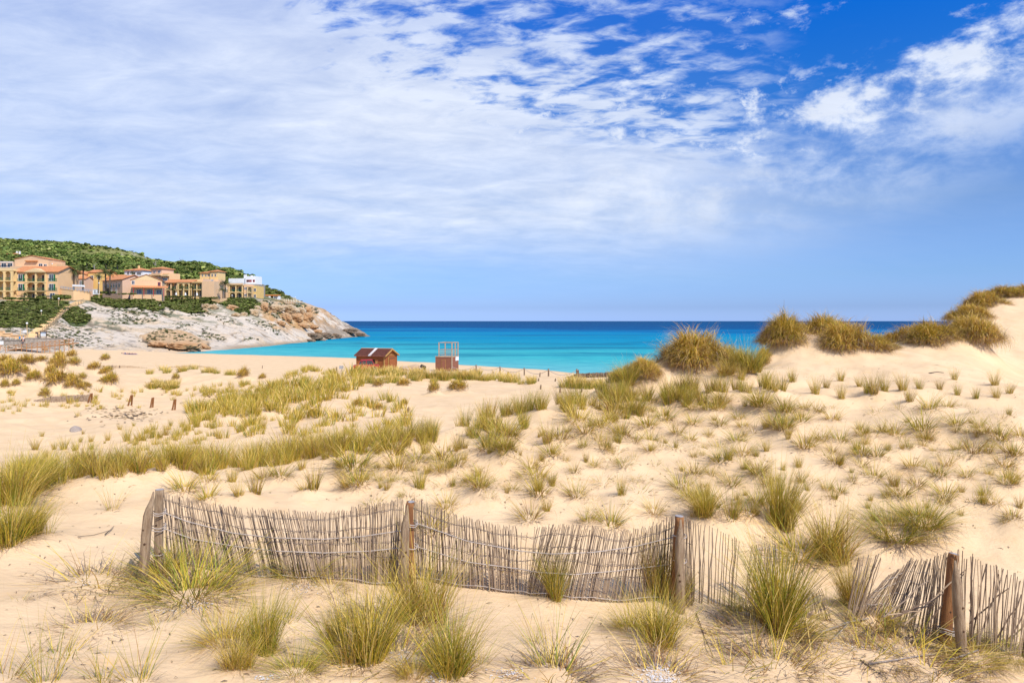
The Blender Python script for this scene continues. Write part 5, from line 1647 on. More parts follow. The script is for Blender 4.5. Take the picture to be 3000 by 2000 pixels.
def boulder(px, py, w, h, m, label, seed, flat=1.0):
    p = LAND.hit(px, py)
    if p is None:
        return
    s = p.y / F
    bm = bmesh.new()
    bmesh.ops.create_icosphere(bm, subdivisions=4, radius=1)
    o = Vector((seed * 3.7, seed * 1.3, seed * .7))
    for v in bm.verts:
        n = v.co.normalized()
        k = 1 + .34 * mnoise.noise(n * 1.3 + o) + .22 * mnoise.noise(n * 2.9 + o) + .12 * mnoise.noise(n * 6.5 + o)
        k -= .22 * max(0, .28 - abs(mnoise.noise(n * 2.2 - o)) * 2.2)
        v.co = n * k
    me = bpy.data.meshes.new('boulder')
    bm.to_mesh(me)
    bm.free()
    me.materials.append(m)
    r = w * s / 2
    o = link('boulder', me, loc=p + Vector((0, r * .25, h * s * .30)), scale=(r * 1.05, r * .95, h * s * .62), rot=(0, random.uniform(-.1, .25), 0))
    tag(o, label, 'rock')


BL = [(601, 903, 24, 15, m_cream, "cream boulder at the scrub's edge, left of a pair"), (624, 905, 28, 16, m_cream, "cream boulder at the scrub's edge, right of a pair"), (600, 913, 17, 11, m_cream, "small cream boulder below the pair at the scrub's edge"),
      (679, 908, 34, 15, m_ochre, "orange-brown rock ledge under the dark scrub"), (690, 926, 22, 11, m_cream, "cream boulder on the pale slope below the ledge"), (714, 924, 20, 12, m_cream, "small ochre boulder at the foot of the brown-green scrub"),
      (744, 924, 28, 20, m_cream, "big cream boulder right of the brown-green scrub"), (751, 908, 20, 14, m_cream, "cream boulder above the big one"), (773, 908, 26, 22, m_ochre, "upright ochre rock under the terrace wall's left end"),
      (808, 915, 40, 26, m_cream, "bulging cream rock under the dwarf palms"), (845, 915, 48, 26, m_cream, "widest rounded crag block under the terrace wall"), (878, 918, 30, 20, m_cream, "crag block right of the widest one"), (901, 914, 24, 18, m_ochre, "overhanging crag block at the cliff top's right end"),
      (841, 938, 28, 22, m_ochre, "orange block in the cliff's second tier, left"), (868, 940, 34, 26, m_ochre, "orange block in the cliff's second tier, middle"), (902, 938, 32, 26, m_ochre, "orange block in the cliff's second tier, right"),
      (823, 952, 26, 14, m_ochre, "low orange ledge on the cliff's left slope"), (886, 957, 36, 13, m_ochre, "orange roof slab over the cave"), (914, 962, 34, 12, m_ochre, "orange slab right of the cave roof"), (928, 976, 30, 12, m_ochre, "ochre ledge right of the cave"),
      (916, 990, 46, 18, m_brown, "brown wave-cut rock below the cave"), (954, 990, 40, 17, m_brown, "dark brown wave-cut rock near the waterline"), (984, 990, 28, 14, m_brown, "dark rock at the waterline's right part"), (908, 1002, 28, 10, m_brown, "brown rock at the water's edge under the cliff"),
      (940, 1002, 26, 9, m_brown, "flat brown rock at the water's edge"), (1020, 975, 44, 14, m_brown, "dark rock shelf on the headland's tip"), (1050, 984, 36, 10, m_brown, "low black rock at the very tip of the headland"), (1062, 968, 30, 9, m_brown, "dark ledge behind the tip of the headland"),
      (132, 1026, 15, 11, m_ochre, "small ochre rock under the boardwalk"), (560, 1031, 26, 8, m_brown, "flat mossy rock at the beach end below the brown slab"), (590, 1034, 22, 5, m_brown, "low mossy rock where the beach meets the water"),
      (470, 1014, 70, 16, m_ochre, "broad brown overhanging slab, left part, above the beach"), (535, 1018, 90, 20, m_ochre, "broad brown overhanging slab, right part, above the beach"), (595, 1020, 36, 14, m_ochre, "end block of the brown overhanging slab")]
for i, a in enumerate(BL):
    boulder(*a, seed=i + 1)

# ------------------------------------------------------------------ houses
STUCCO = dict(peach=(.78, .50, .255), yellow=(.79, .545, .245), pink=(.74, .48, .275), rose=(.66, .44, .30), white=(.82, .80, .77), sand=(.74, .53, .28), ochre=(.77, .50, .17))
m_st = {k: mat("stucco_" + k, v, tuple(c * .93 for c in v), scale=.5, rough=.95) for k, v in STUCCO.items()}
m_tile = mat("terracotta_tile", (.58, .25, .10), (.46, .18, .07), scale=1.2, rough=.9, bump=.8, bscale=5, stretch=(3, 1, 1))
m_glass = mat("dark_window_glass", (.045, .055, .07), (.03, .035, .05), rough=.12, spec=.6)
m_white = mat("white_paint", (.78, .77, .74), (.72, .71, .68), rough=.6)
m_green = mat("green_paint", (.02, .15, .06), (.015, .11, .045), rough=.5)
m_red = mat("red_paint", (.50, .025, .03), rough=.5)
m_dark = mat("opening_shade_and_dark", (.06, .045, .035), (.04, .03, .025))  # near-black: interior shade painted into openings, also used for dark parts
m_stone = mat("rough_stone_wall", (.42, .36, .29), (.26, .22, .175), scale=2.2, rough=.95, bump=1.0, bscale=3)
m_orange = mat("orange_awning", (.62, .21, .04), rough=.9)
m_metal = mat("grey_metal", (.40, .41, .42), rough=.5)
GH = 'holiday houses on the headland'


class House:
    def __init__(s, label, px, py, d, rz=0.0, name='apartment_building'):
        s.s, s.px, s.py, s.d = d / F, px, py, d
        s.root = tag(empty(name, W(px, py, d), math.radians(rz)), label, 'building', GH)

    def u(s, px):
        return (px - s.px) * s.s

    def z(s, py):
        return (s.py - py) * s.s

    def box(s, name, m, x0, x1, y0, y1, z0, z1, parent=None):
        return MB().box(x0, x1, y0, y1, z0, z1).build(name, m, parent or s.root)

    def wall(s, m, x0, x1, y0, y1, z0, z1):
        return s.box('wall', m_st.get(m, m), x0, x1, y0, y1, z0, z1)

    def gable(s, x0, x1, y0, y1, z, rise, axis='x', over=.4, ends=None):
        """pitched roof with the ridge along an axis"""
        t = .16
        if axis == 'x':
            c = (y0 + y1) / 2
            poly = [(y0 - over, z - .1), (c, z + rise), (y1 + over, z - .1), (y1 + over, z - .1 + t), (c, z + rise + t), (y0 - over, z - .1 + t)]
            r = MB().prism(poly, (0, 1, 0), (0, 0, 1), (1, 0, 0), (x0 - over, 0, 0), x1 - x0 + 2 * over).build('roof', m_tile, s.root)
            g_ = [(y0, z - .05), (c, z + rise - .02), (y1, z - .05)]
            if ends:
                for xx, dd in ((x0, .2), (x1, -.2)):
                    MB().prism(g_, (0, 1, 0), (0, 0, 1), (1, 0, 0), (xx, 0, 0), dd).build('gable', m_st[ends], s.root)
        else:
            c = (x0 + x1) / 2
            poly = [(x0 - over, z - .1), (c, z + rise), (x1 + over, z - .1), (x1 + over, z - .1 + t), (c, z + rise + t), (x0 - over, z - .1 + t)]
            r = MB().prism(poly, (1, 0, 0), (0, 0, 1), (0, 1, 0), (0, y0 - over, 0), y1 - y0 + 2 * over).build('roof', m_tile, s.root)
            g_ = [(x0, z - .05), (c, z + rise - .02), (x1, z - .05)]
            if ends:
                for yy, dd in ((y0, .2), (y1, -.2)):
                    MB().prism(g_, (1, 0, 0), (0, 0, 1), (0, 1, 0), (0, yy, 0), dd).build('gable', m_st[ends], s.root)
        return r

    def hip(s, x0, x1, y0, y1, z, rise, over=.5, inset=None):
        w = min(x1 - x0, y1 - y0) / 2 if inset is None else inset
        a = [(x0 - over, y0 - over, z), (x1 + over, y0 - over, z), (x1 + over, y1 + over, z), (x0 - over, y1 + over, z)]
        b = [(v[0], v[1], z + .18) for v in a]
        c = (y0 + y1) / 2
        k = MB().add(a + b + [(x0 + w, c, z + rise), (x1 - w, c, z + rise)], [(3, 2, 1, 0), (0, 1, 5, 4), (1, 2, 6, 5), (2, 3, 7, 6), (3, 0, 4, 7), (4, 5, 9, 8), (6, 7, 8, 9), (5, 6, 9), (7, 4, 8)])
        return k.build('roof', m_tile, s.root)

    def P(s, face, plane, u, n, z):
        return (u, plane - n, z) if face == 'F' else ((plane + n, u, z) if face == 'R' else (plane - n, u, z))

    def slab(s, face, plane, u0, u1, n0, n1, z0, z1):
        a, b = s.P(face, plane, u0, n0, z0), s.P(face, plane, u1, n1, z1)
        return [f(a[i], b[i]) for i in range(3) for f in (min, max)]

    def win(s, u, z, w, h, face='F', plane=0.0, frame=m_white, shut=None, arch=False, bars=1, open_=False):
        """window: frame with a pane (painted as dark interior when open_), optional shutters; u is its middle, z its sill"""
        t = .09
        mb = MB()
        mb.box(*s.slab(face, plane, u - w / 2 - t, u - w / 2, -.05, .07, z, z + h))
        mb.box(*s.slab(face, plane, u + w / 2, u + w / 2 + t, -.05, .07, z, z + h))
        mb.box(*s.slab(face, plane, u - w / 2 - t, u + w / 2 + t, -.05, .074, z - t, z))
        mb.box(*s.slab(face, plane, u - w / 2 - t, u + w / 2 + t, -.05, .074, z + h, z + h + t))
        for k in range(bars):
            c = u - w / 2 + w * (k + 1) / (bars + 1)
            mb.box(*s.slab(face, plane, c - .04, c + .04, -.03, .055, z, z + h))
        f = mb.build('window', frame, s.root)
        MB().box(*s.slab(face, plane, u - w / 2 + .002, u + w / 2 - .002, -.02, .03, z + .002, z + h - .002)).build('pane', m_dark if open_ else m_glass, f)
        if arch:
            poly = [(math.cos(a) * w / 2, math.sin(a) * w / 2) for a in np.linspace(0, PI, 9)]
            o = s.P(face, plane, u, .0, z + h + t)
            ax = (1, 0, 0) if face == 'F' else (0, 1, 0)
            nn = s.P(face, 0, 0, 1, 0)
            MB().prism(poly, ax, (0, 0, 1), nn, o, .035).build('arch_pane', m_glass, f)
        if shut:
            for sd in (-1, 1) if shut != 'one' else (1,):
                c = u + sd * (w * .75 + .06)
                MB().box(*s.slab(face, plane, c - w / 4, c + w / 4, .01, .06, z - .02, z + h + .02)).build('shutter', m_green, s.root)
        return f

    def rail(s, u0, u1, z, face='F', plane=0.0, m=m_green, h=1.0, n=None):
        n = n or max(4, int(abs(u1 - u0) / .28))
        mb = MB()
        mb.box(*s.slab(face, plane, u0, u1, .02, .08, z + h - .07, z + h))
        mb.box(*s.slab(face, plane, u0, u1, .02, .08, z + .08, z + .14))
        for k in range(n):
            c = u0 + (u1 - u0) * (k + .5) / n
            mb.box(*s.slab(face, plane, c - .045, c + .045, .03, .07, z + .14, z + h - .07))
        return mb.build('balcony_railing', m, s.root)

    def arch(s, m, u0, u1, z0, zt, zs, y0, y1):
        """wall above an arched opening: springs at zs, closes at zt"""
        r = (u1 - u0) / 2
        k = min(1.0, (zt - zs - .15) / r)
        poly = [(u0, zt), (u0, zs)] + [(u0 + r - math.cos(a) * r, zs + math.sin(a) * r * k) for a in np.linspace(0.05, PI - .05, 10)] + [(u1, zs), (u1, zt)]
        return MB().prism(poly, (1, 0, 0), (0, 0, 1), (0, 1, 0), (0, y0, 0), y1 - y0).build('arch', m_st[m], s.root)

    def loggia(s, m, u0, u1, n, floors, y0, depth, pier=.55, arch_floors=(), back=None, doors=True, rail=True):
        """open bays: piers, floor slabs and, on some floors, arches; rooms set back behind"""
        bw = (u1 - u0 - pier) / n
        for k, (za, zb) in enumerate(floors):
            for i in range(n + 1):
                x = u0 + bw * i
                s.box('pier', m_st[m], x, x + pier, y0, y0 + pier, za, zb - .28)
            s.box('floor_slab', m_st[m], u0 - .08, u1 + .08, y0 - .10, y0 + depth - .003, zb - .28, zb)
            for i in range(n):
                a, b = u0 + bw * i + pier, u0 + bw * (i + 1)
                if k in arch_floors:
                    s.arch(m, a, b, za, zb - .281, zb - .28 - min(1.0, (zb - za) * .35), y0 + .06, y0 + pier - .06)
                if doors:
                    s.win((a + b) / 2, za + .15, min(1.6, (b - a) * .55), 2.05, plane=y0 + depth, bars=1)
                if rail and k > 0:
                    s.rail(a, b, za, plane=y0 + .25)


# leftmost hotel block
H = House("leftmost three-storey peach hotel block with tiled roof and green railings", 105, 879, 230)
H.wall('peach', -7.5, 7.4, 1.7, 11, -4, 9.5)
H.wall('peach', -7.5, -3.35, 0, 1.697, -4, 9.5)
H.wall('peach', 3.6, 7.4, 0, 1.697, -4, 9.5)
H.loggia('yellow', -3.4, 3.6, 2, [(0, 3.1), (3.1, 6.25), (6.25, 9.4)], -.25, 1.95, .5, (1,))
H.gable(-7.5, 7.4, 0, 11, 9.5, 2.2, 'x', .55, 'peach')
MB().prism([(-3.7, 9.42), (0.1, 10.7), (3.9, 9.42)], (1, 0, 0), (0, 0, 1), (0, 1, 0), (0, -.7, 0), 4.5).build('pediment', m_st['sand'], H.root)
for z in (3.7, 6.9):
    H.win(-5.2, z - .4, 1.3, 2.1, shut='one')
    H.win(5.2, z - .4, 1.3, 2.1, shut='one')
    H.rail(-6.5, -3.6, z - .6)
    H.rail(4.1, 7.2, z - .6)
H.win(5.6, .2, 1.5, 2.1)
H.box('garden_wall', m_st['peach'], -6.5, -4.2, -1.5, -1.2, -1, 1.3)
H.box('pergola_beam', m_brown, -14, 7.6, -1.3, -1.1, 3.0, 3.25)
H = House("flat-roofed yellow wing with arched balconies at the picture's left edge", 0, 879, 228)
H.wall('yellow', -12, 4.4, 1.4, 11, -4, 10.4)
H.loggia('yellow', -8.4, 4.4, 5, [(0, 3.2), (3.2, 6.5), (6.5, 10.0)], -.4, 1.8, .6, (0, 2))
H.box('parapet', m_st['sand'], -12, 4.5, -.5, -.2, 10.0, 10.75)
# upper block behind it
H = House("pink upper hotel block rising behind the leftmost block's roof", 92, 800, 264, 0)
H.wall('pink', -6.5, 6.6, 0, 10, -6, 5.4)
H.gable(-6.5, 6.6, 0, 10, 5.4, 1.3, 'y', .2, 'pink')
H.wall('rose', -15, -6.6, .5, 10, -6, 4.6)
H.wall('pink', -6, 9.6, -3, -.01, -6, 2.4)
H.wall('peach', 6.7, 8.9, 1.5, 8, -6, 3.6)
H.box('awning', m_orange, -2, 2.6, -.9, -.02, 4.5, 4.75)
for u in (-11, -8.6):
    H.win(u, 2.4, 1.7, 1.5, plane=.5)
H.win(3.6, 2.0, 1.4, 1.6)
H.win(5.4, 2.0, 1.1, 1.4)
H.box('terrace_frame', m_white, -12, -6.9, -.6, -.4, 4.2, 4.4)
H.win(-5, .6, .8, .7, plane=-3)
H.win(1.5, .6, .8, .7, plane=-3)
# house with chimneys, far up the hill
H = House("tiny cream house with two chimneys alone up in the wood at far left", 35, 752, 345, 0, 'house')
H.wall('sand', -2.6, 2.4, 0, 5, -3, 1.2)
H.hip(-2.6, 2.4, 0, 5, 1.2, 1.0)
for x in (.6, 2.0):
    H.box('chimney', m_st['white'], x, x + .6, 2.0, 2.6, 1.2, 3.0)
H.win(-.8, -.3, .9, .9)
# orange rear houses behind the palms
H = House("orange house group with stepped tiled roofs behind the palms", 262, 840, 276)
H.wall('peach', -9.5, -1.4, 0, 9, -4, 5.0)
H.gable(-9.5, -1.4, 0, 9, 5.0, 1.6, 'y', .3, 'ochre')
H.wall('ochre', -1.3, 5.5, 1, 9, -4, 5.9)
H.gable(-1.3, 5.5, 1, 9, 5.9, 1.2, 'x', .3, 'ochre')
H.wall('peach', 5.6, 11.5, 2, 9, -4, 3.6)
H.gable(5.6, 11.5, 2, 9, 3.6, 1.5, 'x', .3, 'peach')
H.wall('rose', -3.9, 1.6, -5, -.01, -4, 2.9)
H.gable(-3.9, 1.6, -5, -.5, 2.9, 1.0, 'x', .3, 'rose')
for u in (-7.6, -5.2):
    H.win(u, 2.1, 1.0, 1.2)
for u in (0.4, 3.2):
    H.win(u, 3.3, 1.1, 1.2, plane=1)
for u in (-2.6, -.4):
    H.win(u, .2, .8, 1.9, plane=-5, shut='one')
# terracotta house with the porch: long wing in shade, gable end in the sun
H = House("long two-storey pink house with terracotta roof and green shutters", 360, 858, 246, -38)
H.wall('rose', -17.5, -.4, 0, 8, -4, 4.9)
H.gable(-17.5, -.4, 0, 8, 4.9, 1.7, 'x', .45, 'rose')
for k, u in enumerate((-15.5, -12.6, -9.8, -7.6, -5.4, -3.0)):
    H.win(u, 2.4, .95, 1.2, shut=None, arch=k % 2 == 0, frame=m_white)
    H.rail(u - .65, u + .65, 2.1, h=.8)
for u in (-9.8, -5.4):
    H.win(u, .1, 1.0, 1.9)
H.box('entrance_shade', m_dark, -14.2, -11.2, -.05, .4, -.2, 2.0)  # dark box painting the shade inside the doorway
H = House("cream gable-ended house with red-posted tiled porch in front", 430, 860, 240, 22)
H.wall('pink', -5.0, 4.8, 0, 9, -4, 4.7)
H.gable(-5.0, 4.8, 0, 9, 4.7, 2.0, 'y', .25, 'sand')
H.win(3.9, 2.7, .7, 1.3, frame=m_red)
H.win(-4.2, 3.2, .8, 1.2)
poly = [(-1.9, 1.95), (-1.9, 2.1), (-.02, 2.75), (-.02, 2.58)]
MB().prism(poly, (0, 1, 0), (0, 0, 1), (1, 0, 0), (-4.6, 0, 0), 11.4).build('porch_roof', m_tile, H.root)
for u in (-4.0, -.8, 2.2, 5.4):
    H.box('porch_post', m_red, u, u + .18, -1.75, -1.55, -1, 1.98)
for u in (-2.3, .9, 3.8):
    H.win(u, -.1, 1.4, 1.5, bars=2)
# villas above
H = House("white-walled villa with a hipped tiled roof above the palms", 390, 808, 288, -12, 'house')
H.wall('white', -4.2, 4.6, 0, 8, -5, 2.2)
H.hip(-4.2, 4.6, 0, 8, 2.2, 1.4)
H.box('chimney', m_st['yellow'], -.3, .3, 3, 3.6, 2.8, 4.6)
H.win(-2.4, .6, .9, 1.1)
H.win(2.9, .5, 1.8, 1.0, bars=2)
H.win(.4, .5, 1.3, 1.0)
H = House("tower-like pink villa with white windows and stacked balconies", 458, 826, 276, -20, 'house')
H.wall('rose', -2.6, 2.8, 0, 6, -4, 5.3)
H.hip(-2.6, 2.8, 0, 6, 5.3, 1.1)
H.box('balcony', m_st['peach'], -2.7, 3.4, -1.2, -.01, 2.5, 3.2)
H.wall('peach', 2.9, 6.2, .5, 6, -4, 3.5)
H.box('parapet', m_st['sand'], 2.9, 6.6, -.6, .4, 2.2, 2.9)
for z in (.6, 3.6):
    for u in (-1.0, 1.5):
        H.win(u, z, 1.2, .9)
H.win(4.6, .5, 2.2, .9, bars=2)
H.win(3.0, 3.8, .8, 1.4, 'L', -2.6, open_=True)
# tiled apartments with arches
H = House("long apartment row with tiled left wing, arched balconies and blank cream end wall", 560, 868, 266)
f2 = [(0, 2.75), (2.75, 5.3)]
H.wall('peach', -10.4, -5.2, 1.8, 9, -4, 5.25)
H.loggia('peach', -10.4, -5.4, 2, f2, 0, 1.8, .5, (0,))
H.gable(-10.4, -5.3, 0, 9, 5.35, 1.35, 'x', .4, 'peach')
H.wall('yellow', -5.1, -.2, 1.4, 9, -4, 5.45)
H.loggia('yellow', -5.2, -.4, 2, f2, -.4, 1.8, .5, (1,))
H.gable(-5.1, .2, -.3, 9, 5.5, 1.2, 'x', .35, 'peach')
H.wall('yellow', -.1, 4.4, 1.6, 9, -4, 5.2)
H.loggia('yellow', 0, 4.3, 2, f2, 0, 1.6, .35, ())
H.box('cornice', m_st['yellow'], -.2, 4.6, -.5, 1.5, 5.31, 5.6)
H.wall('pink', 4.5, 9.2, -.6, 9, -4, 5.9)
H.wall('pink', 1.5, 8.4, 5, 11, 5.91, 6.9)
H.win(6.0, 6.0, .7, .7, plane=5)
H.rail(4.7, 9.0, 5.9, plane=0, m=m_metal, h=.8)
H.box('roof_slab', m_st['sand'], -3.5, 1.6, 4, 9, 6.0, 6.9)
# stepped yellow apartments
H = House("stepped yellow apartments with arched bays behind the tall palm", 695, 875, 290)
H.wall('yellow', -7.8, 2.4, 1.4, 9, -4, 5.9)
H.loggia('yellow', -3.6, 2.3, 2, [(0, 2.9), (2.9, 5.9)], 0, 1.4, .4, (0,))
H.wall('pink', -7.8, -3.7, -.3, 1.3, -4, 5.7)
H.win(-6.9, 3.0, .9, 1.3, plane=-.3, arch=True)
H.win(-5.0, 3.0, 1.0, 1.7, plane=-.3)
H.rail(-5.8, -3.8, 2.8, plane=-.3)
H.wall('pink', 2.5, 3.9, .8, 9, -4, 6.3)
H.win(3.2, 4.0, .9, .8, plane=.8)
H.win(3.2, 1.2, .9, .8, plane=.8)
H.wall('sand', 4.0, 6.3, 1.3, 9, -4, 5.3)
H.loggia('sand', 4.0, 6.3, 1, [(0, 2.7), (2.7, 5.3)], .4, 1.0, .35, (1,))
H.wall('ochre', 6.4, 8.0, .8, 9, -4, 5.5)
H.win(7.2, 3.2, .9, 1.2, plane=.8, open_=True)
H.win(7.2, .6, .9, 1.2, plane=.8, open_=True)
H.box('parapet', m_st['peach'], -7.9, 2.5, -.35, -.1, 5.91, 6.5)
H.rail(-2.5, 2.3, 6.0, plane=1.6, m=m_metal, h=.8)
# ochre villa on the slope
H = House("ochre villa with low tiled roofs high on the wooded slope", 612, 815, 335, -10, 'house')
H.wall('yellow', -4.9, 1.6, 0, 7, -1.2, 2.6)
H.hip(-4.9, 1.6, 0, 7, 2.6, 1.1)
H.wall('yellow', 1.0, 5.0, -.5, 6, -1.2, 3.2)
H.hip(1.0, 5.0, -.5, 6, 3.2, 1.1)
H.box('antenna_mast', m_metal, 2.9, 3.0, 2, 2.1, 4.0, 6.8)
for u in (-3.4, -1.6, -.2, .6):
    H.win(u, .9, .7, 1.0, open_=True)
for u in (2.2, 3.9):
    H.win(u, .8, .8, 1.3, plane=-.5, open_=True)
H.box('terrace', m_st['ochre'], -7, 8.5, -3, -.51, -1.4, -.9)
# white house with red shutters
H = House("white cubic house with red windows above the stepped apartments", 722, 830, 322, -4, 'house')
H.wall('white', -.6, 4.4, 0, 7, -4, 3.4)
H.wall('white', -9.0, -.7, .6, 7, -4, 2.4)
H.box('chimney', m_white, -2.0, -1.0, 1.5, 2.5, 2.4, 4.2)
H.box('chimney', m_white, .4, 1.2, 3.5, 4.3, 3.4, 4.0)
for u, w in ((.9, 1.5), (2.2, .5), (3.6, .8)):
    H.win(u, .7, w, .9, frame=m_red, open_=True)
H.box('terrace', m_st['white'], .5, 6.2, -2, -.01, -4, .1)
H = House("tan stone house block with a white balcony at the right end of the row", 738, 876, 303, 0, 'house')
H.wall(m_stone, -1.9, 3.0, 1, 8, -3, 6.6)
H.wall('peach', -2.6, 1.9, -.2, .99, -4, 3.6)
H.box('balcony', m_white, -2.0, 3.1, -.4, 1.0, 2.7, 3.5)
H.win(-.6, 4.3, 1.0, 1.2, plane=1, open_=True)
H.win(1.6, 4.3, .8, 1.2, plane=1, open_=True)
# snack bar and terrace
H = House("open snack bar with an orange roof on the cliff terrace", 782, 884, 314, 0, 'snack_bar')
MB().prism([(-.4, 2.75), (4.6, 3.3), (4.6, 3.45), (-.4, 2.95)], (0, 1, 0), (0, 0, 1), (1, 0, 0), (-2.6, 0, 0), 7.6).build('roof', m_orange, H.root)
for u in (-2.4, -.4, 1.6, 3.0):
    H.box('porch_post', m_white, u, u + .18, -.2, 0, -1, 2.8)
H.wall('white', 2.9, 4.8, 1.0, 4.4, -1, 2.7)
H.wall('sand', -2.5, 2.8, 3.0, 4.4, -1, 2.8)
H.box('counter', m_dark, -4.6, -2.7, .6, 3, -.5, 2.2)
H.box('sign_board', m_white, .9, 1.7, -.5, -.42, 1.6, 2.6)
H.box('hedge_box', m_green, -1.9, .2, .2, .8, -.5, 1.1)
m_pal = m_st['peach']


def wall_line(name, label, pts, top_off, d0, thick, m, cat='wall', cap=None):
    """retaining wall along pixels of its top edge: (px, py top, py bottom, distance)"""
    root = tag(empty(name, W(pts[0][0], pts[0][2], pts[0][3])), label, cat)
    O = root.location
    mb, mc = MB(), MB()
    for (a, at, ab, ad), (b, bt, bb, bd) in zip(pts, pts[1:]):
        P = [W(a, ab, ad) - Vector((0, 0, 1.2)) - O, W(b, bb, bd) - Vector((0, 0, 1.2)) - O, W(b, bt, bd) - O, W(a, at, ad) - O]
        Q = [p + Vector((0, thick, 0)) for p in P]
        mb.add(P + Q, [(0, 1, 2, 3), (7, 6, 5, 4), (3, 2, 6, 7), (0, 3, 7, 4), (1, 5, 6, 2)])
        c = Vector((0, 0, .12))
        u = Vector((0, .12, 0))
        R = [P[3] - u, P[2] - u, P[2] - u + c, P[3] - u + c]
        S = [Q[3] + u, Q[2] + u, Q[2] + u + c, Q[3] + u + c]
        e = Vector((0, 0, .003))
        mc.add([p + e for p in R + S], [(0, 1, 2, 3), (7, 6, 5, 4), (3, 2, 6, 7), (0, 4, 5, 1)])
    mb.build('wall', m, root)
    mc.build('coping', cap or m, root)
    return root


def railing(name, label, pts, h, m, step=1.6, rails=(1.0, .55), cat='railing', r=.035):
    """posts and rails along world points"""
    O = pts[0]
    root = tag(empty(name, O), label, cat)
    for k in rails:
        MB().tube([p - O + Vector((0, 0, h * k)) for p in pts], r, 5).build('rail', m, root)
    for a, b in zip(pts, pts[1:]):
        n = max(1, int((b - a).length / step))
        for i in range(n):
            p = a.lerp(b, i / n) - O
            MB().tube([p - Vector((0, 0, .1)), p + Vector((0, 0, h))], r * 1.15, 5).build('post', m, root)
    return root


wall_line('retaining_wall', "long peach retaining wall carrying the cliff terrace", [(755, 886, 894, 309), (820, 889, 900, 309), (890, 893, 904, 312)], 0, 0, .6, m_st['peach'])
railing('terrace_railing', "thin grey railing along the top of the cliff terrace wall", [W(755, 886, 309), W(820, 889, 309), W(890, 893, 312)], 1.0, m_metal, 2.2)
wall_line('retaining_wall', "pale stone lookout wall on the seaward slope", [(942, 915, 922, 366), (958, 916, 924, 368), (970, 917, 926, 374)], 0, 0, .5, m_stone)
wall_line('retaining_wall', "tall peach retaining wall between the leftmost hotel and the stair path", [(176, 846, 880, 231), (215, 851, 884, 230), (262, 856, 876, 234)], 0, 0, .6, m_st['peach'])
wall_line('retaining_wall', "low peach garden wall in front of the leftmost hotel", [(-30, 872, 890, 219), (38, 874, 890, 219), (82, 876, 886, 221)], 0, 0, .4, m_st['peach'])
wall_line('retaining_wall', "peach garden wall below the blank cream end wall", [(620, 874, 886, 258), (645, 876, 888, 257), (664, 874, 884, 262)], 0, 0, .4, m_st['peach'])
wall_line('retaining_wall', "grey rubble wall of the promenade beside the boardwalk", [(-60, 997, 1014, 149), (74, 997, 1014, 149), (75, 991, 1012, 149), (172, 992, 1006, 152)], 0, 0, .6, m_stone)
wall_line('retaining_wall', "stepped peach wall behind the promenade at the left edge", [(-40, 970, 990, 156), (9, 970, 990, 156), (9.3, 977, 990, 156), (32, 977, 990, 156), (32.3, 982, 990, 156), (78, 982, 990, 156)], 0, 0, .4, m_st['peach'])
railing('promenade_railing', "thin brown railing on the promenade wall at the left edge", [W(-30, 997, 149.3), W(56, 997, 149.3)], .82, mat("rust_metal", (.35, .16, .09)), 1.0, (1.0,), r=.03)

# closed parasols, lamp posts
m_par = mat("cream_canvas", (.66, .58, .40), (.58, .5, .34), rough=.95)
par = None
spots = [(756, 884, 308), (763, 885, 308), (772, 886, 309), (790, 887, 309), (806, 887, 310), (818, 886, 318), (826, 887, 320), (832, 887, 316), (838, 888, 318), (845, 888, 320), (853, 889, 318), (860, 890, 320), (868, 890, 320), (878, 892, 322)]
for i, (px, py, d) in enumerate(spots):
    root = tag(empty('parasol', W(px, py, d)), "closed cream parasol on the cliff terrace behind the grey railing", 'parasol', 'closed parasols on the cliff terrace')
    if par is None:
        par = (MB().tube([(0, 0, -.5), (0, 0, 2.2)], .05, 6).mesh('pole', m_white), MB().tube([(0, 0, .8), (0, 0, 1.1), (0, 0, 1.7), (0, 0, 2.3)], [.26, .30, .16, .03], 8).mesh('canopy', m_par))
    link('pole', par[0], root)
    link('canopy', par[1], root)
for px, py, d, lb in ((516, 866, 255, "folded white parasol in the garden, the first of three"), (543, 867, 256, "folded white parasol in the garden, the middle of three"), (577, 867, 257, "folded white parasol in the garden, the last of three")):
    root = tag(empty('parasol', W(px, py, d)), lb, 'parasol')
    MB().tube([(0, 0, -.3), (0, 0, 1.2)], .05, 6).build('pole', m_white, root)
    MB().tube([(0, 0, .3), (0, 0, .7), (0, 0, 1.4)], [.38, .3, .05], 8).build('canopy', m_white, root)
m_globe = mat("white_globe", (.8, .78, .72), (.76, .74, .68), rough=.3)
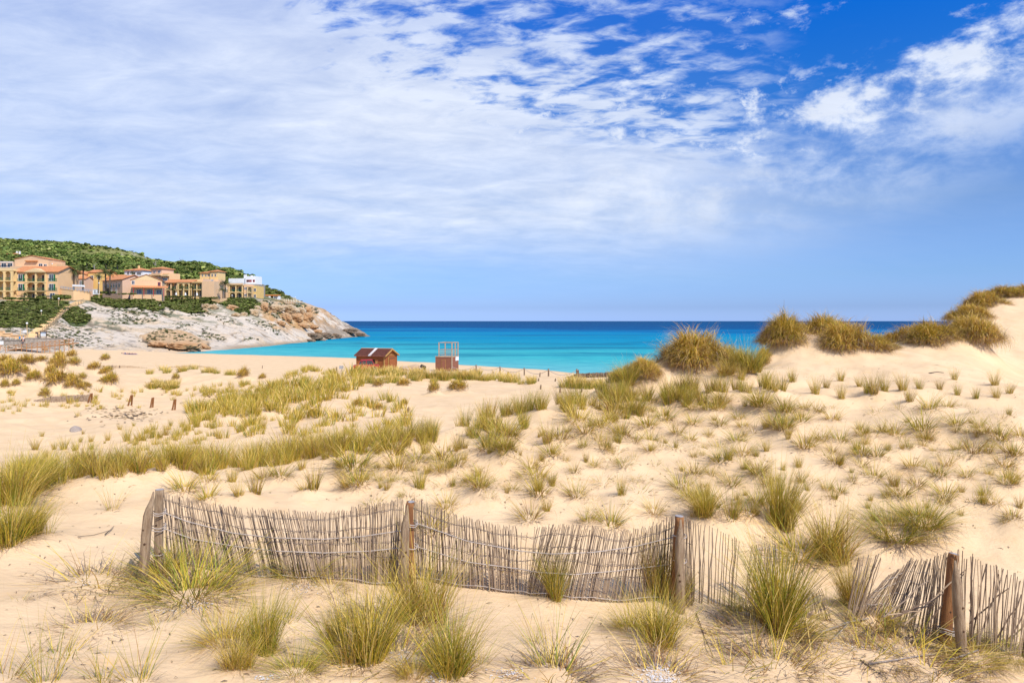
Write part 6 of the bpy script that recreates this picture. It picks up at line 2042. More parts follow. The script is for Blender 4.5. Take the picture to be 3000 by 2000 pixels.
for px, top, bot, d, lb in ((172, 873, 902, 205, "globe lamp post at the top of the stair path"), (121, 909, 948, 185, "globe lamp post halfway down the stair path"), (290, 828, 866, 228, "globe lamp post in front of the pink house"), (79, 945, 982, 160, "globe lamp post at the bottom of the stair path"),
                            (197, 790, 832, 260, "tall street lamp among the trees left of the palms"), (153, 772, 800, 262, "curved street lamp behind the leftmost hotel's roof"), (865, 870, 892, 318, "blue-grey lamp post on the cliff terrace"), (680, 864, 878, 268, "low globe lamp in the yellow apartments' garden")):
    b = W(px, bot, d)
    h = (bot - top) * d / F
    root = tag(empty('lamp_post', b), lb, 'lamp post', 'lamp posts on the headland')
    MB().tube([(0, 0, -.8), (0, 0, h * .5), (0, 0, h - .3)], [.075, .06, .05], 7).build('pole', m_st['sand'], root)
    bm = bmesh.new()
    bmesh.ops.create_uvsphere(bm, u_segments=10, v_segments=7, radius=.24)
    me = bpy.data.meshes.new('globe')
    bm.to_mesh(me)
    bm.free()
    me.materials.append(m_globe)
    link('globe', me, root, (0, 0, h - .15))
    MB().tube([(0, 0, h - .42), (0, 0, h - .34)], [.08, .14], 8).build('collar', m_metal, root)

# hedges in front of the houses
for i, (a, b, py, hp, d, lb) in enumerate(((10, 46, 876, 10, 217, "clipped green hedge before the yellow wing"), (52, 92, 876, 9, 218, "clipped green hedge before the leftmost hotel"), (110, 132, 874, 14, 219, "round green bush at the hotel's pier"), (162, 200, 874, 20, 222, "bright green bush beside the tall retaining wall"),
                                           (290, 340, 858, 10, 236, "green hedge before the long pink house"), (345, 400, 862, 7, 234, "low green hedge before the porch"), (485, 560, 870, 7, 254, "low hedge before the tiled apartments"), (588, 640, 874, 8, 255, "green hedge before the blank cream end wall"), (664, 700, 878, 12, 268, "tall green hedge before the yellow apartments"), (700, 745, 880, 9, 270, "lower green hedge at the right end of the yellow apartments"))):
    sp = []
    for k in range(int((b - a) * .9)):
        p = W(g.uniform(a, b), py, d + g.uniform(-.5, .5))
        sp.append((p.x, p.y, p.z + g.uniform(-.3, .5) * hp * d / F * .5, hp * d / F * .5, hp * d / F * .55, .9 + .5 * g.random()))
    place_all(shrubs, sp, g, 'hedge', m_leaf, lb, 'hedge', kind='thing')

# stair path with its handrail
path = [(92, 990), (108, 976), (124, 961), (142, 945), (160, 929), (176, 915), (192, 904), (208, 897), (226, 889), (240, 883)]
pp = [LAND.hit(*q) for q in path]
pp = [p for p in pp if p]
root = tag(empty('stair_path', pp[0]), "long sand-coloured stair path climbing the slope to the houses", 'stairs')
st = MB().box(-1.25, 1.25, -.5, .5, -.5, .12).mesh('step', m_st['sand'])
right = []
for a, b in zip(pp, pp[1:]):
    n = max(2, int((b - a).length / .62))
    for i in range(n):
        p = a.lerp(b, i / n)
        dv = (b - a)
        o = link('step', st, root, p - pp[0] + Vector((0, 0, .1)), (0, 0, math.atan2(dv.y, dv.x) - PI / 2), (1.0, 1.0, 1))
        sd = Vector((dv.y, -dv.x, 0)).normalized()
        right.append(p + sd * 1.3 + Vector((0, 0, .2)))
railing('handrail', "dark handrail along the right side of the stair path", right[::4], 1.0, mat("dark_iron", (.10, .085, .075)), 2.4, (1.0, .5), r=.04)

# boardwalk with crossed railings
m_deck = mat("orange_timber", (.47, .245, .105), (.33, .16, .065), scale=3, rough=.8)
bx = [23, 47, 63, 78, 93, 109, 123, 131, 146, 161, 174, 188, 202, 214]
dk = lambda x: float(np.interp(x, [23, 63, 109, 161, 214], [1023.5, 1019.5, 1015, 1010, 1004]))
tp = lambda x: float(np.interp(x, [23, 63, 109, 161, 214], [1011.5, 1008, 1002.5, 997.5, 991.5]))
root = tag(empty('boardwalk', W(118, 1014, 145)), "raised timber boardwalk with crossed railings running down to the beach", 'boardwalk')
O = root.location
D0, D1 = 144.0, 146.0
for a, b in zip(bx, bx[1:]):
    A, B = W(a, dk(a), D0) - O, W(b, dk(b), D0) - O
    v = Vector((0, 2.0, 0))
    t = Vector((0, 0, -.2))
    MB().add([A, B, B + v, A + v, A + t, B + t, B + v + t, A + v + t], [(0, 1, 2, 3), (7, 6, 5, 4), (0, 4, 5, 1), (3, 2, 6, 7), (1, 5, 6, 2), (0, 3, 7, 4)]).build('deck_board', m_deck, root)
    for dd in (D0 + .02, D1 - .06):
        P0, P1 = W(a, dk(a) - 1.5, dd) - O, W(b, dk(b) - 1.5, dd) - O
        Q0, Q1 = W(a, tp(a) + 2, dd) - O, W(b, tp(b) + 2, dd) - O
        MB().bar(P0, Q1, .07).build('brace', m_deck, root)
        MB().bar(Q0, P1, .07).build('brace', m_deck, root)
        MB().bar(W(a, tp(a) + .5, dd) - O, W(b, tp(b) + .5, dd) - O, .09).build('handrail', m_deck, root)
for a in bx:
    for dd in (D0 - .04, D1):
        T = W(a, tp(a), dd) - O
        MB().bar(T, T - Vector((0, 0, 2.6)), .13).build('post', m_deck, root)
root = tag(empty('boardwalk', W(8, 1022, 143)), "short lower piece of crossed timber railing at the left edge of the beach", 'boardwalk')
O = root.location
for a, b in ((-12, 2), (2, 17)):
    t0, t1 = 1010 + (a - 0) * .45, 1010 + (b - 0) * .45
    P = lambda x, y: W(x, y, 143) - O
    MB().bar(P(a, t0), P(b, t1), .09).build('handrail', m_deck, root)
    MB().bar(P(a, t0 + 10), P(b, t1 + 1), .07).build('brace', m_deck, root)
    MB().bar(P(a, t0 + 1), P(b, t1 + 10), .07).build('brace', m_deck, root)
    MB().bar(P(b, t1 - .5), P(b, t1 + 16), .12).build('post', m_deck, root)
# information board, notice, bin, white sign
m_slate = mat("brown_frame", (.14, .095, .07))
root = tag(empty('information_board', W(127, 989, 151)), "roofed information board with a white and pale blue panel by the stair path", 'sign')
for x in (-.72, .58):
    MB().box(x, x + .12, -.06, .06, -.6, 1.32).build('post', m_slate, root)
MB().prism([(-.95, 1.3), (.0, 1.48), (.95, 1.3), (.95, 1.38), (0, 1.58), (-.95, 1.38)], (1, 0, 0), (0, 0, 1), (0, 1, 0), (0, -.3, 0), .6).build('roof', m_slate, root)
p = MB().box(-.58, .56, -.03, .03, .33, 1.25).build('panel', m_white, root)
MB().box(-.56, .54, -.04, -.032, .98, 1.22).build('map', mat("pale_blue_print", (.30, .48, .66)), p)
MB().box(-.4, .4, -.038, -.033, .6, .75).build('map', mat("cyan_print", (.5, .68, .76)), p)
root = tag(empty('notice_post', W(107, 989, 151)), "small brown notice board on a post beside the information board", 'sign')
MB().box(-.25, .25, -.04, .04, .85, 1.28).build('board', m_slate, root)
MB().box(.18, .28, -.05, .05, -.5, 1.3).build('post', m_slate, root)
MB().box(-.2, .1, -.2, .1, -.5, .45).build('base', m_st['rose'], root)
root = tag(empty('white_sign', W(60, 992, 152)), "blank white sign panel on two cream posts above the stair path's foot", 'sign')
MB().box(-.06, .06, -.06, .06, -.8, 2.0).build('post', m_st['sand'], root)
MB().box(1.45, 1.57, -.06, .06, -.8, 1.9).build('post', m_st['sand'], root)
MB().box(.55, 1.45, -.03, .03, 1.35, 1.9).build('panel', m_white, root)
root = tag(empty('litter_bin', W(57.5, 992, 149.8)), "small bright blue bin on the promenade wall", 'bin')
MB().tube([(0, 0, -.05), (0, 0, .42)], [.13, .17], 9).build('body', mat("blue_plastic", (.03, .28, .62)), root)
MB().tube([(0, 0, .42), (0, 0, .47)], [.18, .16], 9).build('lid', bpy.data.materials["blue_plastic"], root)
tag(MB().box(-.55, .55, -.02, .02, 0, .85).build('blank_sign', m_white, loc=W(3, 1010, 148.8)), "plain white panel on the rubble wall at the left edge", 'sign')

# playground and pool fence between the hotels
root = tag(empty('play_frame', W(188, 848, 236)), "red and orange playground frame beside the leftmost hotel", 'playground')
for x in (-1.0, .2, 1.3):
    MB().bar((x, 0, -.5), (x + .1, 0, 2.2), .12).build('post', m_red, root)
MB().prism([(-1.2, 1.5), (.0, 2.9), (1.2, 1.5)], (1, 0, 0), (0, 0, 1), (0, 1, 0), (0, -.6, 0), 1.2).build('canopy', m_st['pink'], root)
MB().box(-.9, .9, -.3, .3, .1, .9).build('platform', m_orange, root)
root = tag(empty('canvas_awning', W(224, 848, 233)), "white canvas shade over the hotel pool terrace", 'awning')
MB().prism([(-1.5, 1.0), (-1.4, 1.75), (1.5, 1.6), (1.7, .95)], (1, 0, 0), (0, 0, 1), (0, 1, 0), (0, 0, 0), 2.0).build('canvas', m_white, root)
for x in (-1.4, 1.5):
    MB().bar((x, 0, -.5), (x, 0, 1.2), .06).build('post', m_metal, root)
railing('pool_fence', "glass-grey pool fence on top of the tall peach retaining wall", [W(178, 846, 231), W(215, 851, 230), W(270, 856, 234)], .9, mat("bluish_panel", (.30, .40, .48), rough=.3), 1.0, (1.0, .7, .4), r=.05)
root = tag(empty('cabin', W(278, 858, 233)), "small white cabin at the end of the pool fence", 'cabin')
MB().box(-.75, .75, 0, 1.5, -.5, 1.15).build('wall', m_white, root)
MB().box(-.85, .85, -.1, 1.6, 1.16, 1.25).build('roof', m_white, root)
MB().box(-.3, .3, -.04, 0.0, -.1, .9).build('door', m_metal, root)

# ------------------------------------------------------------------ the beach
m_cedar = mat("red_cedar_plank", (.36, .125, .038), (.25, .08, .026), scale=3, rough=.75, bump=.3, stretch=(.6, .6, 6))
m_shingle = mat("brown_roof_felt", (.26, .10, .072), (.17, .065, .05), scale=4, rough=.9)
m_trim = mat("honey_trim", (.46, .27, .085), (.36, .2, .06), scale=4)
m_ply = mat("red_brown_cladding", (.30, .125, .075), (.235, .095, .058), scale=3, rough=.8, stretch=(.5, .5, 5))
m_pole = mat("pale_timber", (.47, .36, .25), (.38, .28, .19), scale=4)

# wooden hut
b = W(1086, 1096, 92)
root = tag(empty('beach_hut', b, math.radians(-18)), "red cedar plank beach hut with brown gable roof and open doorway", 'hut')
Lh, Dh, Hh = 4.15, 3.3, 2.55
x0, x1, y0, y1 = -Lh / 2, Lh / 2, 0, Dh
MB().box(x0 + .06, x1 - .06, y0 + .06, y1 - .06, -.4, Hh - .02).build('interior_shade', m_dark, root)  # solid block painted near-black as the shade behind doorway and plank gaps
pl = {}


def plank_run(a, bb, axis, plane, z0, z1, n):
    for k in range(n):
        za, zb = z0 + (z1 - z0) * k / n + .008, z0 + (z1 - z0) * (k + 1) / n - .012
        t = .02 * random.random()
        if axis == 'x':
            MB().box(a, bb, plane - .05 - t, plane + .05, za, zb).build('plank', m_cedar, root)
        else:
            MB().box(plane - .05, plane + .05 + t, a, bb, za, zb).build('plank', m_cedar, root)


dx0, dx1 = .10, .74
plank_run(x0, dx0, 'x', 0, -.4, Hh, 15)
plank_run(dx1, x1, 'x', 0, -.4, Hh, 15)
plank_run(dx0, dx1, 'x', 0, 1.98, Hh, 3)
plank_run(.06, Dh, 'y', x1, -.4, Hh, 15)
plank_run(.06, Dh, 'y', x0, -.4, Hh, 15)
for x in (x0, -.02, x1):
    MB().box(x - .07, x + .07, -.13, -.03, -.4, Hh).build('corner_post', m_trim if x > 0 else m_cedar, root)
MB().box(x1 + .03, x1 + .13, Dh - .07, Dh + .07, -.4, Hh).build('corner_post', m_cedar, root)
d_ = MB().box(dx1 + .02, dx1 + .48, -.20, -.12, .0, 1.95).build('door', m_cedar, root)
MB().box(dx1 + .10, dx1 + .40, -.215, -.205, .15, 1.8).build('panel', m_trim, d_)
MB().box(dx0 - .04, dx0 + .03, -.12, -.02, 0, 2.0).build('door_jamb', m_trim, root)
sh = MB().box(x1 + .10, x1 + .16, 1.15, 2.75, .55, 2.15).build('shutter', m_cedar, root)
for z in (.6, 2.05):
    MB().box(x1 + .165, x1 + .19, 1.15, 2.75, z, z + .07).build('batten', m_slate, sh)
MB().box(x1 + .10, x1 + .15, .85, 1.0, -.3, 2.3).build('batten', m_trim, root)
MB().prism([(y0, Hh), (Dh / 2, Hh + .70), (y1, Hh)], (0, 1, 0), (0, 0, 1), (1, 0, 0), (x1 - .06, 0, 0), .1).build('gable', m_cedar, root)
MB().prism([(y0, Hh), (Dh / 2, Hh + .70), (y1, Hh)], (0, 1, 0), (0, 0, 1), (1, 0, 0), (x0, 0, 0), .1).build('gable', m_cedar, root)
MB().box(x1 + .05, x1 + .10, .15, Dh - .15, Hh - .02, Hh + .06).build('batten', m_trim, root)
ov = .32
rp = [(y0 - ov, Hh - .14), (Dh / 2, Hh + .74), (y1 + ov, Hh - .14), (y1 + ov, Hh - .02), (Dh / 2, Hh + .86), (y0 - ov, Hh - .02)]
rf = MB().prism(rp, (0, 1, 0), (0, 0, 1), (1, 0, 0), (x0 - .3, 0, 0), Lh + .6).build('roof', m_shingle, root)
for k in range(9):
    f = (k + .5) / 9
    ya, za = (y0 - ov) + (Dh / 2 - y0 + ov) * f, (Hh - .01) + .88 * f
    MB().box(x0 - .3, x1 + .3, ya - .10, ya + .08, za + .0, za + .035).build('batten', m_shingle, rf)
MB().add([(-.22, y0 - ov - .02, Hh + .02), (.16, y0 - ov - .02, Hh + .02), (.16, Dh / 2, Hh + .93), (-.22, Dh / 2, Hh + .93), (-.22, y0 - ov - .02, Hh - .06), (.16, y0 - ov - .02, Hh - .06), (.16, Dh / 2, Hh + .84), (-.22, Dh / 2, Hh + .84)],
         [(0, 1, 2, 3), (7, 6, 5, 4), (0, 4, 5, 1), (1, 5, 6, 2), (3, 7, 4, 0)]).build('roof_strip', m_white, root)
MB().box(x0 - .3, x1 + .3, Dh / 2 - .07, Dh / 2 + .07, Hh + .84, Hh + .92).build('ridge_cap', m_st['rose'], root)
for sd in (-1, 1):
    ye = y0 - ov if sd < 0 else y1 + ov
    MB().add([(x1 + .30, ye, Hh - .2), (x1 + .30, ye, Hh), (x1 + .30, Dh / 2, Hh + .89), (x1 + .30, Dh / 2, Hh + .66), (x1 + .37, ye, Hh - .2), (x1 + .37, ye, Hh), (x1 + .37, Dh / 2, Hh + .89), (x1 + .37, Dh / 2, Hh + .66)],
             [(0, 1, 2, 3), (7, 6, 5, 4), (0, 4, 5, 1), (1, 5, 6, 2), (3, 7, 4, 0)]).build('bargeboard', m_trim, root)

# lifeguard tower
b = W(1300, 1092, 93)
root = tag(empty('lifeguard_tower', b, math.radians(-16)), "brown clad lifeguard tower with an open pale timber railing on top", 'lifeguard tower')
Lt, Dt, Ht = 2.45, 2.45, 2.15
x0, x1 = -Lt / 2, Lt / 2
MB().box(x0 + .05, x1 - .05, .05, Dt - .05, -.5, Ht - .02).build('core', m_dark, root)
for k in range(16):
    za, zb = -.5 + (Ht + .5) * k / 16, -.5 + (Ht + .5) * (k + 1) / 16 - .018
    MB().box(x0, x1, -.012 * random.random(), .05, za, zb).build('plank', m_ply, root)
    MB().box(x1 - .05, x1 + .012 * random.random(), .051, Dt, za, zb).build('plank', m_ply, root)
    MB().box(x0, x0 + .05, .051, Dt, za, zb).build('plank', m_ply, root)
MB().box(x0 - .05, x1 + .05, -.05, Dt + .05, Ht, Ht + .09).build('platform', m_pole, root)
dr = MB().box(-.25, .25, -.05, -.02, .35, 1.75).build('door', m_ply, root)
for q in ((-.29, -.25, .3, 1.8), (.25, .29, .3, 1.8), (-.25, .25, 1.76, 1.8), (-.25, .25, .3, .34)):
    MB().box(q[0], q[1], -.06, -.015, q[2], q[3]).build('door_frame', m_trim, dr)
HT = Ht + 2.0
P4 = [(x0 + .5, .08), (x1 - .04, .02), (x1 - .04, Dt - .08), (x0 + .5, Dt - .08), (x1 - .04, Dt * .52)]
for i, (px_, py_) in enumerate(P4):
    z0 = -.5 if i == 1 else Ht + .09
    MB().box(px_ - .06, px_ + .06, py_ - .06, py_ + .06, z0, HT).build('post', m_pole, root)
sides = [((x0 + .5, .08), (x1 - .04, .02)), ((x1 - .04, .02), (x1 - .04, Dt - .08)), ((x0 + .5, Dt - .08), (x1 - .04, Dt - .08)), ((x0 + .5, .08), (x0 + .5, Dt - .08))]
for (ax, ay), (bx_, by_) in sides:
    for z, w in ((HT - .04, .07), (Ht + .38, .045), (Ht + .68, .045), (Ht + .98, .05)):
        MB().bar((ax, ay, z), (bx_, by_, z), w).build('top_beam' if w > .06 else 'rail', m_pole, root)
MB().box(x1 + .02, x1 + .05, 1.2, Dt - .02, Ht - .55, Ht - .02).build('sign_panel', m_white, root)

# red car standing in front of the hut, half behind the grass
root = tag(empty('parked_car', W(1073, 1086, 88.5), math.radians(8)), "small red car parked before the hut, only its cabin showing over the grass", 'car')
m_car = mat("red_car_paint", (.40, .012, .03), (.36, .01, .025), rough=.3, spec=.5)
m_tyre = mat("black_rubber", (.02, .02, .02), rough=.9)
bd = [(-1.6, .35), (-1.58, .75), (-.85, .85), (-.55, 1.36), (.62, 1.4), (1.1, .88), (1.62, .80), (1.64, .35)]
MB().prism([(-1.62, .3), (-1.6, .78), (-.9, .86), (1.0, .86), (1.62, .8), (1.64, .3)], (1, 0, 0), (0, 0, 1), (0, 1, 0), (0, -.72, 0), 1.44).build('body', m_car, root)
MB().prism([(-.95, .85), (-.66, 1.36), (.70, 1.40), (1.05, .85)], (1, 0, 0), (0, 0, 1), (0, 1, 0), (0, -.62, 0), 1.24).build('window', m_glass, root)
MB().prism([(-.72, 1.34), (-.66, 1.44), (.72, 1.48), (.80, 1.38)], (1, 0, 0), (0, 0, 1), (0, 1, 0), (0, -.66, 0), 1.32).build('roof', m_car, root)
for a, bq in (((-.97, -.63, .85), (-.68, -.63, 1.38)), ((.05, -.64, .85), (.05, -.64, 1.4)), ((1.07, -.63, .85), (.74, -.63, 1.42)), ((-.5, -.64, .85), (-.5, -.64, 1.38))):
    MB().bar(a, bq, .06).build('pillar', m_car, root)
for x in (-1.0, 1.05):
    for y in (-.74, .56):
        w_ = MB().tube([(x, y, .3), (x, y + .18, .3)], .3, 14).build('wheel', m_tyre, root)
        MB().tube([(x, y - .01, .3), (x, y + .19, .3)], .16, 10).build('rim', m_metal, w_)
for y in (-.5, .5):
    MB().box(-1.66, -1.60, y - .15, y + .15, .52, .68).build('headlight', m_white, root)

# heap of canvas with a dark end, between hut and tower
o = ground(1206, 1080, 66) or W(1206, 1080, 85)
o = W(1206, 1081, 86)
bm = bmesh.new()
bmesh.ops.create_icosphere(bm, subdivisions=4, radius=1)
for v in bm.verts:
    n = v.co.copy()
    v.co *= 1 + .16 * mnoise.noise(n * 2.2) + .06 * mnoise.noise(n * 6)
    v.co.x *= 1.55
    v.co.y *= .8
    v.co.z = max(-.3, v.co.z) * (.52 + .12 * math.sin(v.co.x * 3))
me = bpy.data.meshes.new('sheet')
bm.to_mesh(me)
bm.free()
me.polygons.foreach_set('use_smooth', np.ones(len(me.polygons), bool))
me.materials.append(mat("sand_canvas", (.50, .36, .23), (.40, .27, .17), scale=2, bump=.4))
root = tag(empty('covered_boat', o), "sand-brown covered boat lying on the beach between hut and tower, dark at one end", 'boat')
link('cover', me, root)
MB().tube([(1.1, 0, -.1), (1.35, 0, .42), (1.62, 0, .25), (1.7, 0, -.1)], [.34, .26, .24, .1], 8).build('bow', m_dark, root, smooth=True)

# rope line of posts along the beach
m_pp = mat("brown_round_post", (.24, .16, .10), (.15, .10, .065), scale=6, stretch=(3, 3, 1))
pts_ = [(1395, 1068, 1090), (1465, 1073, 1096), (1536, 1077, 1099), (1607, 1083, 1105), (1690, 1088, 1107)]
tops = []
for i, (px, pt, pb) in enumerate(pts_):
    p = ground(px, pb, 64)
    if p is None or not 60 < p.y < 100:
        p = W(px, pb, 74)
    h = (pb - pt) * p.y / F
    root = tag(empty('rope_post', p), "%s round brown post of the rope line on the beach, counted from the lifeguard tower" % ("first", "second", "third", "fourth", "last")[i], 'post', 'posts of the rope line on the beach')
    MB().tube([(0, 0, -.4), (0, 0, h)], [.085, .075], 8).build('shaft', m_pp, root)
    MB().tube([(0, 0, h - .12), (0, 0, h - .07)], .095, 8).build('rope_turn', m_rope, root)
    tops.append(p + Vector((0, 0, h - .1)))
tops.insert(0, W(1324, 1074, 91))
O = tops[0].copy()
mb = MB()
for a, c in zip(tops, tops[1:]):
    mb.tube([a.lerp(c, t) - O - Vector((0, 0, .5 * 4 * t * (1 - t))) for t in np.linspace(0, 1, 9)], .028, 4)
tag(mb.build('beach_rope', m_rope, loc=O), "slack pale rope swagged from the lifeguard tower along the row of posts", 'rope')
for px, pt, pb, lb in ((1403, 1086, 1092, "short stub stake below the first rope post"), (1445, 1087, 1093, "short stub stake between the first two rope posts"), (1488, 1088, 1095, "short stub stake right of the second rope post"), (1581, 1091, 1104, "leaning pale stake left of the fourth rope post"),
                       (1577, 1107, 1116, "low pale stake at the end of the foredune grass"), (1583, 1126, 1140, "broken dark stake at the tip of the foredune grass"), (1640, 1132, 1151, "pair-like grey stake in the sandy gap"), (1703, 1136, 1149, "splintered stake lying over a dark stick in the sandy gap"), (1626, 1110, 1117, "tiny stake in the middle of the sandy gap"),
                       (985, 1074, 1089, "short post left of the small grey sign"), (976, 1079, 1089, "leaning stub left of the short post"), (768, 1070, 1079, "lone short post on the beach left of the hut"), (1194, 1198, 1208, "short grey stake in the grass of the low dunes")):
    p = ground(px, pb)
    if p is None:
        continue
    h = max(.25, (pb - pt) * p.y / F)
    o = MB().tube([(0, 0, -.2), (.03, 0, h * .6), (.05, 0, h)], [.06, .055, .03], 6).build('stake', m_pp, loc=p)
    tag(o, lb, 'stake')
p = ground(1000, 1088)
root = tag(empty('small_sign', p), "small grey sign on a thin post on the beach left of the hut", 'sign')
h = 17 * p.y / F
MB().tube([(0, 0, -.2), (0, 0, h)], .035, 6).build('post', m_pp, root)
MB().box(-.28, .28, -.05, -.02, h - .42, h).build('board', m_metal, root)

# low reed fences farther off


def far_screen(label, top, bot, dmin, posts, m=m_reed[0], n=None):
    xs = np.arange(top[0][0], top[-1][0], 1.6)
    O = None
    mb = MB()
    for x in xs:
        g_ = ground(x, lerp(bot, x), dmin)
        if g_ is None:
            continue
        if O is None:
            O = g_.copy()
            root = tag(empty('low_reed_screen', O), label, 'reed screen', 'low reed screens farther off')
        T = W(x + random.gauss(0, .4), lerp(top, x) + random.gauss(0, .5), g_.y + .05)
        mb.tube([g_ - O - Vector((0, 0, .1)), T - O], .035, 3)
    rr = mb.build('reeds', m, root)
    rr['kind'] = 'stuff'
    for px, pt in posts:
        g_ = ground(px, lerp(bot, px), dmin)
        if g_ is None:
            continue
        T = W(px, pt, g_.y)
        MB().tube([g_ - O - Vector((0, .1, .2)), T - O - Vector((0, .1, 0))], .06, 6).build('post', m_pp, root)


far_screen("low reed screen curving over the sand to the big mound's foot", [(1655, 1105), (1690, 1094), (1740, 1092), (1800, 1090), (1850, 1094)], [(1655, 1106), (1690, 1107), (1760, 1105), (1850, 1101)], 55, [(1690, 1084), (1694, 1083), (1726, 1091), (1775, 1089), (1783, 1089)])
far_screen("low pinkish reed screen on the far beach behind the left dunes", [(300, 1070), (340, 1070), (380, 1071), (432, 1077)], [(300, 1077), (340, 1078), (380, 1077), (432, 1078)], 75, [(352, 1070), (330, 1069)], m_reed[1])
far_screen("low pinkish reed screen on the far beach behind the middle dune", [(495, 1074), (540, 1070), (580, 1070), (615, 1074)], [(495, 1077), (560, 1075), (615, 1076)], 75, [(558, 1069)], m_reed[1])
far_screen("grey reed screen half buried below the left dunes", [(100, 1172), (150, 1162), (200, 1158), (264, 1155)], [(100, 1176), (150, 1178), (200, 1176), (264, 1176)], 25, [(152, 1160)])
for (a, t1, b1, c, t2, lb) in ((374, 1158, 1188, 384, 1158, "first pair of leaning sticks on the hollow's sand, beside the grey reed screen's line"), (440, 1166, 1194, 446, 1165, "second pair of leaning sticks on the hollow's sand"), (504, 1172, 1201, 511, 1170, "third pair of leaning sticks on the hollow's sand"), (256, 1154, 1180, 266, 1153, "pair of leaning sticks at the end of the grey reed screen")):
    A, B = ground(a, b1), ground(c + 1, b1 - 1)
    T = W(c, t2, A.y)
    root = tag(empty('stick_pair', A), lb, 'sticks', 'pairs of leaning sticks in the hollow')
    MB().tube([(0, 0, -.1), T - A], .05, 6).build('brace', m_post_red, root)
    MB().tube([B - A - Vector((0, 0, .1)), T - A + Vector((.08, 0, .02))], .055, 6).build('post', m_post_red, root)
p = ground(222, 1262)
if p:
    bm = bmesh.new()
    bmesh.ops.create_icosphere(bm, subdivisions=3, radius=.25)
    for v in bm.verts:
        v.co *= 1 + .3 * mnoise.noise(v.co * 4)
        v.co.z *= .95
    me = bpy.data.meshes.new('stump')
    bm.to_mesh(me)
    bm.free()
    me.materials.append(m_drift)
    tag(link('buried_stump', me, loc=p), "grey half-buried stump alone on the hollow's sand", 'stump')

# ------------------------------------------------------------------ people, small and far
m_skin = mat("plain_skin", (.50, .28, .19), (.46, .25, .165), rough=.6)  # skin tone, faintly mottled


def body(name, J, E, parent, m):
    """one continuous skinned figure: joints (position, radius) and the bones between them"""
    me = bpy.data.meshes.new(name)
    me.from_pydata([p for p, r in J], E, [])
    o = link(name, me, parent)
    md = o.modifiers.new('skin', 'SKIN')
    for v, (p, r) in zip(me.skin_vertices[0].data, J):
        v.radius = (r, r)
    me.skin_vertices[0].data[0].use_root = True
    sb = o.modifiers.new('sub', 'SUBSURF')
    sb.levels = sb.render_levels = 1
    dg = bpy.context.evaluated_depsgraph_get()
    m2 = bpy.data.meshes.new_from_object(o.evaluated_get(dg))
    o.modifiers.clear()
    o.data = m2
    m2.materials.clear()
    m2.materials.append(m)
    m2.polygons.foreach_set('use_smooth', np.ones(len(m2.polygons), bool))
    return o


def ball(name, m, parent, c, r, flat=(1, 1, 1)):
    bm = bmesh.new()
    bmesh.ops.create_uvsphere(bm, u_segments=12, v_segments=8, radius=r)
    me = bpy.data.meshes.new(name)
    bm.to_mesh(me)
    bm.free()
    me.materials.append(m)
    me.polygons.foreach_set('use_smooth', np.ones(len(me.polygons), bool))
    return link(name, me, parent, c, scale=flat)


m_cap, m_shirt, m_short = mat("light_blue_cloth", (.10, .40, .62)), mat("white_cloth", (.72, .71, .70)), mat("dark_cloth", (.05, .05, .075))
m_blue, m_hair = mat("blue_cloth", (.06, .12, .45)), mat("dark_hair", (.05, .035, .025))
root = tag(empty('person', W(69.5, 997, 148.7), math.radians(20)), "person in white shirt and light blue cap sitting on the promenade wall", 'person')
J = [((0, 0, .14), .15), ((0, -.02, .42), .135), ((0, -.06, .60), .14), ((0, -.09, .70), .06), ((0, -.13, .84), .10),
     ((.19, -.06, .60), .06), ((.23, -.16, .40), .05), ((.12, -.36, .34), .035), ((-.19, -.06, .60), .06), ((-.23, -.16, .40), .05), ((-.12, -.36, .34), .035),
     ((.10, -.40, .16), .075), ((.10, -.46, -.26), .055), ((.10, -.58, -.30), .04), ((-.10, -.40, .16), .075), ((-.10, -.46, -.26), .055), ((-.10, -.58, -.30), .04)]
E = [(0, 1), (1, 2), (2, 3), (3, 4), (2, 5), (5, 6), (6, 7), (2, 8), (8, 9), (9, 10), (0, 11), (11, 12), (12, 13), (0, 14), (14, 15), (15, 16)]
body('body', J, E, root, m_skin)
ball('shirt', m_shirt, root, (0, -.03, .42), .21, (1.05, .85, 1.35))
ball('cap', m_cap, root, (0, -.13, .90), .125, (1, 1.15, .75))
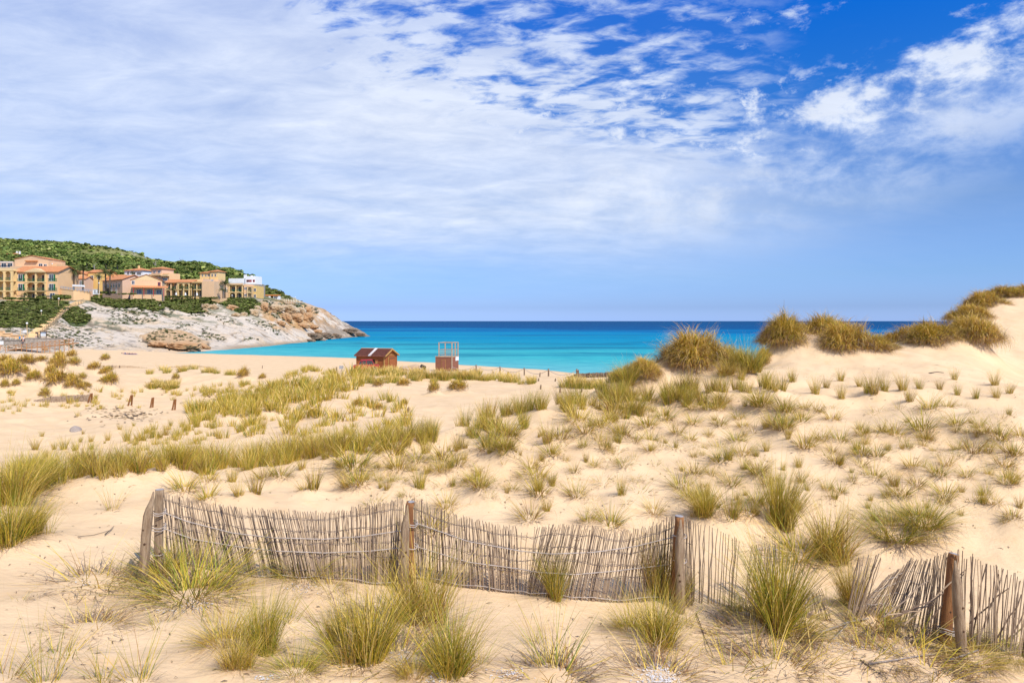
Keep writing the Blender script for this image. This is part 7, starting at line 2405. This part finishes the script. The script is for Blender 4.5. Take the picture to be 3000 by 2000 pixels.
ball('shorts', m_short, root, (0, -.1, .13), .2, (1.05, 1.35, .7))
tag(MB().box(-.42, .42, -.25, .25, 0, .3).build('dark_bag', m_short, loc=W(69, 997, 149.1)), "dark rucksack lying on the promenade wall beside the seated person", 'bag')
for px, py, rz, lb, mc in ((367, 1037, 80, "sunbather in white and blue lying on the beach near the pale rock", m_blue), (379, 1038, 95, "sunbather in dark swimwear lying right of the white and blue one", m_short), (388, 1038, 100, "sunbather at the right end of the lying group", m_short), (528, 1032, 85, "sunbather lying below the brown slab", m_shirt)):
    p = ground(px, py, 100)
    if p is None:
        continue
    root = tag(empty('person', p + Vector((0, 0, .05)), math.radians(rz)), lb, 'person')
    J = [((0, 0, .12), .14), ((0, .28, .12), .13), ((0, .50, .13), .14), ((0, .62, .14), .06), ((0, .76, .16), .10), ((.2, .5, .1), .055), ((.3, .25, .08), .045), ((.32, .02, .06), .035), ((-.2, .5, .1), .055), ((-.3, .25, .08), .045), ((-.32, .02, .06), .035),
         ((.1, -.2, .11), .085), ((.12, -.5, .22), .06), ((.12, -.85, .07), .045), ((-.1, -.2, .11), .085), ((-.12, -.5, .1), .06), ((-.12, -.9, .07), .045)]
    body('body', J, E, root, m_skin)
    ball('hair', m_hair, root, (0, .82, .17), .11, (1, .9, .9))
    ball('swimwear', mc, root, (0, -.02, .12), .16, (1.15, 1.0, .95))
    tag(MB().box(-.4, .4, -1.0, .95, 0, .02).build('towel', m_shirt if px < 370 else m_blue, loc=p + Vector((0, 0, .02)), rot=(0, 0, math.radians(rz))), "towel under the " + lb.split(' lying')[0].split(' at the')[0] + (" at %s" % ("the group's left end", "the group's middle", "the group's right end", "the brown slab")[(367, 379, 388, 528).index(px)]), 'towel')
p = ground(541, 1031, 100)
if p:
    root = tag(empty('beach_bag', p), "round red beach bag lying below the brown slab", 'bag')
    ball('body', m_red, root, (0, 0, .3), .34, (1, .7, .9))
    MB().tube([(-.18, 0, .52), (-.1, 0, .75), (.1, 0, .75), (.18, 0, .52)], .025, 5).build('handle', m_red, root)
